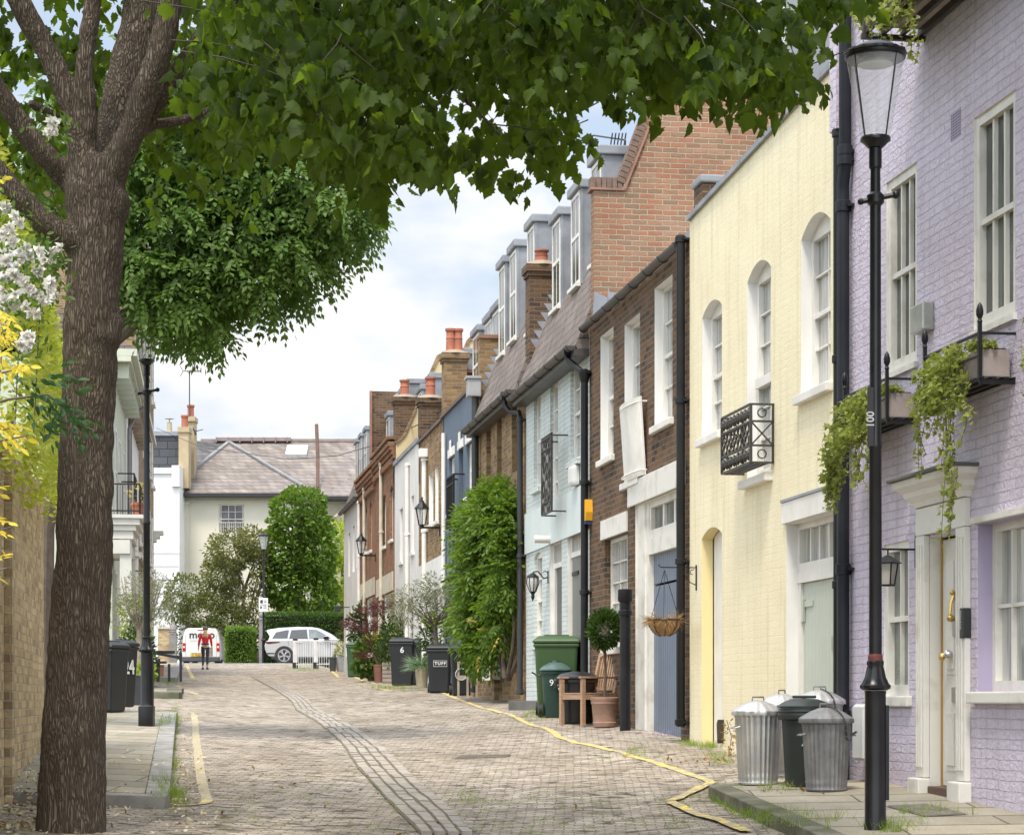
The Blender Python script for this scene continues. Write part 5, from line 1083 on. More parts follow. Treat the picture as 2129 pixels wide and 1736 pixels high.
# ---------------------------------------------------------------- street lamps
lglass = glassmat('lamp_glass', (.85, .87, .88), .74, .06)
def lamp(label, loc, sc=1.0, base=.075, square=False, group='black lamp posts with tapered glass lanterns'):
    t = thing('street_lamp', label, 'street lamp', loc, 0, group); t.scale = (sc,)*3
    c = MB()
    if square: c.box(-.095, .095, -.095, .095, -.05, .26, bev=.012).lathe([(.09, .262), (.076, .30), (.076, .95)], 20)
    else: c.lathe([(.078, -.05), (.078, .03), (.073, .05), (.072, .92), (.075, .95)], 24)
    c.build('base', M('lamp_black', (.006, .006, .007), (.012, .012, .012), sc=5, rough=.3, bump=.08, bsc=9, spec=.4), t, smooth=True)
    MB().lathe([(.078, .952), (.10, .965), (.102, .985), (.088, 1.0), (.07, 1.04), (.06, 1.09), (.052, 1.12), (.056, 1.13), (.056, 1.15), (.046, 1.16)], 24, flute=.05, nf=12).build('collar', MC['lamp_black'], t, smooth=True)
    MB().lathe([(.045, 1.16), (.043, 2.6), (.047, 2.61), (.047, 2.64), (.041, 2.65), (.038, 4.28), (.046, 4.29), (.046, 4.33), (.036, 4.34), (.034, 4.52), (.044, 4.53), (.044, 4.66), (.036, 4.665)], 20).build('shaft', MC['lamp_black'], t, smooth=True)
    MB().box(-.07, -.04, -.045, .045, 1.16*.0+.45, .86, bev=.004) if False else MB().box(.066, .09, -.03, .03, .2, .85, bev=.004).build('access_door', MC['lamp_black'], t)
    k = MB(); k.lathe([(.04, 4.27), (.06, 4.29), (.06, 4.34), (.04, 4.36)], 12); k.tube([(-.09, 0, 4.30), (.13, 0, 4.345)], .018, 8); k.ball((.14, 0, 4.347), .03, 8); k.ball((-.1, 0, 4.298), .024, 8); k.build('ladder_bar', MC['lamp_black'], t, smooth=True)
    ln = MB().lathe([(.05, 4.665), (.09, 4.705), (.104, 4.713), (.104, 4.728), (.098, 4.74)], 24).build('lantern_ring', MC['lamp_black'], t, smooth=True)
    MB().lathe([(.10, 4.74), (.198, 5.28)], 32).build('lantern_glass', lglass, t, smooth=True)
    rb = MB()
    for i in range(4):
        a_ = PI/5+i*PI/2; rb.bar((.099*math.cos(a_), .099*math.sin(a_), 4.74), (.197*math.cos(a_), .197*math.sin(a_), 5.28), .006)
    rb.build('lantern_rib', MC['lamp_black'], t)
    cp_ = MB().lathe([(.203, 5.272), (.208, 5.28), (.208, 5.30), (.19, 5.31), (.17, 5.335), (.12, 5.37), (.06, 5.39), (.04, 5.40), (.02, 5.41), (.025, 5.425), (.012, 5.44), (.001, 5.45)], 28).build('lantern_cap', MC['lamp_black'], t, smooth=True)
    cr_ = MB()
    cr_.lathe([(.204, 5.302), (.212, 5.31), (.209, 5.325), (.195, 5.32)], 48, flute=.03, nf=12)
    cr_.build('crown_ornament', MC['lamp_black'], cp_, smooth=True)
    MB().lathe([(.001, 5.262), (.09, 5.262), (.11, 5.25), (.12, 5.235), (.10, 5.24), (.001, 5.25)], 20).build('lamp_gear', M('gear_white', (.6, .6, .58)), t, smooth=True)
    return t
near = gp(1820, 1724, .1); lp = lamp('near black lamp post on the right pavement by the lilac house', near, 1430*near.y/F/4.715)
MB().lathe([(.0505, 1.155), (.0505, 1.185), (.0455, 1.20)], 16).build('red_primer', M('red_primer', (.20, .035, .025), (.03, .02, .02), rough=.7, sc=9), lp)
def text(body, size, mat, parent, loc, rot, ext=.002, name='lettering', sx=1, bold=0, sp=1):
    cu = bpy.data.curves.new(name, 'FONT'); cu.body = body; cu.size = size; cu.extrude = ext; cu.align_x = 'CENTER'; cu.align_y = 'CENTER'; cu.offset = bold; cu.resolution_u = 3; cu.space_character = sp
    tmp = bpy.data.objects.new('tmp', cu); COL.objects.link(tmp); dg = bpy.context.evaluated_depsgraph_get(); me = bpy.data.meshes.new_from_object(tmp.evaluated_get(dg)); bpy.data.objects.remove(tmp); bpy.data.curves.remove(cu)
    me.materials.clear(); me.materials.append(mat); o = bpy.data.objects.new(name, me); COL.objects.link(o); o.location = loc; o.rotation_euler = rot; o.scale = (sx, 1, 1)
    if parent: o.parent = parent
    return o
# number plate stuck along the shaft
pl_ = MB().box(-.062, -.02, -.052, -.043, 2.62, 3.02).build('number_strip', M('strip_black', (.02, .02, .02)), lp)
text('100', .075, M('strip_white', (.55, .55, .52)), pl_, (-.041, -.053, 2.80), (PI/2, -PI/2, 0), .001, bold=.001)
lb = gp(305, 1509, .1); lamp('black lamp post with square plinth on the left pavement beside the bins', lb, (1458.2-735+50)*lb.y/F/4.74*.985, square=True)
fl_ = P(548, 1377, 100.4); ft = lamp('distant black lamp post with a white notice in front of the leafy column tree', (fl_.x, fl_.y, 1.72), 1.10)
cb = MB().bar((-.35, 0, 4.15), (.35, 0, 4.15), .04).build('cross_arm', MC['lamp_black'], ft)
sg = MB().box(-.19, .19, -.08, -.06, 2.15, 2.72, bev=.01).build('notice', M('sign_white', (.78, .78, .78)), ft)
MB().box(-.13, -.02, -.085, -.081, 2.50, 2.64).box(-.13, .13, -.085, -.081, 2.43, 2.45).box(-.13, -.06, -.085, -.081, 2.28, 2.38).box(-.0, .13, -.085, -.081, 2.36, 2.38).box(-.0, .13, -.085, -.081, 2.30, 2.32).box(.02, .13, -.085, -.081, 2.54, 2.56).box(.02, .13, -.085, -.081, 2.60, 2.62).build('notice_print', M('sign_black', (.05, .05, .06)), sg)
# wall lanterns on brackets
def wlamp(label, dx, dyw, dxw, sc=1.0):
    h0 = House.__new__(House); Yw = F*AR/(dxw-CX+KR*F); pw_ = Vector((AR-KR*Yw, Yw, (HZ-dyw)*Yw/F)); arm = (dxw-dx)*Yw/F
    t = thing('wall_lantern', label, 'wall lantern', pw_, ANG, 'black lanterns on wall brackets up the street'); t.scale = (.85,)*3; arm /= .85
    b = MB(); b.box(-.03, .03, -.03, 0, -.2, .08); b.bar((0, -.01, 0), (0, -arm, 0), .05); b.lathe([(.05, -.03), (.07, .0), (.05, .05)], 10, (0, -arm, 0)); b.build('bracket', MC['lamp_black'], t)
    z = .06; MB().lathe([(.09, z), (.17, z+.42)], 6, (0, -arm, 0)).build('lantern_glass', lglass, t); r_ = MB()
    for i in range(6): a_ = 2*PI*i/6; r_.bar((.092*math.cos(a_), -arm+.092*math.sin(a_), z), (.172*math.cos(a_), -arm+.172*math.sin(a_), z+.42), .016)
    r_.lathe([(.1, z-.01), (.1, z+.015)], 6, (0, -arm, 0)); r_.build('lantern_frame', MC['lamp_black'], t)
    MB().lathe([(.20, z+.42), (.19, z+.45), (.13, z+.52), (.06, z+.60), (.05, z+.64), (.02, z+.66), (.035, z+.70), (.001, z+.75)], 12, (0, -arm, 0)).build('lantern_cap', MC['lamp_black'], t)
wlamp('black bracket lantern above the olive tree on the white and stock brick house', 877, 1097, 915); wlamp('smaller looking bracket lantern on the orange brown brick house farther up the street', 751, 1155, 781)
def carriage(label, h, dx, dxw, dy, style):
    u, z = h.h(dxw, dy); Yw = F*AR/(dxw-CX+KR*F); pw_ = Vector((AR-KR*Yw, Yw, (HZ-dy)*Yw/F)); t = thing('wall_lantern', label, 'wall lantern', pw_, ANG); arm = .24
    if style == 'coach': t.scale = (.78,)*3
    if style == 'box':
        b = MB(); b.box(-.012, .012, -.012, 0, -.12, .10); b.prism([(-.012, .10), (0, .15), (.012, .10)], -.012, 0, axis=1); b.bar((0, -.005, .03), (0, -arm-.08, .03), .016); b.tube([(0, -arm-.08, .03), (0, -arm-.11, .05), (0, -arm-.09, .075), (0, -arm-.07, .065)], .009, 6); b.tube([(0, -arm, .03), (0, -arm, -.02)], .007, 6); b.build('bracket', blackp, t)
        k = MB(); k.lathe([(.115, -.085), (.12, -.08), (.02, -.02), (.001, -.015)], 4, (0, -arm, 0)); k.lathe([(.055, -.27), (.058, -.262), (.058, -.255)], 4, (0, -arm, 0))
        for i in range(4): a_ = PI/2*i; k.bar((.085*math.cos(a_), -arm+.085*math.sin(a_), -.085), (.055*math.cos(a_), -arm+.055*math.sin(a_), -.262), .010)
        k.build('lantern_frame', blackp, t); MB().lathe([(.052, -.255), (.08, -.088)], 4, (0, -arm, 0)).build('lantern_glass', M('frosted_glass', (.45, .42, .38), (.35, .33, .3), rough=.2), t)
    else:
        b = MB(); b.box(-.03, .03, -.015, 0, -.14, .12); b.tube([(0, -.01, -.02), (0, -.10, -.04), (0, -.16, .04), (0, -.22, .10), (0, -.30, .09), (0, -.32, .02)], .014, 8); b.tube([(0, -.01, .07), (0, -.06, .11), (0, -.12, .07)], .011, 6); b.build('bracket', blackp, t, smooth=True); c_ = (0, -.32, 0)
        k = MB(); k.lathe([(.13, -.03), (.12, .0), (.05, .05), (.02, .07)], 8, c_); k.lathe([(.06, -.33), (.07, -.31), (.05, -.34), (.03, -.38), (.04, -.42), (.001, -.52)], 8, c_)
        for i in range(8): a_ = 2*PI*i/8; k.tube([(.12*math.cos(a_), -.32+.12*math.sin(a_), -.03), (.13*math.cos(a_), -.32+.13*math.sin(a_), -.15), (.065*math.cos(a_), -.32+.065*math.sin(a_), -.31)], .008, 5)
        k.build('lantern_frame', blackp, t); MB().lathe([(.06, -.31), (.118, -.15), (.11, -.03)], 16, c_).build('lantern_glass', M('milky_glass', (.62, .62, .6), rough=.15), t, smooth=True)
carriage('small black box lantern on a curled bracket beside the white front door', PW, 1871, 1905, 1150, 'box')
carriage('ornate black coach lantern with eight ribs on the aqua house', AH, 1118, 1140, 1198, 'coach')

# ---------------------------------------------------------------- bins
def wheelie(label, loc, rz, w=.58, d=.70, hh=1.06, col=(.016, .018, .020), name='wheelie_bin', group=None, lidcol=None, deep=False):
    m = M('bin_plastic_%d' % int(col[0]*1000+col[1]*100000), col, tuple(x*.8 for x in col), sc=2, rough=.42, bump=.05, bsc=60)
    t = thing(name, label, 'bin', loc, rz, group); b = MB(); k = .82
    hb = hh*.9
    b.prism([(-w/2*k, 0), (w/2*k, 0), (w/2*.97, hb), (-w/2*.97, hb)], -d/2*.78, d/2*.8, axis=1)
    V = [( x*w/2*(k if z == 0 else .97), y*d/2*(.80 if z == 0 else .97), z*hb) for z in (0, 1) for x, y in ((-1,-1),(1,-1),(1,1),(-1,1))]
    b = MB(); b.add(V, [(0,3,2,1),(4,5,6,7),(0,1,5,4),(1,2,6,5),(2,3,7,6),(3,0,4,7)]); b.build('body', m, t, bevel=.035)
    MB().box(-w/2*1.02, w/2*1.02, -d/2*1.02, d/2*1.0, hb-.05, hb+.004, bev=.02).build('rim', m, t)
    l_ = MB(); V = [(x*w/2*s_, y*d/2*s_+(.0), z) for z, s_ in ((hb+.008, 1.05), (hb+.05, 1.05), (hh+.0, .80)) for x, y in ((-1,-1),(1,-1),(1,1),(-1,1))]
    l_.add(V, [(0,3,2,1),(8,9,10,11)]+[(r_*4+i, r_*4+(i+1) % 4, r_*4+4+(i+1) % 4, r_*4+4+i) for r_ in (0, 1) for i in range(4)]); ld = l_.build('lid', m if not lidcol else M('bin_lid', lidcol), t, bevel=.015)
    MB().box(-w*.28, w*.28, -d*.3, -d*.1, hh+.001, hh+.018, bev=.008).build('lid_grip', m, ld)
    h_ = MB(); h_.tube([(-w*.35, d/2+.0, hb-.06), (-w*.35, d/2+.07, hb+.0), (w*.35, d/2+.07, hb+.0), (w*.35, d/2+.0, hb-.06)], .016, 8); h_.build('handle', m, t)
    for s_ in (-1, 1): wv = MB(); wv.tube([(s_*w*.40, d/2*.80+.0, .10), (s_*(w*.40+.06), d/2*.80, .10)], .10, 16); wv.build('wheel', M('rubber', (.015, .015, .015), rough=.7), t, smooth=True)
    return t
txw = M('sticker_white', (.72, .72, .70), rough=.5)
face = R(0)
b6 = gp(838, 1425); t = wheelie('tall black wheelie bin marked 6 beside the tall beige pot', b6, R(-4), .57, .74, 1.12); text('6', .19, txw, t, (.02, -.368, .83), (PI/2, 0, 0), .002, bold=.004)
b6b = bk(876, 1425, .6); wheelie('black wheelie bin half hidden behind the one marked 6 with a clear sack on top', b6b, R(-6), .57, .74, 1.07)
sk_ = thing('plastic_sack', 'clear grey plastic sack resting on the half hidden black bin', 'sack', b6b+Vector((.12, -.05, 1.07))); MB().ball((0, 0, .13), .17, 12, sz=.8).build('sack', M('clear_plastic', (.45, .47, .5), (.3, .32, .35), sc=9, rough=.2, bump=.8), sk_, smooth=True)
bt_ = gp(914, 1440); t = wheelie('black wheelie bin with a TUFF sticker on its front', bt_, R(-2), .50, .55, .98); stk = t
text('TUFF', .088, txw, t, (.03, -.274, .60), (PI/2, 0, 0), .002, bold=.003, sp=1.25)
f = MB(); 
for a_, b_, c_, d_ in ((-.11, .17, .535, .542), (-.11, .17, .655, .662), (-.11, -.103, .542, .655), (.163, .17, .542, .655)): f.box(a_, b_, -.275, -.270, c_, d_)
f.build('sticker_border', txw, t)
q2 = P(962, 0, 43.4); bt2 = Vector((q2.x, 43.4, G(q2.x, 43.4))); wheelie('black wheelie bin standing right of the TUFF one behind a wooden stand', bt2, R(3), .50, .55, .98)
gb_ = gp(740, 1407); wheelie('mid green wheelie bin far up the street by the leafy pots', gb_, R(-5), .50, .56, 1.0, col=(.05, .12, .06))
bx_ = P(1158, 0, 32.75); bb = Vector((bx_.x, 32.75, G(bx_.x, 32.75))); wheelie('large bright green wheelie bin standing against the aqua house', bb, R(-3), .66, .70, 1.18, col=(.045, .095, .028))
lbn = gp(221, 1480, .1); wheelie('black wheelie bin nearest the big tree on the left pavement', lbn, R(66), .48, .50, 1.0)
lb2 = gp(240, 1470, .1); t = wheelie('black wheelie bin numbered 24 behind its neighbour on the left pavement', lb2+Vector((.02, .1, 0)), R(62), .46, .46, 1.02); text('24', .30, txw, t, (-.02, -.232, .60), (R(86), 0, 0), .004, bold=.006, sx=.85)
# small dark green dustbin with writing, and black tub
dg_ = M('dark_green_plastic', (.012, .045, .032), (.010, .035, .026), rough=.35)
p_ = gp(1155, 1491); t = thing('plastic_dustbin', 'dark green plastic dustbin with white scrawled 9L W below the big green bin', 'bin', p_, R(0))
MB().lathe([(.16, 0), (.165, .02), (.205, .62), (.225, .63), (.23, .67), (.22, .68)], 24).build('body', dg_, t, smooth=True); ld = MB().lathe([(.24, .682), (.24, .70), (.19, .75), (.09, .80), (.05, .80), (.05, .83), (.001, .83)], 24).build('lid', M('grey_green_lid', (.08, .13, .12), (.06, .1, .09), rough=.3), t, smooth=True)
hh_ = MB(); hh_.tube([(-.22, 0, .62), (-.27, 0, .60), (-.31, 0, .64), (-.35, 0, .66)], .012, 6); hh_.build('clip', blackp, t, smooth=True)
text('9L', .13, txw, t, (-.03, -.215, .50), (R(86), 0, R(-6)), .012, bold=.001); text('W', .13, txw, t, (.10, -.20, .38), (R(86), 0, R(8)), .012)
w_ = MB(); w_.tube([(-.19, .05, .10), (-.25, .05, .10)], .10, 14); w_.build('wheel', MC['rubber'], t, smooth=True)
p_ = gp(1200, 1504); t = thing('plastic_dustbin', 'round black plastic dustbin tucked behind the wooden chair', 'bin', p_); bl = M('black_plastic', (.018, .019, .02), (.013, .013, .014), rough=.35)
MB().lathe([(.21, 0), (.215, .02), (.25, .55), (.28, .56), (.285, .60), (.27, .61)], 24).build('body', bl, t, smooth=True); MB().lathe([(.29, .612), (.29, .635), (.24, .68), (.10, .71), (.001, .715)], 24).build('lid', bl, t, smooth=True); MB().box(-.32, -.27, -.04, .04, .5, .6, bev=.01).box(.27, .34, -.04, .04, .46, .58, bev=.01).build('handle', bl, t)
# galvanised dustbins on the right pavement
galv = M('galvanised_steel', (.68, .66, .62), (.50, .50, .49), sc=5, rough=.38, bump=.15, bsc=40, metal=.75); galvd = M('weathered_galvanised', (.27, .27, .265), (.18, .18, .185), sc=9, rough=.55, bump=.2, bsc=45, metal=.6); galvl = M('bright_galvanised', (.78, .78, .77), (.62, .62, .62), sc=6, rough=.3, bump=.15, metal=.7)
def dustbin(label, loc, r, hh, mb_, ml, chain=False, rz=0):
    t = thing('metal_dustbin', label, 'dustbin', loc, rz, 'metal dustbins on the right pavement')
    MB().lathe([(r*.80, 0), (r*.83, .015), (r*.80, .03), (r*.815, .05), (r*.83, .075), (r*.815, .09), (r*.83, .11), (r*.95, hh*.93), (r*.99, hh*.94), (r*.99, hh*.955), (r*.955, hh*.965), (r*.985, hh*.98), (r*.98, hh)], 120, flute=.018, nf=30).build('body', mb_, t, smooth=True)
    l_ = MB(); l_.lathe([(r*1.09, hh-.028), (r*1.10, hh-.024), (r*1.085, hh+.008), (r*1.0, hh+.022), (r*.62, hh+.068), (r*.3, hh+.092), (r*.25, hh+.096), (.001, hh+.098)], 120, flute=.02, nf=15); ld = l_.build('lid', ml, t, smooth=True)
    z = hh+.092; MB().tube([(-.055, 0, z-.005), (-.05, 0, z+.035), (.05, 0, z+.035), (.055, 0, z-.005)], .007, 8).build('lid_handle', galvd, ld, smooth=True)
    for s_ in (-1, 1):
        hq = MB(); hq.tube([(s_*r*.92, -.055, hh*.80), (s_*(r*.92+.04), -.05, hh*.78), (s_*(r*.92+.04), .05, hh*.78), (s_*r*.92, .055, hh*.80)], .008, 6); hq.build('side_handle', mb_, t, smooth=True)
    if chain:
        c_ = MB(); pts = [Vector((.0, -.03, hh+.11)), Vector((.07, -r*.6, hh+.065)), Vector((.10, -r*1.06, hh-.02)), Vector((.12, -r*.98, hh-.16)), Vector((.17, -r*.85, hh-.12)), Vector((.22, -r*.62, hh-.10))]
        n = 34
        for i in range(n):
            p0 = catp(pts, i/n*(len(pts)-1)); p1 = catp(pts, min((i+1.35)/n*(len(pts)-1), len(pts)-1.001)); o_ = Vector((.006, 0, 0)) if i % 2 else Vector((0, .003, .006))
            c_.tube([p0+o_, p1+o_], .0035, 5); c_.tube([p0-o_, p1-o_], .0035, 5)
        c_.build('chain', M('chain_steel', (.10, .10, .10), rough=.4, metal=.8), t)
    return t
c1_ = gp(1576, 1630, .1); s0 = c1_.y/F
dustbin('bright galvanised dustbin with a shiny fluted lid nearest the cream yellow wall', c1_, 50*s0, 150*s0, galv, galvl, rz=.3)
q = c1_+Vector((.28, .62, 0)); q.z = G(q.x, q.y)+.1; dustbin('galvanised dustbin mostly hidden behind the bright one with only its lid showing', q, .19, .64, galv, galvl, rz=.9)
q = gp(1700, 1622, .1)+Vector((.08, .45, 0)); q.z = G(q.x, q.y)+.1; dustbin('pale lidded metal dustbin at the back of the group against the drainpipes', q, .21, .66, galv, galvl, True)
c4_ = gp(1718, 1644, .1); s0 = c4_.y/F; dustbin('dull weathered metal dustbin in front with a chain draped over its lid', c4_, 52*s0, 148*s0, galvd, galvd, True, rz=.1)
c3_ = gp(1668, 1637, .1); c3_ = c3_+Vector((.04, .18, 0)); s0 = c3_.y/F; t = thing('plastic_dustbin', 'dark grey green plastic dustbin standing between the metal ones', 'dustbin', c3_)
dgp = M('grey_green_plastic', (.028, .036, .034), (.02, .028, .026), rough=.35); r = .21
MB().lathe([(r*.72, 0), (r*.76, .02), (r*.90, .56), (r*1.02, .57), (r*1.06, .60), (r*1.04, .62), (r*1.08, .635), (r*1.06, .66)], 30).build('body', dgp, t, smooth=True); MB().lathe([(r*1.10, .662), (r*1.11, .68), (r*.9, .71), (r*.55, .74), (.001, .745)], 30).build('lid', dgp, t, smooth=True)
text('4', .19, M('worn_white', (.4, .42, .4)), t, (.0, -r*.86, .36), (R(88), 0, 0), .012)
MB().box(-.1, .1, -.03, .03, .745, .77, bev=.01).build('lid_handle', dgp, t)

# ---------------------------------------------------------------- chair, pots, stands, planters
wood = M('teak', (.40, .25, .15), (.30, .19, .12), sc=4, rough=.65, bump=.25, bsc=30, stretch=(1, 1, 8)); gwood = M('weathered_wood', (.42, .36, .27), (.30, .26, .20), sc=5, rough=.8, bump=.3)
cp0 = gp(1224, 1508); ch = thing('garden_chair', 'wooden slatted garden armchair facing left beside the potted bay tree', 'chair', cp0+Vector((0, .15, 0)), R(-62))
s = .76*1.0
lg = lambda x, y, z0, z1, **k: MB().box(x-.028, x+.028, y-.028, y+.028, z0, z1, bev=.004)
lg(-.29, -.25, 0, .63).build('leg', wood, ch); lg(.29, -.25, 0, .63).build('leg', wood, ch)
for x in (-.29, .29): q = MB(); q.bar((x, .25, 0), (x, .25, .45), .055); q.bar((x, .25, .44), (x, .38, .98), .055); q.build('leg', wood, ch)
q = MB()
for i in range(6): q.box(-.30, .30, -.24+i*.082, -.24+i*.082+.066, .42, .44, bev=.003)
q.box(-.26, .26, -.26, -.235, .35, .415).box(-.26, .26, .22, .245, .35, .415).box(-.305, -.28, -.22, .22, .35, .415).box(.28, .305, -.22, .22, .35, .415); q.build('seat', wood, ch)
for x in (-.29, .29): q = MB(); q.box(x-.035, x+.035, -.30, .30, .632, .658, bev=.006); q.build('armrest', wood, ch)
q = MB(); q.bar((-.26, .275, .50), (.26, .275, .50), .05, .05); q.tube([(-.27, .365, .93), (-.1, .378, .985), (.1, .378, .985), (.27, .365, .93)], .032, 6)
for i in range(8): x = -.22+i*.063; q.bar((x, .28, .52), (x, .367, .95), .034, .014)
q.build('backrest', wood, ch)
pb = gp(1257, 1511); bay = thing('bay_tree', 'clipped ball bay tree on a bare stem in a fat terracotta pot', 'potted tree', pb); s0 = pb.y/F
r = 29*s0; MB().lathe([(r*.80, 0), (r*.82, .01), (r*.86, .06), (r*.82, .07), (r*.93, .30), (r*.98, .31), (r*.98, .345), (r*1.03, .36), (r*1.03, .39), (r*.93, .395), (r*.9, .34), (.001, .34)], 28).build('pot', M('pale_terracotta', (.36, .225, .16), (.27, .17, .125), sc=6, rough=.8, bump=.2), bay, smooth=True)
bz = (1511-1308)*s0; MB().tube([(0, 0, .3), (.012, 0, .7), (0, 0, bz-.12)], .018, 8).build('trunk', M('stem_bark', (.13, .10, .06), (.09, .07, .05), rough=.9), bay)
bp = shell(1500, (0, 0, bz), (.205, .205, .25), inner=.45, seed=5); leaves('crown', [p[:] for p, d in bp], [(d+Vector((0, 0, .25)))[:] for p, d in bp], rng.uniform(.05, .085, len(bp)), 'oval', leafmat('bay_leaf', (.030, .055, .016), (.075, .13, .03), .22, .35), bay)
# hanging basket
hp = F*AR/(1449-CX+KR*F); hw = Vector((AR-KR*hp, hp, 0)); hk = thing('basket_bracket', 'scrolled black iron bracket fixed to the edge of the cream yellow wall', 'bracket', (hw.x, hw.y, (HZ-1180)*hp/F), ANG)
q = MB(); q.bar((0, -.01, .03), (0, -.01, -.26), .014); q.bar((0, -.01, 0), (0, -.42, 0), .012); q.tube([(0, -.01, -.2), (0, -.08, -.17), (0, -.14, -.08), (0, -.2, -.01)], .006, 5); q.tube([(0, -.03, -.02), (0, -.07, -.03), (0, -.08, -.07), (0, -.05, -.08)], .005, 5); q.tube([(0, -.42, 0), (0, -.45, .02), (0, -.43, .04)], .006, 5); q.build('bracket', blackp, hk)
bc = Vector((hk.location))+VY*-.38; hb = thing('hanging_basket', 'coir lined hanging basket of dead grass in front of the blue grey door', 'basket', bc+Vector((0, 0, -.60))); r = .19
MB().lathe([(.001, -.185), (.06, -.18), (.13, -.14), (.175, -.07), (.19, 0), (.18, 0), (.001, -.02)], 20).build('liner', M('coir', (.34, .20, .09), (.22, .13, .06), sc=20, rough=.95, bump=.9, bsc=60), hb, smooth=True)
q = MB(); q.lathe([(.192, -.008), (.197, 0), (.192, .008)], 24)
for i in range(8): a_ = 2*PI*i/8; q.tube([(.193*math.cos(a_)*c_, .193*math.sin(a_)*c_, z_) for c_, z_ in ((1, 0), (.92, -.075), (.68, -.146), (.3, -.187))], .004, 5)
q.build('wire_frame', blackp, hb); q = MB()
for i in range(3): a_ = 2*PI*i/3+.4; q.tube([(.19*math.cos(a_), .19*math.sin(a_), 0), (0, 0, .57)], .004, 5)
q.build('chain', blackp, hb)
n = 420; an = rng.uniform(0, 2*PI, n); ps = np.c_[.14*np.cos(an), .14*np.sin(an), np.zeros(n)]; dd = np.c_[np.cos(an)*.8+rng.normal(0, .3, n), np.sin(an)*.8+rng.normal(0, .3, n), rng.uniform(-1.0, .7, n)]
dd[an > 0, 0] -= .5; leaves('dead_grass', ps, dd, rng.uniform(.06, .20, n), 'blade', leafmat('straw', (.24, .14, .07), (.38, .25, .13), .2), hb)
def FPw(dx, dy, v):
    a = AR+v*math.sqrt(1+KR*KR); Y = F*a/(dx-CX+KR*F); return Vector((a-KR*Y, Y, (HZ-dy)*Y/F))
# wooden stand
p_ = P(972, 0, 42.2); p_.z = G(p_.x, p_.y); t = thing('wooden_stand', 'open weathered wooden stand in front of the right black bin', 'stand', p_, R(5)); w_ = 38*p_.y/F; hh_ = 74*p_.y/F
for x, y in ((-w_/2, 0), (-w_/2+.17, -.08), (w_/2, 0)): MB().box(x-.02, x+.02, y-.02, y+.02, 0, hh_).build('leg', gwood, t)
MB().box(-w_/2, w_/2, -.02, .3, hh_-.05, hh_, bev=.004).box(-w_/2+.02, w_/2, -.01, .02, hh_*.52, hh_*.52+.06).box(-w_/2+.02, w_/2, -.012, .3, hh_*.28*1.8, hh_*.28*1.8+.02).build('shelf', gwood, t)
q = MB(); q.tube([(.0+.11*math.cos(2*PI*i/16)-.12, -.03, hh_*.64+.11*math.sin(2*PI*i/16)) for i in range(17)], .012, 6); q.build('hose_ring', M('ring_pale', (.5, .5, .48)), t)
def pot(label, dx, dy, wpx, hpx, col, name='plant_pot', taper=.72, shape='round', c2=None, cat='plant pot'):
    p = gp(dx, dy); s0 = p.y/F; r = wpx*s0/2; hh = hpx*s0; m = M('pot_%s' % label[:22].replace(' ', '_'), col, c2, sc=5, rough=.7, bump=.15); t = thing(name, label, cat, p)
    if shape == 'round': MB().lathe([(r*taper, 0), (r*.96, hh*.88), (r*1.03, hh*.9), (r*1.03, hh), (r*.88, hh), (r*.85, hh*.9), (.001, hh*.9)], 20).build('pot', m, t, smooth=True)
    else: MB().add([(sx*r*(taper if z == 0 else 1), sy*r*.9*(taper if z == 0 else 1), z*hh) for z in (0, 1) for sx, sy in ((-1,-1),(1,-1),(1,1),(-1,1))], [(0,3,2,1),(4,5,6,7),(0,1,5,4),(1,2,6,5),(2,3,7,6),(3,0,4,7)]).build('pot', m, t, bevel=.012)
    return t, r, hh, s0
def fol(parent, n, c, rad, size, kind, mat, seed=0, inner=.4, gap=0, droop=.1, name='foliage', gs=3):
    pts = shell(n, c, rad, inner=inner, gap=gap, gs=gs, seed=seed)
    return leaves(name, [p[:] for p, d in pts], [(d+Vector((random.gauss(0, .5), random.gauss(0, .5), random.gauss(-droop, .4))))[:] for p, d in pts], rng.uniform(size*.7, size*1.3, len(pts)), kind, mat, parent)
lg_mid = leafmat('shrub_green', (.045, .085, .018), (.12, .20, .04), .3); lg_dark = leafmat('shrub_dark', (.018, .035, .012), (.06, .10, .025), .22); lg_lime = leafmat('shrub_lime', (.12, .18, .02), (.30, .36, .05), .35); lg_olive = leafmat('olive_leaf', (.12, .135, .08), (.26, .27, .18), .2); lg_red = leafmat('maple_red', (.05, .018, .02), (.12, .045, .045), .3, tcol=(.25, .07, .06)); lg_var = leafmat('variegated', (.20, .24, .08), (.62, .58, .36), .25)
bark0 = M('shrub_bark', (.14, .11, .08), (.08, .06, .05), sc=6, rough=.9, bump=.4)
t, r, hh, s0 = pot('tall beige tapered pot with blue green fescue grass beside the 6 bin', 877, 1430, 30, 46, (.44, .38, .26), c2=(.36, .30, .2))
n = 520; an = rng.uniform(0, 2*PI, n); leaves('grass', np.c_[r*.5*np.cos(an), r*.5*np.sin(an), np.full(n, hh)], np.c_[np.cos(an)*.9-.35, np.sin(an)*.9, rng.uniform(-.5, 1.1, n)], rng.uniform(.22, .48, n), 'blade', leafmat('fescue', (.12, .20, .13), (.28, .38, .26), .2), t)
t, r, hh, s0 = pot('round reddish clay pot holding the purple leaved Japanese maple', 787, 1419, 22, 38, (.28, .13, .10), name='japanese_maple', cat='potted tree')
hz_ = lambda y: (1419-y)*s0
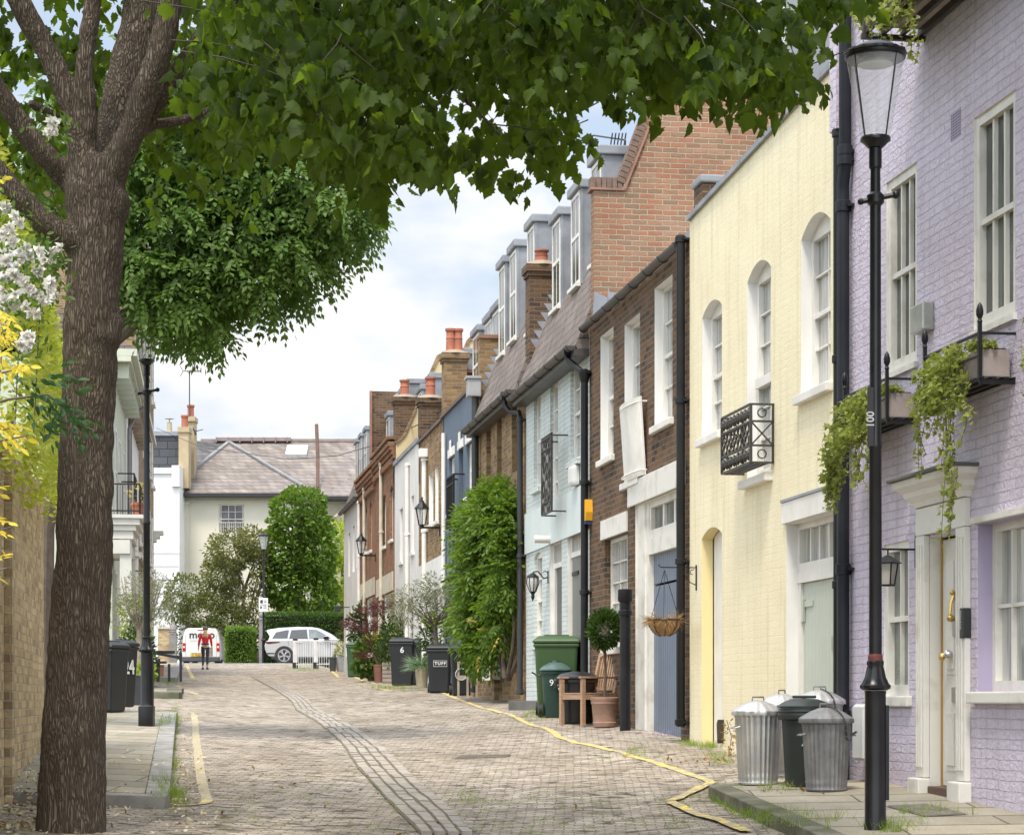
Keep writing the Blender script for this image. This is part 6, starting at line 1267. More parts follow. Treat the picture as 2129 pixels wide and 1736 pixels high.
q = MB(); q.tube([(0, 0, hh*.8), (-.15, 0, hz_(1350)), (-.27, .1, hz_(1310)), (-.3, .1, hz_(1280))], [.03, .026, .02, .01], 7); q.tube([(-.25, .1, hz_(1318)), (0, 0, hz_(1290)), (.2, 0, hz_(1268))], [.018, .012, .006], 6); q.tube([(-.22, .08, hz_(1325)), (-.6, 0, hz_(1300)), (-.75, 0, hz_(1290))], [.018, .01, .006], 6); q.build('trunk', bark0, t)
for c_, rd, nn in (((-.62, 0, hz_(1296)), (.36, .4, .17), 260), ((-.15, 0, hz_(1270)), (.42, .4, .16), 330), ((.15, 0, hz_(1258)), (.40, .3, .10), 200), ((-.3, -.1, hz_(1302)), (.35, .35, .2), 240), ((-.22, -.1, hz_(1330)), (.2, .2, .2), 90), ((-.3, -.2, hz_(1362)), (.33, .3, .14), 150)): fol(t, int(nn*2.6), c_, (rd[0], rd[1], rd[2]*.8), .075, 'thin', lg_red, seed=nn, inner=.1, droop=.2, name='crown', gap=.2)
t, r, hh, s0 = pot('brown pot overflowing with bright green hydrangea leaves left of the maple', 772, 1416, 22, 34, (.16, .11, .08), name='potted_hydrangea', cat='potted plant')
fol(t, 520, (-.02, 0, .62), (.46, .4, .52), .15, 'wide', lg_mid, 4, name='foliage', droop=.3); fol(t, 120, (.1, 0, 1.05), (.3, .3, .25), .12, 'wide', lg_lime, 5, droop=.0)
t, r, hh, s0 = pot('square pale slatted timber planter box right of the clay maple pot', 805, 1421, 20, 44, (.34, .29, .23), shape='sq', taper=.96, name='planter_box')
gs_ = MB()
for i in range(5): gs_.box(-r*1.03, r*1.03, -r*.96, -r*.93, hh*(.08+i*.19), hh*(.1+i*.19)) 
gs_.build('slat_gap', M('slat_gap', (.1, .08, .06)), t); fol(t, 420, (.08, .1, hh+.35), (.34, .3, .62), .10, 'oval', lg_dark, 8)
p_ = gp(752, 1404); sh = thing('evergreen_shrub', 'dense dark evergreen shrub behind the purple maple', 'shrub', bk(765, 1404, .9)); MB().tube([(0, 0, 0), (0, 0, 1.2)], .04, 6).build('stem', bark0, sh); fol(sh, 1300, (.15, 0, 1.45), (.72, .6, .82), .15, 'oval', lg_dark, 11, gap=.12); fol(sh, 200, (.1, 0, 2.0), (.4, .4, .4), .13, 'oval', lg_mid, 12)
p_ = gp(820, 1420); sh = thing('evergreen_shrub', 'rounded dark green shrub between the maple and the 6 bin', 'shrub', bk(820, 1420, 1.2)); MB().tube([(0, 0, 0), (0, 0, 1.0)], .04, 6).build('stem', bark0, sh); fol(sh, 1000, (0, 0, 1.0), (.40, .4, .80), .10, 'oval', lg_dark, 14)
p_ = gp(842, 1418); sh = thing('golden_shrub', 'low yellow green shrub topping out above the bin marked 6', 'shrub', bk(842, 1418, 1.4)); MB().tube([(0, 0, 0), (0, 0, .9)], .04, 6).build('stem', bark0, sh); fol(sh, 900, (0, 0, 1.22), (.66, .4, .36), .10, 'oval', lg_lime, 15); fol(sh, 500, (.3, 0, .7), (.6, .35, .6), .10, 'oval', lg_dark, 16)
p_ = gp(925, 1428); sh = thing('clipped_hedge', 'dark green hedge bush directly behind the TUFF bin', 'hedge', bk(925, 1430, .9)); MB().tube([(0, 0, 0), (0, 0, .9)], .04, 6).build('stem', bark0, sh); fol(sh, 1700, (-.1, 0, .98), (.5, .5, .75), .085, 'oval', lg_dark, 17); fol(sh, 1500, (.28, -2.0, .92), (.34, .8, .78), .085, 'oval', lg_dark, 19); fol(sh, 420, (-.05, -.05, 1.5), (.45, .35, .22), .085, 'oval', lg_lime, 18)
# olive tree
p_ = P(903, 0, 46.9); p_.z = G(p_.x, 46.9); ol = thing('olive_tree', 'airy grey green olive tree spreading above the black bins', 'tree', p_); s0 = p_.y/F; hz_ = lambda y: (1428-y)*s0
q = MB(); q.tube([(.08, 0, 0), (.05, 0, hz_(1320)), (.0, 0, hz_(1290))], [.05, .04, .03], 8)
for i in range(16):
    a_ = rng.uniform(0, 2*PI); l_ = rng.uniform(.5, 1.1); q.tube([(0, 0, hz_(1295)), (l_*.45*math.cos(a_), l_*.3*math.sin(a_), hz_(1270)), (l_*math.cos(a_), l_*.5*math.sin(a_), hz_(rng.uniform(1215, 1260)))], [.022, .012, .005], 5)
q.build('trunk', bark0, ol)
for c_, rd, nn in (((-.45, 0, hz_(1245)), (.55, .5, .38), 950), ((.3, 0, hz_(1240)), (.55, .5, .42), 1000), ((-.05, 0, hz_(1215)), (.4, .4, .32), 600), ((-.6, 0, hz_(1270)), (.4, .4, .3), 420), ((.55, 0, hz_(1265)), (.38, .4, .3), 420)): fol(ol, nn, c_, rd, .10, 'thin', lg_olive, seed=nn, inner=.1, name='crown', gap=.15)
# grey planter with variegated shrub and pots up the street
t, r, hh, s0 = pot('grey zinc trough planter of cream variegated leaves by the white fence', 716, 1395, 30, 32, (.34, .36, .38), shape='sq', taper=.97, name='trough_planter'); fol(t, 420, (0, 0, hh+.2), (.32, .3, .28), .10, 'oval', lg_var, 20)
t, r, hh, s0 = pot('orange terracotta pot half hidden by the fence and zinc trough', 700, 1393, 12, 22, (.5, .2, .08)); fol(t, 80, (0, 0, hh+.05), (.12, .12, .12), .08, 'dia', lg_mid, 21)
sh = thing('cordyline', 'spiky sword leaved plant against the far white house', 'plant', bk(728, 1396, 2.0)); MB().tube([(0, 0, 0), (0, 0, 1.3)], .05, 6).build('stem', bark0, sh); n = 150; an = rng.uniform(0, 2*PI, n); leaves('foliage', np.c_[np.zeros(n), np.zeros(n), rng.uniform(1.1, 1.4, n)], np.c_[np.cos(an), np.sin(an), rng.uniform(-.5, 1.3, n)], rng.uniform(.4, .6, n), 'thin', leafmat('sword_leaf', (.05, .08, .03), (.14, .18, .06), .2), sh)
t, r, hh, s0 = pot('small dark plastic tub at the end of the white fence', 692, 1396, 16, 30, (.06, .07, .07))
# low stone step by the aqua house
p_ = gp(1094, 1476); s0 = p_.y/F; st_ = MB(); st_.box(-37*s0, 37*s0, -.15, .25, -.05, .15, bev=.01); o = st_.build('stone_step', M('dark_stone', (.16, .16, .155), (.10, .10, .095), sc=3, rough=.85, bump=.3)); o.location = p_+Vector((0, .15, 0)); tag(o, 'low dark stone slab at the foot of the aqua wall', 'step')
# brick planter with the climber
pn_ = gp(1027, 1455); pa = gp(995, 1441); pl_ = thing('brick_planter', 'low brick planter built against the wall below the climber', 'planter', pn_, ANG)
wv = 56*pn_.y/F; lv = (pa-pn_).length
hb_ = 42*pn_.y/F; fb = MB(); fb.box(-lv, 0, 0, .11, -.2, hb_, bev=.004).box(-.11, 0, .112, wv, -.2, hb_, bev=.004).box(-lv, -lv+.11, .112, wv, -.2, hb_); fb.build('brickwork', stock, pl_)
MB().box(-lv+.112, -.112, .112, wv, -.1, hb_-.05).build('soil', M('soil', (.06, .045, .03), (.04, .03, .02), rough=1), pl_)
Cb = pn_+UX*(-lv*.35)+VY*(wv*.75); cl_ = thing('climbing_wisteria', 'big leafy bright green climber growing up the stock brick house from the brick planter', 'climber', Cb)
s0 = Cb.y/F; D2 = lambda dx, dy, off=0: (FPw(dx, dy, -.12-.36*max(0, min(1, (1080-dx)/90))+off*.3)-Cb)
q = MB()
for k_, pts in enumerate((((1050, 1410), (1046, 1370), (1052, 1330), (1040, 1290)), ((1054, 1412), (1066, 1350), (1070, 1300), (1060, 1230)), ((1058, 1412), (1080, 1360), (1082, 1280), (1075, 1150)), ((1048, 1400), (1036, 1360), (1030, 1320), (1020, 1260)))): q.tube([D2(a_, b_, .1*k_) for a_, b_ in pts], [.045, .035, .03, .02], 7)
q.build('trunk', bark0, cl_)
lg_wis = leafmat('wisteria_leaf', (.045, .085, .014), (.15, .235, .038), .38, .4); cs, ds = [], []
blobs = [((1035, 1060), 42, 40, 160), ((1010, 1080), 45, 42, 150), ((1050, 1100), 38, 60, 170), ((985, 1110), 38, 50, 120), ((1010, 1160), 55, 60, 240), ((985, 1200), 38, 50, 130), ((1055, 1190), 34, 60, 150), ((1000, 1260), 48, 50, 190), ((975, 1285), 34, 28, 70), ((1040, 1280), 36, 40, 90), ((995, 1320), 40, 30, 110), ((1010, 1345), 30, 25, 60)]
for (bx, by), rx, ry, nn in blobs:
    for p, d in shell(int(nn*1.25), D2(bx, by), (rx*s0*.6, rx*s0*1.3, ry*s0), inner=.45, seed=bx): cs.append(p); ds.append(d+Vector((random.gauss(0, .3), -.3, random.gauss(-.1, .3))))
ps, dd, ns = pinnate(cs, ds, .34, 9); leaves('foliage', ps, dd, rng.uniform(.085, .13, len(ps)), 'oval', lg_wis, cl_, normal=ns)
fol(cl_, 700, D2(985, 1370), (24*s0, .7, 36*s0), .075, 'oval', leafmat('ivy_dark', (.025, .05, .015), (.09, .14, .035), .25), 31); 
yy = [D2(978+random.gauss(0, 22), 1300+random.gauss(0, 30), -.45) for _ in range(16)]; ps, dd, ns = pinnate(yy, [Vector((random.gauss(0, .6), -.5, random.gauss(0, .4))) for _ in yy], .22, 7); leaves('young_shoots', ps, dd, .08, 'oval', leafmat('bronze_leaf', (.35, .28, .06), (.50, .33, .12), .4), cl_)
t, r, hh, s0 = pot('ribbed grey urn standing on the brick planter under the climber', 1036, 1448, 14, 34, (.22, .23, .24), shape='sq', taper=.85, name='urn'); t.location = P(1036, 1414, Cb.y-.3)
# small wire fence stub / grass etc handled below
# ---------------------------------------------------------------- left side objects
pl3 = gp(283, 1466, .1); s0 = pl3.y/F; t = thing('planter_box', 'dark grey square planter behind the numbered bin on the left pavement', 'planter', pl3+Vector((.05, .2, 0)), R(8)); MB().box(-17*s0, 17*s0, -.2, .25, 0, 62*s0, bev=.006).build('box', M('planter_grey', (.05, .055, .06), (.04, .044, .048), rough=.5), t); fol(t, 160, (.05, 0, 68*s0), (.17, .2, .14), .08, 'wide', lg_lime, 40)
tb_ = gp(338, 1417, .12); s0 = tb_.y/F; t = thing('wooden_trestle', 'black painted picnic trestle table on the left beyond the lamp post', 'table', tb_, R(12)); bw_ = M('black_stain_wood', (.025, .027, .03), (.018, .02, .022), rough=.5)
hh_ = 64*s0
MB().box(-25*s0, 24*s0, -.3, .5, hh_-.06, hh_, bev=.004).build('tabletop', bw_, t); MB().box(-25*s0, 6*s0, -.5, -.25, hh_*.58, hh_*.58+.05).build('bench', bw_, t)
for x in (-.12, .40): MB().box(x*1.0-.03, x+.03, -.42, -.36, 0, hh_*.58 if x < 0 else hh_-.062).build('leg', bw_, t)
MB().bar((-.2, -.33, hh_-.06), (.42, -.33, .55), .06).build('brace', bw_, t); MB().box(.1, .16, -.42, -.36, 0, hh_*.57).build('leg', bw_, t)
t, r, hh, s0 = pot('orange brown terracotta pot under the black trestle table on the left', 329, 1415, 25, 24, (.42, .19, .12), taper=.88); t.location.z += .12
t, r, hh, s0 = pot('narrow dark pot of clipped green by the trestle table', 318, 1418, 10, 50, (.04, .07, .05), taper=.8); t.location.y += .8
p_ = gp(264, 1440, .1)+Vector((-.1, 2.0, 0)); ol = thing('olive_tree', 'thin leaved olive tree with a pale stem in front of the white portico', 'tree', p_); s0 = p_.y/F; hz_ = lambda y: (1432-y)*s0
q = MB(); q.tube([(0, 0, 0), (0, 0, hz_(1300)), (.02, 0, hz_(1290))], [.08, .06, .05], 8)
for i in range(22):
    a_ = rng.uniform(0, 2*PI); l_ = rng.uniform(.25, .62); q.tube([(0, 0, hz_(1305)), (l_*.6*math.cos(a_)+.05, l_*.4*math.sin(a_), hz_(1265)), (l_*math.cos(a_)+.1, l_*.6*math.sin(a_), hz_(rng.uniform(1180, 1230)))], [.03, .014, .005], 5)
q.build('trunk', M('olive_bark', (.30, .25, .19), (.2, .17, .13), sc=6, rough=.9, bump=.4), ol)
for c_, rd, nn in (((.1, 0, hz_(1230)), (.55, .45, .55), 1500), ((-.25, 0, hz_(1265)), (.4, .4, .4), 600), ((.42, 0, hz_(1240)), (.35, .4, .5), 700)): fol(ol, nn, c_, rd, .085, 'thin', lg_olive, seed=nn, inner=.1, name='crown', gap=.14)
p_ = gp(262, 1440, .1)+Vector((-.35, 3.6, 0)); hg = thing('garden_hedge', 'mixed dark green garden hedge behind the left bins', 'hedge', p_); MB().tube([(0, 0, 0), (0, 0, .9)], .05, 6).build('stem', bark0, hg); fol(hg, 1300, (-.05, 0, .75), (.34, .9, .8), .09, 'oval', lg_dark, 44); fol(hg, 400, (-.1, 0, 1.5), (.34, .7, .5), .09, 'oval', lg_lime, 45, gap=.2)
p_ = gp(250, 1400, .1)+Vector((-1.0, 1.0, 0)); hg = thing('lime_shrub', 'yellow green shrub beside the trunk below the white portico', 'shrub', p_+Vector((.2, 0, 0))); MB().tube([(0, 0, 0), (0, 0, 2)], .05, 6).build('stem', bark0, hg); fol(hg, 900, (-.1, 0, 2.6), (.55, .6, 1.2), .13, 'wide', lg_lime, 46, gap=.1)
# gate pillar and brick pier beyond
bp_ = P(341, 1378, 96.5); t = thing('gate_pier', 'yellow brick gate pier next to the pointed stone post', 'pier', (bp_.x, 96.5, 1.55)); MB().box(-.22, .30, -.3, .3, 0, 1.62).build('pier', lbrick, t); MB().box(-.28, .36, -.36, .36, 1.622, 1.72).build('cap', pw, t)
ps_ = P(360, 1378, 96.2); t = thing('gate_post', 'grey stone gate post with a pointed ribbed cap left of the white van', 'post', (ps_.x, 96.2, 1.5)); gs = M('grey_stone', (.26, .25, .235), (.18, .17, .16), sc=3, rough=.8)
MB().box(-.15, .15, -.15, .15, 0, 1.45, bev=.01).build('shaft', gs, t); MB().lathe([(.17, 1.45), (.17, 1.50), (.13, 1.52), (.17, 1.56), (.13, 1.60), (.16, 1.63), (.15, 1.72), (.10, 1.84), (.03, 1.93), (.05, 1.96), (.001, 2.02)], 14).build('cap', gs, t, smooth=True)
# white fence
f0, f1 = P(612, 1390, 88.5), P(712, 1390, 84.5); fz0, fz1 = G(f0.x, f0.y)+.05, G(f1.x, f1.y)+.05
fn = thing('white_railing', 'low white railing with three black capped posts in front of the parked car', 'railing', (f0.x, f0.y, fz0)); dv = Vector((f1.x-f0.x, f1.y-f0.y, fz1-fz0)); wp = M('railing_white', (.78, .78, .77), rough=.5)
for k_, f_ in enumerate((.02, .46, .95)):
    p = dv*f_; MB().box(p.x-.085, p.x+.085, p.y-.085, p.y+.085, p.z+.2, p.z+1.08).build('post', wp, fn); MB().box(p.x-.1, p.x+.1, p.y-.1, p.y+.1, p.z-.1, p.z+.199).box(p.x-.095, p.x+.095, p.y-.095, p.y+.095, p.z+1.083, p.z+1.16, bev=.02).build('post_base', M('post_black', (.02, .02, .02)), fn)
q = MB()
for z in (1.02, .12): q.bar(dv*.02+Vector((0, 0, z)), dv*.95+Vector((0, 0, z)), .035)
for i in range(19):
    f_ = .02+.93*(i+.5)/19; p = dv*f_; q.bar(p+Vector((0, 0, .0)), p+Vector((0, 0, 1.02)), .016)
q.build('rails', wp, fn)
# hanging terracotta-free verge of weeds at the fence handled in e_plants
# ---------------------------------------------------------------- van
vx = P(418, 1378, 106).x; van = thing('van', 'white delivery van seen from behind with dark lettering across its rear doors', 'van', (vx, 106, 1.70)); vw = M('van_white', (.72, .70, .66), (.68, .66, .62), rough=.25, coat=.4, sc=1)
def loft(secs, mat, parent, name, smooth=True):       # secs: list of (y, [(x,z)...])
    mb = MB(); n = len(secs[0][1])
    for y, pl in secs: mb.v += [(a, y, b) for a, b in pl]
    for k in range(len(secs)-1): mb.f += [(k*n+i, k*n+(i+1) % n, (k+1)*n+(i+1) % n, (k+1)*n+i) for i in range(n)]
    mb.f += [tuple(reversed(range(n))), tuple((len(secs)-1)*n+i for i in range(n))]; return mb.build(name, mat, parent, smooth=smooth, bevel=.02)
def vsec(w, z0, z1, top=.80): h_ = [(-w*.97, z0), (-w, z0+.35), (-w, z0+.75), (-w*.93, z1-.35), (-w*top-.02, z1-.08), (-w*(top-.1), z1)]; return h_+[(-a, b) for a, b in reversed(h_)]
loft([(0, vsec(.90, .32, 1.80)), (.06, vsec(.92, .25, 1.84)), (2.6, vsec(.92, .25, 1.86)), (3.1, vsec(.91, .25, 1.78)), (3.75, vsec(.90, .25, 1.12, .85)), (4.3, vsec(.86, .28, .95, .85))], vw, van, 'body')
MB().box(-.90, .90, -.08, .2, .22, .46, bev=.05).build('bumper', M('bumper_grey', (.08, .08, .085), rough=.6), van); MB().box(-.45, .30, -.085, -.03, .60, .64).build('door_trim', M('chrome_dark', (.2, .2, .2)), van)
rl = M('tail_red', (.55, .02, .015), (.4, .015, .01), rough=.2)
for s_ in (-1, 1):
    MB().box(s_*.82-.075, s_*.82+.075, -.035, .1, .72, 1.12, bev=.03).build('tail_light', rl, van); MB().box(s_*.82-.05, s_*.82+.05, -.045, -.034, .88, .97, bev=.01).build('lamp_lens', M('lens_pale', (.75, .7, .65), rough=.2), [o for o in bpy.data.objects if o.name.startswith('tail_light')][-1])
    MB().box(s_*1.0-.07, s_*1.0+.07, 2.6, 2.7, .95, 1.15, bev=.03).build('mirror', vw if s_ > 0 else MC['bumper_grey'], van)
    for y in (.75, 3.55): MB().tube([(s_*.70, y, .31), (s_*.90, y, .31)], .31, 20).build('wheel', MC['rubber'], van, smooth=True)
MB().box(-.006, .006, -.004, .02, .4, 1.74).box(-.74, -.73, -.004, .02, .45, 1.5).box(.73, .74, -.004, .02, .45, 1.5).build('door_seam', M('seam', (.12, .12, .12)), van)
MB().box(-.16, .14, -.01, .04, 1.72, 1.755, bev=.005).build('brake_light', M('brake_red', (.25, .02, .02)), van)
np_ = MB().box(-.50, .05, -.10, -.075, .47, .60, bev=.006).build('number_plate', M('plate_yellow', (.80, .48, .03), rough=.4), van); ink = M('ink', (.03, .03, .04))
text('PUO', .13, ink, np_, (-.13, -.101, .53), (PI/2, 0, 0), .002, bold=.004); text('11', .13, ink, np_, (-.38, -.101, .53), (PI/2, 0, 0), .002, bold=.004)
text('mo', .50, ink, van, (-.23, -.012, 1.50), (PI/2, 0, 0), .004, sx=1.05, bold=.008); text('o', .50, ink, van, (.52, -.012, 1.50), (PI/2, 0, 0), .004, sx=1.05, bold=.008)
MB().box(-.53, .05, -.006, .0, 1.225, 1.235).box(-.53, -.25, -.006, .0, 1.19, 1.20).build('small_print', M('print_grey', (.35, .34, .33)), van)
MB().box(.28, .56, -.006, .03, .48, .9).build('sticker', M('photo_dark', (.12, .09, .08), (.3, .25, .22), sc=8), van)
# ---------------------------------------------------------------- parked car (side on, nose to the right)
cy_ = 98.9; sx_ = P(550, 1378, cy_).x; car = thing('parked_car', 'silver white sports utility car parked side on behind the white railing', 'car', (sx_, cy_, 1.71)); cw = M('car_silver_white', (.50, .50, .495), (.46, .46, .455), sc=.8, rough=.22, coat=.6, metal=.1)
Lc = 4.37
low = [(0.10, .42), (.02, .62), (.0, .80), (.06, 1.00), (.30, 1.06), (1.4, 1.06), (2.6, 1.05), (3.2, 1.02), (3.75, .98), (4.2, .86), (4.36, .70), (4.37, .45), (4.30, .28), (3.95, .26), (3.88, .50), (3.74, .66), (3.50, .73), (3.26, .66), (3.12, .50), (3.06, .27), (1.32, .27), (1.26, .50), (1.12, .66), (.88, .73), (.64, .66), (.50, .50), (.44, .30), (.20, .32)]
def cprism(poly, y0, y1, mat, name, parent, ins=.0, bev=.03, bsg=True):
    mb = MB(); mb.prism(poly, y0, y1, axis=1); return mb.build(name, mat, parent, bevel=bev)
cprism(low, 0, 1.85, cw, 'body', car, bev=.04)
up = [(.16, 1.04), (.22, 1.22), (.08, 1.44), (.14, 1.52), (.6, 1.60), (1.4, 1.65), (2.1, 1.64), (2.45, 1.58), (2.95, 1.34), (3.35, 1.05)]
mb = MB(); n = len(up)
mb.v = [(a, .04+.20*max(0, (b-1.05)/.6), b) for a, b in up]+[(a, 1.81-.20*max(0, (b-1.05)/.6), b) for a, b in up]
mb.f = [tuple(range(n)), tuple(reversed(range(n, 2*n)))]+[(i, i+n, (i+1) % n+n, (i+1) % n) for i in range(n)]
mb.build('cabin', cw, car, smooth=True); dgl = M('car_glass', (.02, .022, .025), (.03, .035, .04), rough=.05, spec=.9)
def ywin(b): return .04+.20*max(0, (b-1.05)/.6)-.012
for poly in ([(.34, 1.13), (.50, 1.40), (.95, 1.50), (1.08, 1.50), (1.02, 1.13)], [(1.10, 1.12), (1.18, 1.50), (1.88, 1.535), (1.94, 1.11)], [(2.00, 1.11), (1.96, 1.535), (2.30, 1.52), (2.62, 1.36), (2.98, 1.14)]):
    m_ = MB(); m_.v = [(a, ywin(b), b) for a, b in poly]+[(a, ywin(b)+.03, b) for a, b in poly]; k_ = len(poly); m_.f = [tuple(range(k_)), tuple(reversed(range(k_, 2*k_)))]+[(i, (i+1) % k_, (i+1) % k_+k_, i+k_) for i in range(k_)]; m_.build('side_window', dgl if poly[0][0] < 1.9 else M('car_glass_light', (.16, .19, .19), (.08, .1, .1), rough=.06, spec=.9), car)
MB().prism([(.16, 1.5), (.6, 1.605), (1.4, 1.655), (2.1, 1.648), (2.4, 1.6), (2.1, 1.665), (1.4, 1.675), (.6, 1.625)], .30, 1.55, axis=1).build('roof_panel', M('gloss_black', (.015, .015, .018), rough=.15), car)
def wheel(x, parent, y0=-.01):
    w_ = MB(); w_.tube([(x, y0+.02, .36), (x, y0+.24, .36)], .36, 32); wo = w_.build('wheel', MC['rubber'], parent, smooth=True)
    r_ = MB(); r_.lathe([(.27, 0), (.285, -.015), (.255, -.015), (.25, .0)], 28)
    for i in range(5):
        a_ = 2*PI*i/5+.3
        for s_ in (-.16, .16): r_.bar((.05*math.cos(a_), .05*math.sin(a_), -.012), (.26*math.cos(a_+s_), .26*math.sin(a_+s_), -.008), .035, .015)
        r_.bar((.20*math.cos(a_), .20*math.sin(a_), -.01), (.27*math.cos(a_+.5), .27*math.sin(a_+.5), -.01), .025, .012)
    r_.lathe([(.001, -.02), (.05, -.02), (.055, 0)], 12); ro = r_.build('rim', M('alloy', (.65, .65, .65), rough=.3, metal=.6), wo); ro.location = (x, y0+.015, .36); ro.rotation_euler = (R(-90), 0, 0)
    return wo
for x in (.88, 3.50): wheel(x, car); MB().tube([(x, 1.6, .36), (x, 1.84, .36)], .36, 24).build('wheel', MC['rubber'], car, smooth=True)
for x in (.88, 3.50): MB().lathe([(.37, 0), (.425, 0), (.425, -.012), (.37, -.012)], 32).build('wheel_arch', M('arch_black', (.03, .03, .033), rough=.6), car)
for o_, x in zip([o for o in bpy.data.objects if o.name.startswith('wheel_arch')][-2:], (.88, 3.50)): o_.location = (x, .0, .36); o_.rotation_euler = (PI/2, 0, 0)
MB().box(.30, 4.2, .01, 1.84, .18, .30, bev=.02).build('sill_trim', MC['arch_black'], car); MB().prism([(.06, .90), (.05, .98), (.70, .97), (.66, .93), (.2, .88)], -.008, .3, axis=1).build('tail_light', M('tail_dark', (.12, .02, .02), rough=.2), car)
MB().box(2.66, 2.90, -.20, .02, 1.08, 1.22, bev=.04).build('mirror', M('gloss_black', (.015,.015,.018)), car); MB().box(1.94, 1.965, -.003, .02, .4, 1.05).box(1.06, 1.075, -.003, .02, .8, 1.05).box(2.95, 2.965, -.003, .02, .35, 1.03).build('door_seam', MC['seam'], car)
MB().box(1.5, 1.7, -.02, .01, .90, .93, bev=.006).box(2.45, 2.65, -.02, .01, .90, .93, bev=.006).build('door_handle', cw, car); MB().box(2.95, 3.25, -.006, .01, .86, .90).build('side_vent', M('gloss_black', (.015,.015,.018)), car); MB().box(.10, .45, -.006, .05, .42, .48, bev=.01).build('rear_reflector', M('arch_black', (.03,.03,.03)), car)
MB().prism([(-.03, 1.45), (.10, 1.53), (.3, 1.56), (.28, 1.50)], .30, 1.55, axis=1).build('spoiler', cw, car)
# ---------------------------------------------------------------- person walking away
pp = gp(427, 1391.5); per = thing('person', 'person in a red jacket, black leggings and grey cap walking away up the street', 'person', pp+Vector((0, 0, .0)), R(4))
def skinmesh(name, nodes, edges, mat, parent, root=0, sub=2):
    me = bpy.data.meshes.new(name); me.from_pydata([n_[0] for n_ in nodes], edges, []); o = bpy.data.objects.new(name, me); COL.objects.link(o); o.parent = parent
    sk = o.modifiers.new('skin', 'SKIN'); sk.use_smooth_shade = True
    for i, n_ in enumerate(nodes):
        r_ = n_[1]; r_ = (r_, r_) if not isinstance(r_, tuple) else r_; me.skin_vertices[0].data[i].radius = r_
    me.skin_vertices[0].data[root].use_root = True
    s_ = o.modifiers.new('sub', 'SUBSURF'); s_.levels = sub; s_.render_levels = sub; me.materials.append(mat); return o
skin = M('skin', (.55, .36, .27), (.5, .32, .24), rough=.5)
N_ = [((0, 0, .93), (.135, .10)), ((0, .01, 1.08), (.11, .08)), ((0, .0, 1.25), (.145, .09)), ((0, -.01, 1.38), (.14, .075)), ((0, -.01, 1.46), .048), ((0, .005, 1.52), .05), ((0, .01, 1.58), (.075, .09)), ((0, .01, 1.66), (.07, .085)),
      ((-.09, 0, .86), .088), ((-.095, .05, .48), .055), ((-.10, -.06, .08), .036), ((-.105, .08, .03), (.035, .025)), ((.09, 0, .86), .088), ((.085, -.03, .47), .055), ((.075, .0, .08), .036), ((.075, .15, .03), (.035, .025)),
      ((-.17, -.01, 1.37), .052), ((-.235, -.03, 1.12), .040), ((-.275, .03, .89), .026), ((-.285, .045, .83), (.032, .018)), ((.17, -.01, 1.37), .052), ((.225, .0, 1.12), .040), ((.255, .08, .90), .026), ((.262, .10, .84), (.032, .018))]
E_ = [(0,1),(1,2),(2,3),(3,4),(4,5),(5,6),(6,7),(0,8),(8,9),(9,10),(10,11),(0,12),(12,13),(13,14),(14,15),(3,16),(16,17),(17,18),(18,19),(3,20),(20,21),(21,22),(22,23)]
for s_, hnd in ((-1, 19), (1, 23)):
    bx, by, bz_ = N_[hnd][0]
    for k_, (oy, ln, r_) in enumerate(((-.025, .062, .008), (-.008, .072, .0085), (.010, .068, .0085), (.026, .052, .0075))):
        i0 = len(N_); N_ += [((bx+s_*.002, by+oy, bz_-.035), r_), ((bx-s_*.002, by+oy+.004, bz_-.035-ln*.55), r_), ((bx-s_*.012, by+oy+.012, bz_-.035-ln), r_*.85)]; E_ += [(hnd, i0), (i0, i0+1), (i0+1, i0+2)]
    i0 = len(N_); N_ += [((bx-s_*.012, by+.035, bz_-.005), .010), ((bx-s_*.018, by+.052, bz_-.045), .008)]; E_ += [(hnd, i0), (i0, i0+1)]
skinmesh('body', N_, E_, skin, per)
red = M('red_jacket', (.62, .02, .025), (.50, .015, .02), sc=5, rough=.8, bump=.3)
J = [((0, 0, .98), (.15, .115)), ((0, .01, 1.10), (.128, .098)), ((0, 0, 1.25), (.165, .108)), ((0, -.01, 1.38), (.155, .09)), ((0, -.01, 1.47), (.062, .06)), ((-.185, -.01, 1.37), .068), ((-.245, -.03, 1.12), .054), ((-.275, .03, .92), .038), ((.185, -.01, 1.37), .068), ((.235, .0, 1.12), .054), ((.255, .08, .93), .038)]
skinmesh('jacket', J, [(0,1),(1,2),(2,3),(3,4),(3,5),(5,6),(6,7),(3,8),(8,9),(9,10)], red, per)
blk = M('black_leggings', (.022, .022, .028), (.03, .03, .036), rough=.7)
skinmesh('leggings', [((0, 0, .97), (.142, .108)), ((-.09, 0, .86), .096), ((-.095, .05, .48), .062), ((-.10, -.055, .14), .042), ((.09, 0, .86), .096), ((.085, -.03, .47), .062), ((.075, .0, .14), .042)], [(0,1),(1,2),(2,3),(0,4),(4,5),(5,6)], blk, per)
MB().ball((0, .02, 1.655), .112, 16, sz=.9, sy=1.15).build('cap', M('cap_grey', (.13, .10, .09), (.1, .08, .07), rough=.9), per, smooth=True)
hr = skinmesh('hair', [((0, -.03, 1.60), (.085, .07)), ((0, -.075, 1.50), (.085, .05)), ((0, -.10, 1.38), (.095, .04)), ((.02, -.11, 1.28), (.05, .025))], [(0,1),(1,2),(2,3)], M('blond_hair', (.52, .32, .14), (.40, .23, .10), sc=18, rough=.6, bump=.6, stretch=(4, 4, .6)), per)
MB().box(-.16, .16, -.14, -.115, 1.00, 1.05, bev=.01).box(-.05, .06, -.16, -.13, .98, 1.06, bev=.01).build('waist_bag', blk, per)
shm = M('shoe_dark', (.06, .035, .035), (.04, .03, .03))
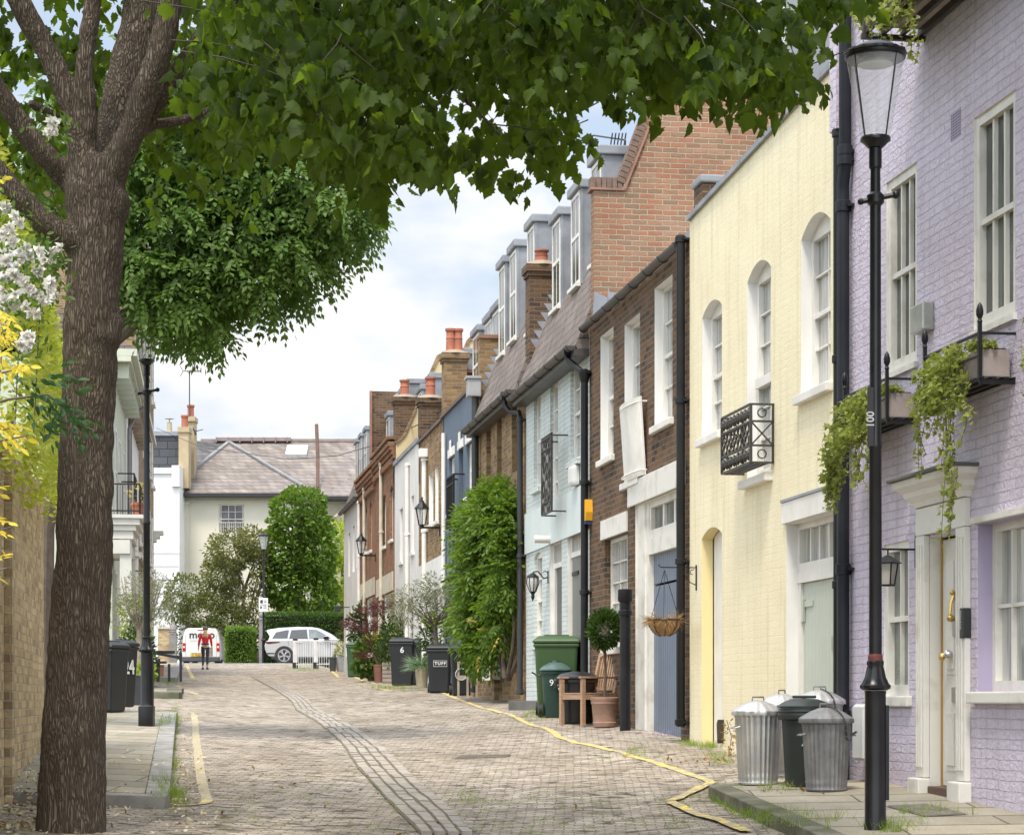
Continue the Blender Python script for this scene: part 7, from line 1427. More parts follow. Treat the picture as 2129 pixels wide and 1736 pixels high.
MB().box(-.15, -.06, -.10, .16, .0, .085, bev=.035).build('shoe', shm, per); MB().box(.03, .12, -.04, .22, .0, .085, bev=.035).build('shoe', shm, per)
# ---------------------------------------------------------------- the big tree on the left
def barkmat():
    m, n, l, b = newmat('plane_bark'); v, _ = objcoord(n, l, None, (1, 1, .13)); v1, _ = objcoord(n, l)
    vo = n.new('ShaderNodeTexVoronoi'); vo.feature = 'DISTANCE_TO_EDGE'; vo.inputs['Scale'].default_value = 62
    wn = n.new('ShaderNodeTexNoise'); wn.inputs['Scale'].default_value = 9; wn.inputs['Detail'].default_value = 5; l.new(v, wn.inputs['Vector'])
    vm = n.new('ShaderNodeVectorMath'); vm.operation = 'MULTIPLY_ADD'; l.new(wn.outputs['Color'], vm.inputs[0]); vm.inputs[1].default_value = (.12, .12, .12); l.new(v, vm.inputs[2]); l.new(vm.outputs[0], vo.inputs['Vector'])
    crack = ramp(n, l, vo.outputs['Distance'], .0, .30); nz = noise(n, l, v, 40, 6, .7); big = ramp(n, l, noise(n, l, v1, 2.2, 5), .35, .65)
    base = mixc(n, l, big, (.135, .103, .075), (.215, .17, .13)); base = mixc(n, l, ramp(n, l, nz, .35, .75), base, (.25, .205, .16))
    moss = ramp(n, l, noise(n, l, v1, 5, 5), .60, .72); mm = n.new('ShaderNodeMath'); mm.operation = 'MULTIPLY'; l.new(moss, mm.inputs[0]); mm.inputs[1].default_value = .35
    base = mixc(n, l, mm.outputs[0], base, (.10, .11, .035))
    l.new(mixc(n, l, crack, (.085, .066, .05), base), b.inputs['Base Color']); b.inputs['Roughness'].default_value = .95; b.inputs['Specular IOR Level'].default_value = .15
    ad = n.new('ShaderNodeMath'); ad.operation = 'MULTIPLY_ADD'; l.new(nz, ad.inputs[0]); ad.inputs[1].default_value = .5; l.new(crack, ad.inputs[2]); bumpn(n, l, b, ad.outputs[0], .85, .022); return m
bark = barkmat()
TY = 15.6; tx = P(150, 0, TY).x; tz = G(tx, TY); tr = thing('street_tree', 'big dark trunked tree at the left whose broad leaved crown hangs over the street', 'tree', (tx, TY, tz))
def T(dx, dy, off=0): return P(dx, dy, TY+off)-Vector((tx, TY, tz))
k_ = TY/F
def limb(mb, pts, n=16):    # pts: (dx, dy, width px, depth offset)
    q = [T(a, b, o) for a, b, w, o in pts]; r = [w*k_/2 for a, b, w, o in pts]; Q, Rr = [], []
    for i in range((len(q)-1)*5+1):
        t = min(i/5, len(q)-1.0001); Q.append(catp(q, t)); f = t-int(t); Rr.append(r[int(t)]*(1-f)+r[int(t)+1]*f)
    Q = [p+Vector((mnoise.noise(p*2.5), mnoise.noise(p*2.5+Vector((9, 0, 0))), 0))*.022 for p in Q]; mb.tube(Q, Rr, n)
mb = MB()
limb(mb, [(140, 1850, 165, 0), (147, 1736, 147, 0), (155, 1500, 131, 0), (165, 1300, 124, 0), (174, 1150, 119, 0), (181, 950, 112, 0), (188, 750, 112, 0), (194, 600, 110, 0), (200, 480, 118, 0), (200, 400, 128, 0), (200, 330, 110, 0)], 28)
limb(mb, [(215, 400, 90, 0), (246, 330, 62, -.05), (280, 260, 56, -.1), (310, 180, 56, -.15), (335, 100, 54, -.2), (352, 20, 52, -.2), (365, -80, 46, -.25), (390, -260, 36, -.3), (420, -420, 18, -.3)])
limb(mb, [(205, 380, 100, .1), (236, 290, 84, .25), (255, 190, 82, .35), (280, 90, 84, .45), (300, -10, 80, .5), (330, -180, 60, .7), (320, -360, 40, .9), (330, -500, 15, 1)])
limb(mb, [(175, 390, 70, 0), (170, 300, 56, -.1), (145, 210, 50, -.15), (105, 120, 46, -.2), (65, 50, 48, -.25), (30, -10, 46, -.3), (-40, -140, 34, -.4), (-120, -300, 16, -.5)])
limb(mb, [(180, 330, 42, -.1), (184, 240, 38, -.15), (176, 150, 36, -.2), (184, 70, 38, -.2), (196, 0, 36, -.2), (215, -120, 26, -.3), (230, -260, 12, -.3)])
limb(mb, [(170, 400, 70, .1), (130, 360, 52, .0), (85, 315, 48, -.1), (40, 260, 44, -.2), (8, 205, 42, -.3), (-40, 140, 38, -.4), (-140, 20, 24, -.5), (-220, -100, 12, -.6)])
limb(mb, [(185, 520, 70, 0), (150, 500, 54, -.1), (105, 470, 50, -.15), (60, 430, 48, -.2), (20, 385, 48, -.25), (-20, 340, 44, -.3), (-120, 250, 30, -.4), (-240, 140, 14, -.5)])
limb(mb, [(220, 350, 50, .1), (270, 290, 36, .1), (320, 230, 34, .1), (370, 150, 34, 0), (420, 70, 32, -.1), (480, 0, 28, -.2), (600, -80, 22, -.4), (800, -130, 14, -.6), (980, -120, 6, -.8)])
limb(mb, [(230, 330, 46, .15), (300, 268, 26, .2), (380, 250, 24, .25), (440, 230, 22, .3), (520, 200, 22, .4), (600, 130, 20, .4), (700, 90, 18, .3), (830, 110, 15, .2), (950, 190, 12, .1), (1050, 290, 8, 0), (1100, 350, 4, 0)], 10)
limb(mb, [(60, 215, 20, -.1), (100, 235, 20, 0), (140, 262, 20, .1)], 8)
limb(mb, [(480, 200, 16, .4), (560, 250, 10, .4), (640, 300, 9, .4), (700, 380, 5, .3)], 8)
limb(mb, [(780, -60, 16, -.6), (960, 0, 13, -.6), (1150, 60, 11, -.8), (1350, 80, 9, -.9), (1550, 60, 7, -1.1), (1750, 30, 4, -1.3)], 8)
mb.tube([T(236, 420, -.02), T(262, 400, -.04)], [.16, .06], 12); mb.tube([T(215, 690, 0), T(246, 655, -.02)], [.17, .05], 12); mb.tube([T(215, 620, 0), T(240, 700, -.02)], [.12, .05], 10)
to = mb.build('trunk', bark, tr, smooth=True)
rm = to.modifiers.new('remesh', 'REMESH'); rm.mode = 'VOXEL'; rm.voxel_size = .02; rm.use_smooth_shade = True
sm = to.modifiers.new('smooth', 'SMOOTH'); sm.factor = .5; sm.iterations = 4
tx_ = bpy.data.textures.new('bark_lumps', 'CLOUDS'); tx_.noise_scale = .16; tx_.noise_depth = 3; dp = to.modifiers.new('lumps', 'DISPLACE'); dp.texture = tx_; dp.strength = .035; dp.mid_level = .5
# crown: drooping leafy twigs in a volume whose underside follows the hanging boughs
prof = [(-900, 420), (-200, 400), (0, 370), (60, 400), (130, 430), (200, 200), (270, 240), (300, 285), (420, 400), (470, 340), (560, 330), (640, 300), (690, 405), (720, 435), (780, 425), (850, 395), (950, 425), (975, 375), (1010, 400), (1060, 415), (1100, 425), (1150, 385), (1200, 350), (1235, 290), (1262, 215), (1300, 235), (1380, 225), (1460, 245), (1520, 235), (1560, 305), (1630, 285), (1650, 190), (1700, 120), (1760, 85), (1830, 40), (1860, 0), (1885, -60), (1950, -300)]
def zlow(X):
    dx = X/ (15.3/F)+CX; return (HZ-lerp(prof, dx))*15.3/F
lg_tree = leafmat('plane_leaf', (.010, .021, .003), (.042, .072, .008), .48, .6, tcol=(.24, .37, .018), sc=1.2)
cs = []; tries = 0
def twig(p, n, spread, out):
    d = Vector((random.gauss(.25, .5), random.gauss(-.1, .5), -.35)).normalized()
    for i in range(n):
        t = i/n; q = p+d*spread*t+Vector((0, 0, -.12*t*t)); s = Vector((random.gauss(0, 1), random.gauss(0, 1), 0)).normalized(); out.append((q+s*.03, (s*.45+Vector((0, 0, -1.0))+Vector((random.gauss(0, .28), random.gauss(0, .28), random.gauss(0, .2))))))
out = []; twigs = []
while len(twigs) < 1900 and tries < 90000:
    tries += 1; X = random.uniform(-6.6, 2.75); Y = random.uniform(11.2, 18.4); z = random.uniform(2.3, 7.2)
    dc = ((X+1.8)/4.9)**2+((Y-14.9)/3.8)**2+((z-3.2)/4.0)**2
    if dc > 1.0+.25*mnoise.noise(Vector((X, Y, z))): continue
    px_ = X*F/Y+CX; zl = (HZ-lerp(prof, px_))*Y/F+.34
    if 820 < px_ < 1290 and z < (HZ-170)*Y/F and random.random() < .72: continue
    if px_ > 1800: continue
    if px_ < 440 and Y < 16.4 and z < 5.4: continue
    if X < -1.9 and Y < 16.3 and z < 5.4: continue
    if z < zl: continue
    g = mnoise.noise(Vector((X*1.1, Y*.9, z*1.3))+Vector((4, 2, 0)))
    g2 = mnoise.noise(Vector((X*1.5, Y*.22, z*1.9))+Vector((7, 3, 1)))
    if g2 < -.16 and z < 5.2: continue
    if g2 < .14 and z < (HZ-130)*Y/F and X > -.9 and px_ < 1330: continue
    if z > 4.9 and random.random() < .8: continue
    twigs.append(Vector((X, Y, z)))
# underside fringe
for i in range(330):
    X = random.uniform(-5, 2.6); Y = random.uniform(13.4, 16.6)
    if X < -1.75 and Y < 16.4: continue
    if math.sin(X*5.1)+math.sin(X*2.3+1) < -1.1 and X > -1.2: continue
    px_ = X*F/Y+CX
    if px_ > 1790 or (820 < px_ < 1290 and random.random() < .5): continue
    twigs.append(Vector((X, Y, (HZ-lerp(prof, px_))*Y/F+random.uniform(.30, .6))))
for i in range(190): twigs.append(Vector((random.uniform(-6.2, -2.0), random.uniform(16.5, 18.6), random.uniform(4.2, 6.2))))
for p in twigs: twig(p, random.randint(7, 12), random.uniform(.25, .5), out)
ob = Vector((tx, TY, tz)); out = [(p, d) for p, d in out if not (p.x > 1.2 and p.y > 14.6)]
for kk_, kind_ in enumerate(('lobed', 'curled', 'folded')): oo = out[kk_::3]; leaves('crown', [(p-ob)[:] for p, d in oo], [d[:] for p, d in oo], rng.uniform(.05, .135, len(oo)), kind_, lg_tree, tr, twist=1.1)
tw = MB()
for p in twigs[::3]:
    if p.z < 4.9: q = p-ob; dd_ = Vector((random.gauss(0, .2), random.gauss(0, .2), random.uniform(.08, .25))); tw.tube([q+dd_, q+dd_*.4+Vector((.02, 0, .01)), q-dd_*.2, q-dd_*.7+Vector((.03, 0, -.05))], [.005, .004, .003, .002], 4, cap=False)
tag(tw.build('twigs', M('twig_bark', (.05, .04, .025), (.035, .028, .02), rough=.9), tr), kind='stuff')

# ---------------------------------------------------------------- second tree with pinnate leaves behind
AY = 26.5; ax = P(165, 0, AY).x-.5; az = G(ax, AY); at = thing('ash_tree', 'pinnate leaved green tree whose crown droops behind the big trunk', 'tree', (ax, AY, az)); oa = Vector((ax, AY, az))
q = MB(); q.tube([(0, 0, 0), (.05, 0, 2.5), (.3, 0, 4.4), (.7, 0, 6.2)], [.17, .15, .12, .08], 10)
for dx, dy in ((420, 380), (600, 430), (700, 480), (400, 560), (330, 620), (520, 560), (650, 360), (250, 300)): e_ = P(dx, dy, AY)-oa; q.tube([(.3, 0, 4.2), (Vector((.3, 0, 4.2))+e_)/2+Vector((0, 0, .5)), e_], [.08, .05, .012], 7)
q.build('trunk', bark0, at)
cs, ds = [], []
def ab(dx, dy, rx, ry, n, dep=1.0, off=0):
    for p, d in shell(n, P(dx, dy, AY+off)-oa, (rx*AY/F, dep, ry*AY/F), inner=.35, seed=dx*.01): cs.append(p); ds.append(d*.8+Vector((random.gauss(.1, .35), random.gauss(-.35, .3), random.gauss(-.55, .35))))
for a_ in ((330, 330, 120, 110, 420), (430, 300, 120, 100, 400), (520, 340, 130, 120, 470), (620, 370, 120, 100, 400), (690, 440, 85, 70, 260), (580, 470, 120, 90, 380), (470, 470, 120, 110, 420), (350, 470, 120, 120, 420), (300, 570, 80, 60, 200), (400, 590, 110, 60, 300), (520, 560, 100, 55, 260), (620, 540, 75, 45, 150), (350, 645, 60, 34, 110), (400, 650, 70, 50, 150), (430, 685, 40, 26, 45), (560, 610, 60, 30, 70), (720, 440, 55, 45, 110), (250, 350, 90, 200, 300), (150, 250, 110, 150, 260), (560, 200, 180, 90, 330), (40, 430, 110, 150, 380), (360, 180, 150, 100, 280)): ab(*a_)
ps, dd, ns = pinnate(cs, ds, .30, 9); leaves('crown', ps, dd, rng.uniform(.075, .115, len(ps)), 'dia', leafmat('ash_leaf', (.055, .10, .024), (.15, .235, .055), .4, .4, tcol=(.2, .36, .05)), at, normal=ns)

# ---------------------------------------------------------------- golden hedge, white roses, yellow leaved shrub on the left wall
lm_gold = leafmat('golden_privet', (.20, .25, .028), (.44, .47, .08), .35, sc=2)
wz_ = lambda y: G(WALLX(9), 9)+wtop((y-9)*1.012)
hg = thing('golden_climber', 'bright yellow green climber billowing over the top of the left brick wall', 'climber', (WALLX(18.5)-.3, 18.5, wz_(18.5))); oh = Vector(hg.location)
pts = []
for i in range(9500):
    y = random.uniform(14.0, 22.6); x = random.uniform(-.55, .48); zt_ = P(0, 470, 19).z+.3*math.sin(y*2)-.1; z = random.uniform(wz_(y)-.15-.35*max(0, mnoise.noise(Vector((y*1.5, 0, 2)))+.2), zt_)
    prof_x = .47*math.sin(PI*min(1, max(0, (z-wz_(y)+.45)/(zt_-wz_(y)+.5)))**.6)+.08*mnoise.noise(Vector((y*1.6, z*1.6, 0)))
    if x > prof_x: x = prof_x-abs(random.gauss(0, .05))
    elif x < prof_x-.3 and random.random() < .75: x = prof_x-abs(random.gauss(0, .1))
    p = Vector((WALLX(y)+x, y, z)); pts.append((p-oh, Vector((.8, -.5, random.gauss(0, .5)))))
leaves('foliage', [p[:] for p, d in pts], [d[:] for p, d in pts], rng.uniform(.045, .085, len(pts)), 'oval', lm_gold, hg)
for y in (15, 17, 19, 21): MB().tube([Vector((WALLX(y)-.15, y, G(-3, y)))-oh, Vector((WALLX(y)-.1, y+.2, wz_(y)+.6))-oh], [.05, .03], 6).build('stem', bark0, hg)
rose = thing('white_rose', 'climbing rose with clusters of white blooms above the golden foliage', 'rose', (WALLX(14)+.2, 14, P(0, 600, 14).z)); orr = Vector(rose.location)
blm = leafmat('white_petal', (.72, .70, .62), (.85, .84, .80), .25, .6, tcol=(.8, .78, .7)); fp, fd, fs_ = [], [], []
spots = [(8, 470), (25, 500), (5, 530), (45, 520), (30, 560), (10, 580), (60, 540), (75, 555), (90, 535), (105, 525), (20, 610), (45, 600), (68, 610), (8, 650), (30, 640), (62, 645), (100, 590), (104, 605), (12, 690), (70, 700), (50, 715), (60, 725), (35, 455), (15, 430), (112, 262), (108, 275), (5, 560), (40, 540), (85, 620), (55, 580), (20, 545), (0, 500), (-20, 520), (-30, 600), (-25, 680)]
for a_, b_ in spots:
    Yr = random.uniform(13.2, 14.2); c = P(a_, b_, Yr)
    for j in range(3):
        cc = c+Vector((random.gauss(0, .022), random.gauss(0, .02), random.gauss(0, .022)))
        for k in range(14): d = Vector((random.gauss(0, 1), random.gauss(-.5, 1), random.gauss(0, 1))).normalized(); fp.append((cc-orr)[:]); fd.append(d[:]); fs_.append(random.uniform(.035, .052))
leaves('bloom', fp, fd, fs_, 'wide', blm, rose); 
rp = []
for a_, b_ in spots:
    for k in range(26): c = P(a_+random.gauss(0, 22), b_+random.gauss(0, 22), random.uniform(13.5, 14.6)); rp.append((c-orr)[:])
leaves('foliage', rp, rng.normal(size=(len(rp), 3)), .055, 'oval', lg_mid, rose)
for a_ in (5, 40, 80): MB().tube([P(a_-10, 900, 14.2)-orr, P(a_, 700, 14.1)-orr, P(a_+10, 520, 14.0)-orr], .004, 5).build('stem', bark0, rose)
ysh = thing('yellow_leaved_shrub', 'foreground shrub with clear yellow leaves leaning in at the left edge', 'shrub', (P(-160, 0, 9).x, 9, P(0, 1000, 9).z)); oy = Vector(ysh.location); cs, ds = [], []
for a_, b_, sx_, sy_, n in ((0, 375, 10, 12, 4), (10, 650, 16, 16, 16), (28, 760, 22, 16, 22), (10, 880, 20, 20, 14), (30, 905, 26, 14, 20), (5, 1000, 16, 14, 10), (18, 1090, 16, 14, 10), (10, 1180, 12, 12, 8), (0, 700, 12, 30, 12), (35, 690, 20, 10, 8)):
    for i in range(int(n*.4)+1): cs.append(P(a_+random.gauss(0, sx_)-34, b_+random.gauss(0, sy_), random.uniform(8.6, 9.4))-oy); ds.append(Vector((random.uniform(.2, 1), random.gauss(0, .5), random.gauss(-.1, .4))))
ps, dd, ns = pinnate(cs, ds, .07, 5); leaves('foliage', ps, dd, rng.uniform(.03, .05, len(ps)), 'oval', leafmat('yellow_leaf', (.55, .42, .02), (.75, .60, .08), .4, tcol=(.9, .75, .1)), ysh, normal=ns)
q = MB()
for a_, b_ in ((5, 380), (20, 660), (50, 765), (20, 890), (60, 905), (10, 1000), (25, 1095), (15, 1180)): q.tube([P(-160, b_+60, 9)-oy, P(-40, b_+20, 9)-oy, P(a_, b_, 9)-oy], [.008, .006, .003], 5)
q.tube([P(-160, 1800, 9)-oy, P(-160, 300, 9)-oy], .03, 6); q.build('stem', bark0, ysh)
gsh = thing('green_sprig', 'dark green leafy spray crossing the trunk at mid height', 'branch', P(-150, 880, 12.5)); og = Vector(gsh.location); cs = [P(a_+random.gauss(0, 12), b_+random.gauss(0, 14), 12.4+random.gauss(0, .1))-og for a_, b_ in ((60, 790), (85, 810), (110, 790), (128, 830), (100, 845), (140, 860), (155, 815), (95, 870), (70, 850), (150, 880), (40, 830), (20, 810)) for _ in range(3)]
ps, dd, ns = pinnate(cs, [Vector((random.uniform(.3, 1), -.2, random.gauss(-.4, .4))) for _ in cs], .12, 5); leaves('foliage', ps, dd, rng.uniform(.05, .075, len(ps)), 'oval', leafmat('sprig_green', (.018, .045, .018), (.05, .11, .035), .3), gsh)
MB().tube([Vector((0, 0, 0)), P(20, 830, 12.45)-og, P(100, 820, 12.4)-og, P(150, 860, 12.4)-og], [.01, .008, .006, .003], 5).build('stem', bark0, gsh)

# ---------------------------------------------------------------- trees, hedges and shrubs beyond the cross road
def crown(parent, blobs, Y, size, kind, mat, dens=1.0, dep=1.6, inner=.5, gap=0, name='crown', face=-.4):
    pts = []; o = Vector(parent.location)
    for dx, dy, rx, ry, n in blobs: pts += shell(int(n*dens), P(dx, dy, Y)-o, (rx*Y/F, dep, ry*Y/F), inner=inner, gap=gap, gs=1.2, seed=dx*.01, zmin=-1)
    return leaves(name, [p[:] for p, d in pts], [(d+Vector((random.gauss(0, .4), random.gauss(face, .4), random.gauss(-.4, .4))))[:] for p, d in pts], rng.uniform(size*.7, size*1.3, len(pts)), kind, mat, parent)
t = thing('columnar_tree', 'tall bright green leafy column tree in front of the cream villa', 'tree', (P(622, 0, 109).x, 109, 1.7)); MB().tube([(0, 0, -.3), (0, 0, 7.5)], .2, 8).build('trunk', bark0, t)
crown(t, [(622, 1075, 62, 62, 1500), (620, 1140, 76, 70, 2000), (625, 1210, 74, 70, 1900), (640, 1250, 62, 40, 900), (590, 1180, 45, 80, 900), (660, 1140, 40, 80, 800), (600, 1055, 30, 30, 300), (645, 1040, 30, 22, 250)], 109, .21, 'wide', leafmat('lime_tree_leaf', (.040, .08, .010), (.14, .225, .035), .28, sc=1.0), dep=1.8, inner=.72)
t = thing('yellow_green_tree', 'yellow green tree glimpsed between the column tree and the end house', 'tree', (P(706, 0, 113).x, 113, 1.7)); MB().tube([(0, 0, -.3), (.2, 0, 5), (.6, 0, 7)], .12, 8).build('trunk', bark0, t); crown(t, [(706, 1130, 32, 50, 700), (712, 1200, 30, 50, 600), (700, 1250, 28, 35, 350)], 113, .2, 'wide', leafmat('lime_yellow_leaf', (.14, .22, .02), (.36, .42, .05), .4), dep=1.5)
t = thing('russet_tree', 'wide garden tree with russet green leaves and bare lower limbs behind the van', 'tree', (P(470, 0, 108).x, 108, 1.7)); o_ = Vector(t.location); q = MB(); D3 = lambda a_, b_, y=108: P(a_, b_, y)-o_
q.tube([D3(478, 1380), D3(492, 1318), D3(500, 1290)], [.16, .14, .10], 8)
for a_ in ((500, 1290, 470, 1262, 440, 1230), (497, 1300, 520, 1270, 535, 1200), (500, 1290, 510, 1230, 480, 1150), (490, 1315, 460, 1300, 420, 1280), (535, 1240, 548, 1200, 552, 1160), (500, 1250, 520, 1190, 540, 1140)): q.tube([D3(*a_[:2]), D3(*a_[2:4]), D3(*a_[4:])], [.09, .06, .03], 6)
q.build('trunk', bark0, t)
crown(t, [(480, 1150, 55, 48, 2100), (520, 1130, 40, 36, 1200), (460, 1190, 45, 40, 1300), (540, 1180, 24, 50, 700), (500, 1250, 60, 36, 1300), (450, 1245, 40, 30, 900)], 108, .17, 'oval', leafmat('russet_leaf', (.07, .095, .022), (.20, .19, .065), .3, tcol=(.3, .32, .08)), dep=1.8, gap=.16, inner=.3)
t = thing('photinia_shrub', 'rounded bushy shrub with bronze tips left of the russet tree', 'shrub', (P(390, 0, 107).x, 107, 1.7)); MB().tube([(0, 0, -.3), (0, 0, 3)], .1, 6).build('trunk', bark0, t)
crown(t, [(385, 1235, 42, 42, 1500), (365, 1260, 26, 36, 500), (420, 1270, 44, 36, 900), (470, 1290, 40, 30, 600), (500, 1300, 44, 26, 500)], 107, .15, 'oval', leafmat('photinia_leaf', (.045, .075, .02), (.15, .16, .05), .28), dep=1.3, inner=.6)
t = thing('dark_hedge', 'deep green shady hedge behind the van', 'hedge', (P(450, 0, 109.5).x, 109.5, 1.7)); MB().tube([(0, 0, -.3), (0, 0, 2)], .1, 6).build('stem', bark0, t)
crown(t, [(385, 1330, 40, 44, 1500), (440, 1330, 50, 44, 1700), (500, 1335, 44, 44, 1500), (480, 1300, 60, 30, 1200)], 109.5, .13, 'oval', leafmat('shade_leaf', (.012, .024, .008), (.04, .07, .018), .2), dep=.9, inner=.7)
def boxhedge(label, x0, x1, y0, y1, z0, z1, size, mat, n, name='clipped_hedge'):
    t = thing(name, label, 'hedge', ((x0+x1)/2, (y0+y1)/2, z0)); o = Vector(t.location); pts, ds = [], []
    A = [((x1-x0)*(z1-z0), 'f'), ((x1-x0)*(y1-y0), 't'), ((y1-y0)*(z1-z0), 'l'), ((y1-y0)*(z1-z0), 'r')]; tot = sum(a for a, _ in A)
    for a, k in A:
        for i in range(int(n*a/tot)):
            x, y, z = random.uniform(x0, x1), random.uniform(y0, y1), random.uniform(z0, z1); d = Vector((random.gauss(0, .5), random.gauss(0, .5), random.gauss(0, .5)))
            if k == 'f': y = y0; d += Vector((0, -1, 0))
            elif k == 't': z = z1; d += Vector((0, 0, 1))
            elif k == 'l': x = x0; d += Vector((-1, 0, 0))
            else: x = x1; d += Vector((1, 0, 0))
            p = Vector((x, y, z))+Vector((random.gauss(0, .03), random.gauss(0, .03), random.gauss(0, .03)))*(size/.08)+Vector((0, .08*mnoise.noise(Vector((x, y, z))*1.3), .05*mnoise.noise(Vector((x, y, z))*2))); pts.append((p-o)[:]); ds.append(d[:])
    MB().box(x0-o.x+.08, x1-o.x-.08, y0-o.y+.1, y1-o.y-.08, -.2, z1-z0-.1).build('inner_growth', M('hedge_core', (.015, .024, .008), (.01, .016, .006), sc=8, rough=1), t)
    leaves('foliage', pts, ds, rng.uniform(size*.7, size*1.3, len(pts)), 'oval', mat, t)
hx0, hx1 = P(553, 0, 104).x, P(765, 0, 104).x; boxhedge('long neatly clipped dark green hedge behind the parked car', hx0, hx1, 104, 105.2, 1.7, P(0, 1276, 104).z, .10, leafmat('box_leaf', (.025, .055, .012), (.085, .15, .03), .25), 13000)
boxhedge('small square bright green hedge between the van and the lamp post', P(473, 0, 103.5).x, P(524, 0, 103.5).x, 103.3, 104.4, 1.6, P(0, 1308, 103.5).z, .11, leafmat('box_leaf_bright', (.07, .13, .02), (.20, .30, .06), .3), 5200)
# garden post with finial, steps and rail
gp_ = P(543, 1378, 103); t = thing('gate_post', 'slim weathered wooden post with turned finial beside the far lamp post', 'post', (gp_.x, 103, 1.5)); MB().box(-.09, .09, -.09, .09, 0, 2.3).build('shaft', gs, t); MB().lathe([(.10, 2.3), (.13, 2.34), (.07, 2.4), (.12, 2.48), (.11, 2.58), (.04, 2.68), (.06, 2.75), (.04, 2.85), (.001, 3.7)], 12).build('finial', gs, t, smooth=True)
sp_ = P(528, 1378, 104.8); t = thing('garden_steps', 'dark stone garden steps with an iron handrail beside the small hedge', 'steps', (sp_.x, 104.8, 1.6)); q = MB()
for i in range(5): q.box(-.35, .35, i*.3, i*.3+.3, -.2, .15+i*.17)
q.build('steps', M('step_dark', (.10, .10, .09), (.07, .07, .06), rough=.9), t); q = MB(); q.tube([(-.38, -.1, .2), (-.38, -.05, 1.1), (-.38, 1.5, 1.9)], .03, 6); q.bar((.38, -.1, 1.0), (.38, 1.5, 1.8), .05)
for i in range(9): q.bar((.38, i*.18, .1+i*.1), (.38, i*.18, 1.0+i*.1), .02)
q.build('handrail', M('rail_green', (.03, .06, .05)), t)

# ---------------------------------------------------------------- balconettes with ivy on the lilac house
lg_ivy = leafmat('ivy_leaf', (.10, .13, .03), (.30, .33, .09), .32, .45, sc=3); concrete = M('stained_concrete', (.38, .33, .30), (.20, .17, .15), sc=3, rough=.9, bump=.3, p=(.3, .7))
def FP(dx, dy, v):      # world point on a plane v in front (-) of the right-hand facades
    a = AR+v*math.sqrt(1+KR*KR); Y = F*a/(dx-CX+KR*F); return Vector((a-KR*Y, Y, (HZ-dy)*Y/F))
def ivyplant(label, root, pts, strands, n, parent=None, rad=.12):
    t = thing('ivy', label, 'ivy', root); o = Vector(root); P_, D_ = [], []
    for c, rx, rz_ in pts:
        for i in range(n):
            d = Vector((random.gauss(0, 1), random.gauss(0, 1), random.gauss(0, 1))).normalized(); r_ = random.random()**.4
            P_.append((c+UX*d.x*rx*r_+VY*d.y*rad*r_+Vector((0, 0, d.z*rz_*r_))-o)[:]); D_.append((-VY*.8+UX*random.gauss(0, .6)+Vector((0, 0, random.gauss(-.6, .5))))[:])
    q = MB()
    for st_ in strands:
        m = 26; pp_ = []
        for i in range(m):
            p = catp(st_, i/m*(len(st_)-1)); pp_.append(p-o)
            if i > 2:
                for k in range(random.choice((0, 1, 1, 2))): P_.append((p-o+UX*random.gauss(0, .015)+VY*random.gauss(0, .012))[:]); D_.append((-VY*.6+UX*random.gauss(0, .9)+Vector((0, 0, random.gauss(-.4, .5))))[:])
        q.tube(pp_, .0022, 4)
    leaves('foliage', P_, D_, rng.uniform(.03, .062, len(P_)), 'ivy', lg_ivy, t); q.build('stem', M('ivy_stem', (.12, .07, .05)), t); return t
def balconette(label, dxa, dxb, dyb):
    A = FP(dxb, dyb, -.27); Ln = ((FP(dxa, 0, -.27)-FP(dxb, 0, -.27)).to_2d()).length; t = thing('window_ledge', label, 'planter ledge', A+VY*.27, ANG)   # local: x 0 = near end, -Ln = far end; y -.27 front
    q = MB()
    for y in (-.27, -.18, -.09, -.015): q.box(-Ln, 0, y-.0, y+.035, -.0, .02)
    for x in (-Ln, -.03): q.box(x, x+.03, -.27, -.002, -.03, -.002)
    for x in (-Ln, 0): q.bar((x, -.27, 0), (x, -.27, .40), .026); q.bar((x, -.27, .33), (x, 0, .33), .018)
    q.bar((-Ln, -.27, .33), (0, -.27, .33), .018); q.bar((-Ln, -.27, .17), (0, -.27, .17), .012)
    fr = q.build('frame', blackp, t); q = MB()
    for x in (-Ln, 0): MB().lathe([(.014, .40), (.02, .41), (.013, .43), (.026, .46), (.027, .49), (.016, .53), (.001, .55)], 10, (x, -.27, 0)).build('finial', blackp, fr, smooth=True)
    return t, A, Ln
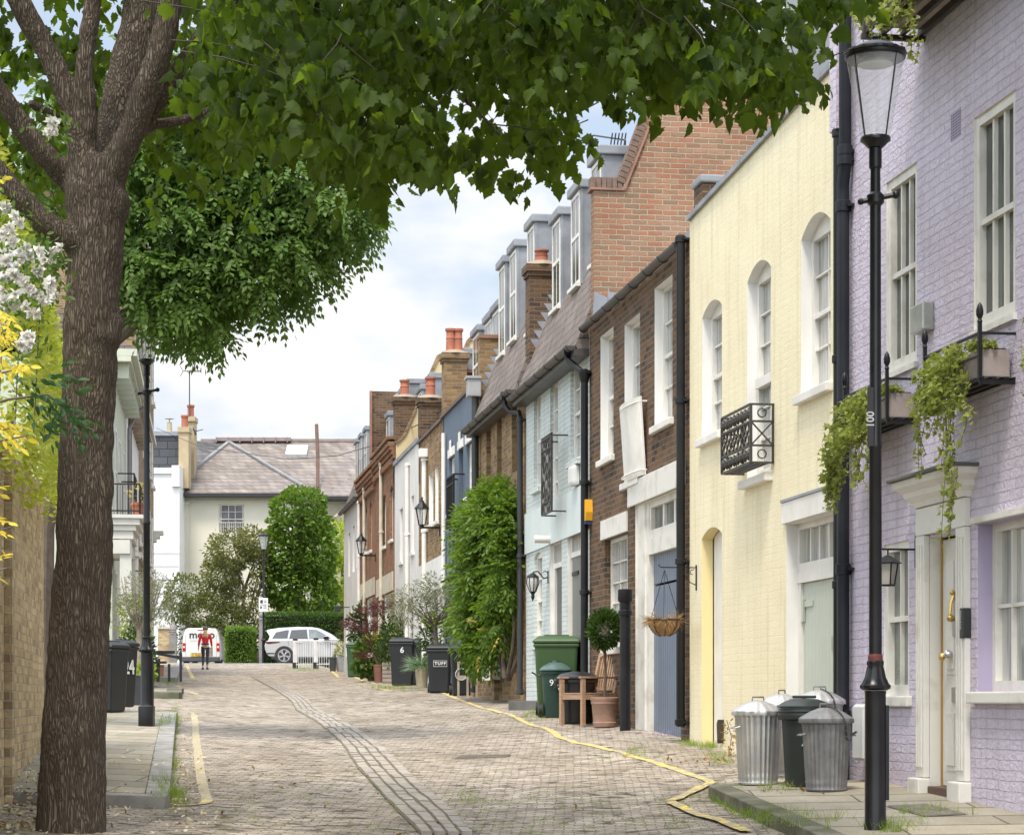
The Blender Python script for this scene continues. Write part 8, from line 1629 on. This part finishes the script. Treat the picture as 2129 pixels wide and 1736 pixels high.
for k_, (dxa, dxb, dyb, lab, lab2, lab3) in enumerate(((1756, 1844, 872, 'black iron ledge under the left upper window of the lilac house', 'stained concrete trough on the left iron ledge', 'ivy mass trailing from the left ledge across the black drainpipes'), (1923, 2037, 788, 'black iron ledge under the right upper window of the lilac house', 'stained concrete trough on the right iron ledge', 'ivy mass trailing from the right ledge above the front door'), (2160, 2330, 660, 'black iron ledge at the right edge of the picture', 'concrete trough on the ledge cut off by the right edge', 'ivy on the ledge just entering at the right edge'))):
    t, A, Ln = balconette(lab, dxa, dxb, dyb); tr_ = thing('trough', lab2, 'trough', A+VY*.27+Vector((0, 0, .022)), ANG)
    MB().box(-Ln+.06, -.03, -.235, -.03, 0, .20, bev=.008).build('box', concrete, tr_); MB().box(-Ln+.08, -.05, -.215, -.05, .201, .21).build('soil', M('soil', (.05,.04,.03)), tr_)
    Wd = lambda x, y, z: A+UX*x+VY*(y+.27)+Vector((0, 0, z))
    pts = [(Wd(-Ln*f_, -.26, .24-.06*f_), .16, .13) for f_ in (.35, .5, .65, .8, .95)]+[(Wd(-Ln*f_, -.3, .05-.1*f_), .15, .14) for f_ in (.55, .75, .95)]+[(Wd(-.1, -.2, .26), .1, .05)]
    st_ = []
    for i in range(16 if k_ < 2 else 8):
        f_ = random.uniform(.05, 1.05); l_ = random.uniform(.15, .65) if k_ == 0 else random.uniform(.2, .75); p0 = Wd(-Ln*f_, -.30, .1); st_.append([p0, p0+Vector((0, 0, -l_*.35))+UX*random.gauss(0, .04), p0+Vector((0, 0, -l_*.7))+UX*random.gauss(0, .07), p0+Vector((0, 0, -l_))+UX*random.gauss(-.03, .09)])
    if k_ == 0:
        pts += [(Wd(-Ln-.12, -.3, .0), .12, .16), (Wd(-Ln-.25, -.3, -.14), .12, .12), (Wd(-Ln-.32, -.26, -.3), .1, .12)]
        for i in range(12): p0 = Wd(-Ln-random.uniform(.1, .45), -.27, -.15); l_ = random.uniform(.2, .55); st_.append([p0, p0+Vector((0, 0, -l_*.5))+UX*random.gauss(0, .04), p0+Vector((0, 0, -l_*.8))+UX*random.gauss(-.05, .06), p0+Vector((0, 0, -l_))+UX*random.gauss(-.08, .08)])
    if k_ == 1:
        for i in range(7): p0 = Wd(-.55+random.gauss(0, .06), -.3, .0); l_ = random.uniform(.8, 1.25); st_.append([p0, p0+Vector((0, 0, -l_*.4))+UX*random.gauss(0, .05), p0+Vector((0, 0, -l_*.75))+UX*random.gauss(0, .05), p0+Vector((0, 0, -l_))+UX*random.gauss(.02, .06)])
    ivyplant(lab3, Wd(-Ln*.5, -.15, .21), pts, st_, 125)
# roof terrace planting
r0 = FP(1915, 60, -.45); ivyplant('trailing plant tumbling over the end of the roof ledge at top right', r0, [(FP(d_, e_, -.45), .22, .16) for d_, e_ in ((1880, 20), (1860, 5), (1830, -10), (1850, 30), (1890, -20), (1800, 20))], [[FP(d_, 10, -.5), FP(d_, 10, -.5)+Vector((0, 0, -.15)), FP(d_, 10, -.5)+Vector((.02, 0, -.3)), FP(d_, 10, -.5)+Vector((0, 0, -.42))] for d_ in (1790, 1810, 1830, 1850, 1870, 1890, 1905)], 60)

# ---------------------------------------------------------------- weeds, grass and fallen leaves
def tufts(name, spots, n, hh, mat, label=None):
    P_, D_, S_ = [], [], []
    for dx, dy, rx, ry, k, off in spots:
        for i in range(int(k*1.8)):
            a_, b_ = dx+random.gauss(0, rx), dy+random.gauss(0, ry)
            if b_ > 1760 or b_ < 1380: continue
            p = gp(a_, b_, off); m = random.randint(5, 12)
            for j in range(m): P_.append((p.x+random.gauss(0, .02), p.y+random.gauss(0, .02), wob(p.x, p.y)+off-.005)); D_.append((random.gauss(0, .6), random.gauss(0, .6), 1)); S_.append(random.uniform(.4, 1.2)*hh)
    o = leaves(name, P_, D_, S_, 'blade' if hh > .04 else 'thin', mat); return tag(o, kind='stuff')
grs = leafmat('weed_grass', (.10, .17, .02), (.26, .34, .07), .3)
tufts('grass', [(358, 1560, 5, 50, 70, 0), (362, 1500, 6, 14, 45, 0), (345, 1500, 10, 8, 16, .1), (340, 1640, 12, 12, 18, .1), (360, 1660, 14, 8, 40, 0)]+[(1490+f_*190, 1660+f_*78, 12, 6, 11, 0) for f_ in np.linspace(0, 1, 12)]+[(1510, 1655, 14, 8, 30, 0), (1560, 1690, 16, 8, 26, 0), (1640, 1700, 60, 10, 26, .1), (1850, 1722, 30, 6, 20, .1), (1930, 1690, 40, 4, 16, .1), (1600, 1638, 40, 4, 10, .1)], 1, .10, grs)
tufts('grass', [(800, 1429, 26, 3, 60, 0), (845, 1432, 20, 3, 30, 0), (640, 1390, 26, 3, 110, .03), (1125, 1480, 12, 4, 26, 0), (1100, 1492, 20, 4, 16, 0), (1470, 1552, 12, 4, 30, 0), (1320, 1572, 26, 8, 16, 0), (1500, 1580, 20, 6, 20, 0), (1432, 1548, 10, 3, 20, 0), (350, 1418, 14, 3, 40, .05), (1560, 1588, 12, 4, 12, 0)], 1, .09, grs)
jp = []
for i in range(240):
    t_ = random.uniform(0, len(Lw)-1.05); a_, b_ = w_at(t_); f_ = random.choice((0, 1/3, 2/3, 1)); q_ = a_.lerp(b_, f_); jp.append((q_.x+random.gauss(0, .012), q_.y, wob(q_.x, q_.y)+.008))
P_, D_ = [], []
for p in jp:
    for j in range(random.randint(2, 6)): P_.append((p[0]+random.gauss(0, .015), p[1]+random.gauss(0, .05), p[2])); D_.append((random.gauss(0, 1), random.gauss(0, 1), .7))
o = leaves('moss', P_, D_, rng.uniform(.012, .035, len(P_)), 'thin', grs); tag(o, kind='stuff')
tufts('moss', [(900+random.uniform(-60, 560), 1690+random.uniform(-40, 40), 14, 5, 5, 0) for _ in range(60)]+[(980, 1655, 24, 12, 45, 0)]+[(random.uniform(430, 900), random.uniform(1600, 1730), 10, 4, 3, 0) for _ in range(40)], 1, .022, grs)
def litter(name, spots, mat, size, kind='oval'):
    P_, D_ = [], []
    for dx, dy, rx, ry, k, off in spots:
        for i in range(k*2):
            p = gp(min(max(dx+random.gauss(0, rx), -20), 2100), min(max(dy+random.gauss(0, ry), 1470), 1745), off); P_.append((p.x, p.y, wob(p.x, p.y)+off+.012)); D_.append((random.gauss(0, 1), random.gauss(0, 1), random.uniform(.1, .8)))
    o = leaves(name, P_, D_, rng.uniform(size*.5, size*1.3, len(P_)), kind, mat, twist=.5); return tag(o, kind='stuff')
sp = [(60, 1690, 70, 14, 90, 0), (280, 1668, 60, 5, 60, 0), (20, 1725, 60, 8, 40, 0), (390, 1600, 16, 60, 50, 0), (330, 1700, 90, 16, 26, 0), (250, 1600, 60, 40, 16, .1), (60, 1635, 30, 20, 50, .1), (120, 1600, 20, 14, 20, .1)]
litter('fallen_leaves', sp, leafmat('litter_pale', (.50, .42, .25), (.72, .66, .50), .1), .045); litter('fallen_leaves', [(a_, b_, c_, d_, max(1, e_//3), f_) for a_, b_, c_, d_, e_, f_ in sp]+[(1500, 1590, 60, 12, 26, 0), (1650, 1640, 40, 8, 8, .1), (700, 1640, 200, 50, 26, 0)], leafmat('litter_brown', (.16, .08, .03), (.30, .18, .06), .1), .05)
# small weeds at the walls
t = thing('lobelia', 'tiny clump of violet flowers at the foot of the blue grey garage door', 'flowers', gp(1385, 1529)); fol(t, 90, (0, 0, .02), (.18, .05, .04), .025, 'oval', leafmat('violet_petal', (.22, .16, .45), (.35, .28, .60), .2), 60)
t = thing('wall_weed', 'rusty stemmed weed growing between the cream wall and the shiny dustbin', 'weed', gp(1515, 1572)); q = MB(); q.tube([(0, 0, 0), (.03, 0, .2), (-.02, 0, .38)], .004, 5); q.build('stem', M('ivy_stem', (.2,.08,.05)), t); fol(t, 46, (0, 0, .2), (.06, .06, .22), .045, 'oval', leafmat('rusty_leaf', (.30, .12, .05), (.32, .25, .08), .3), 61)
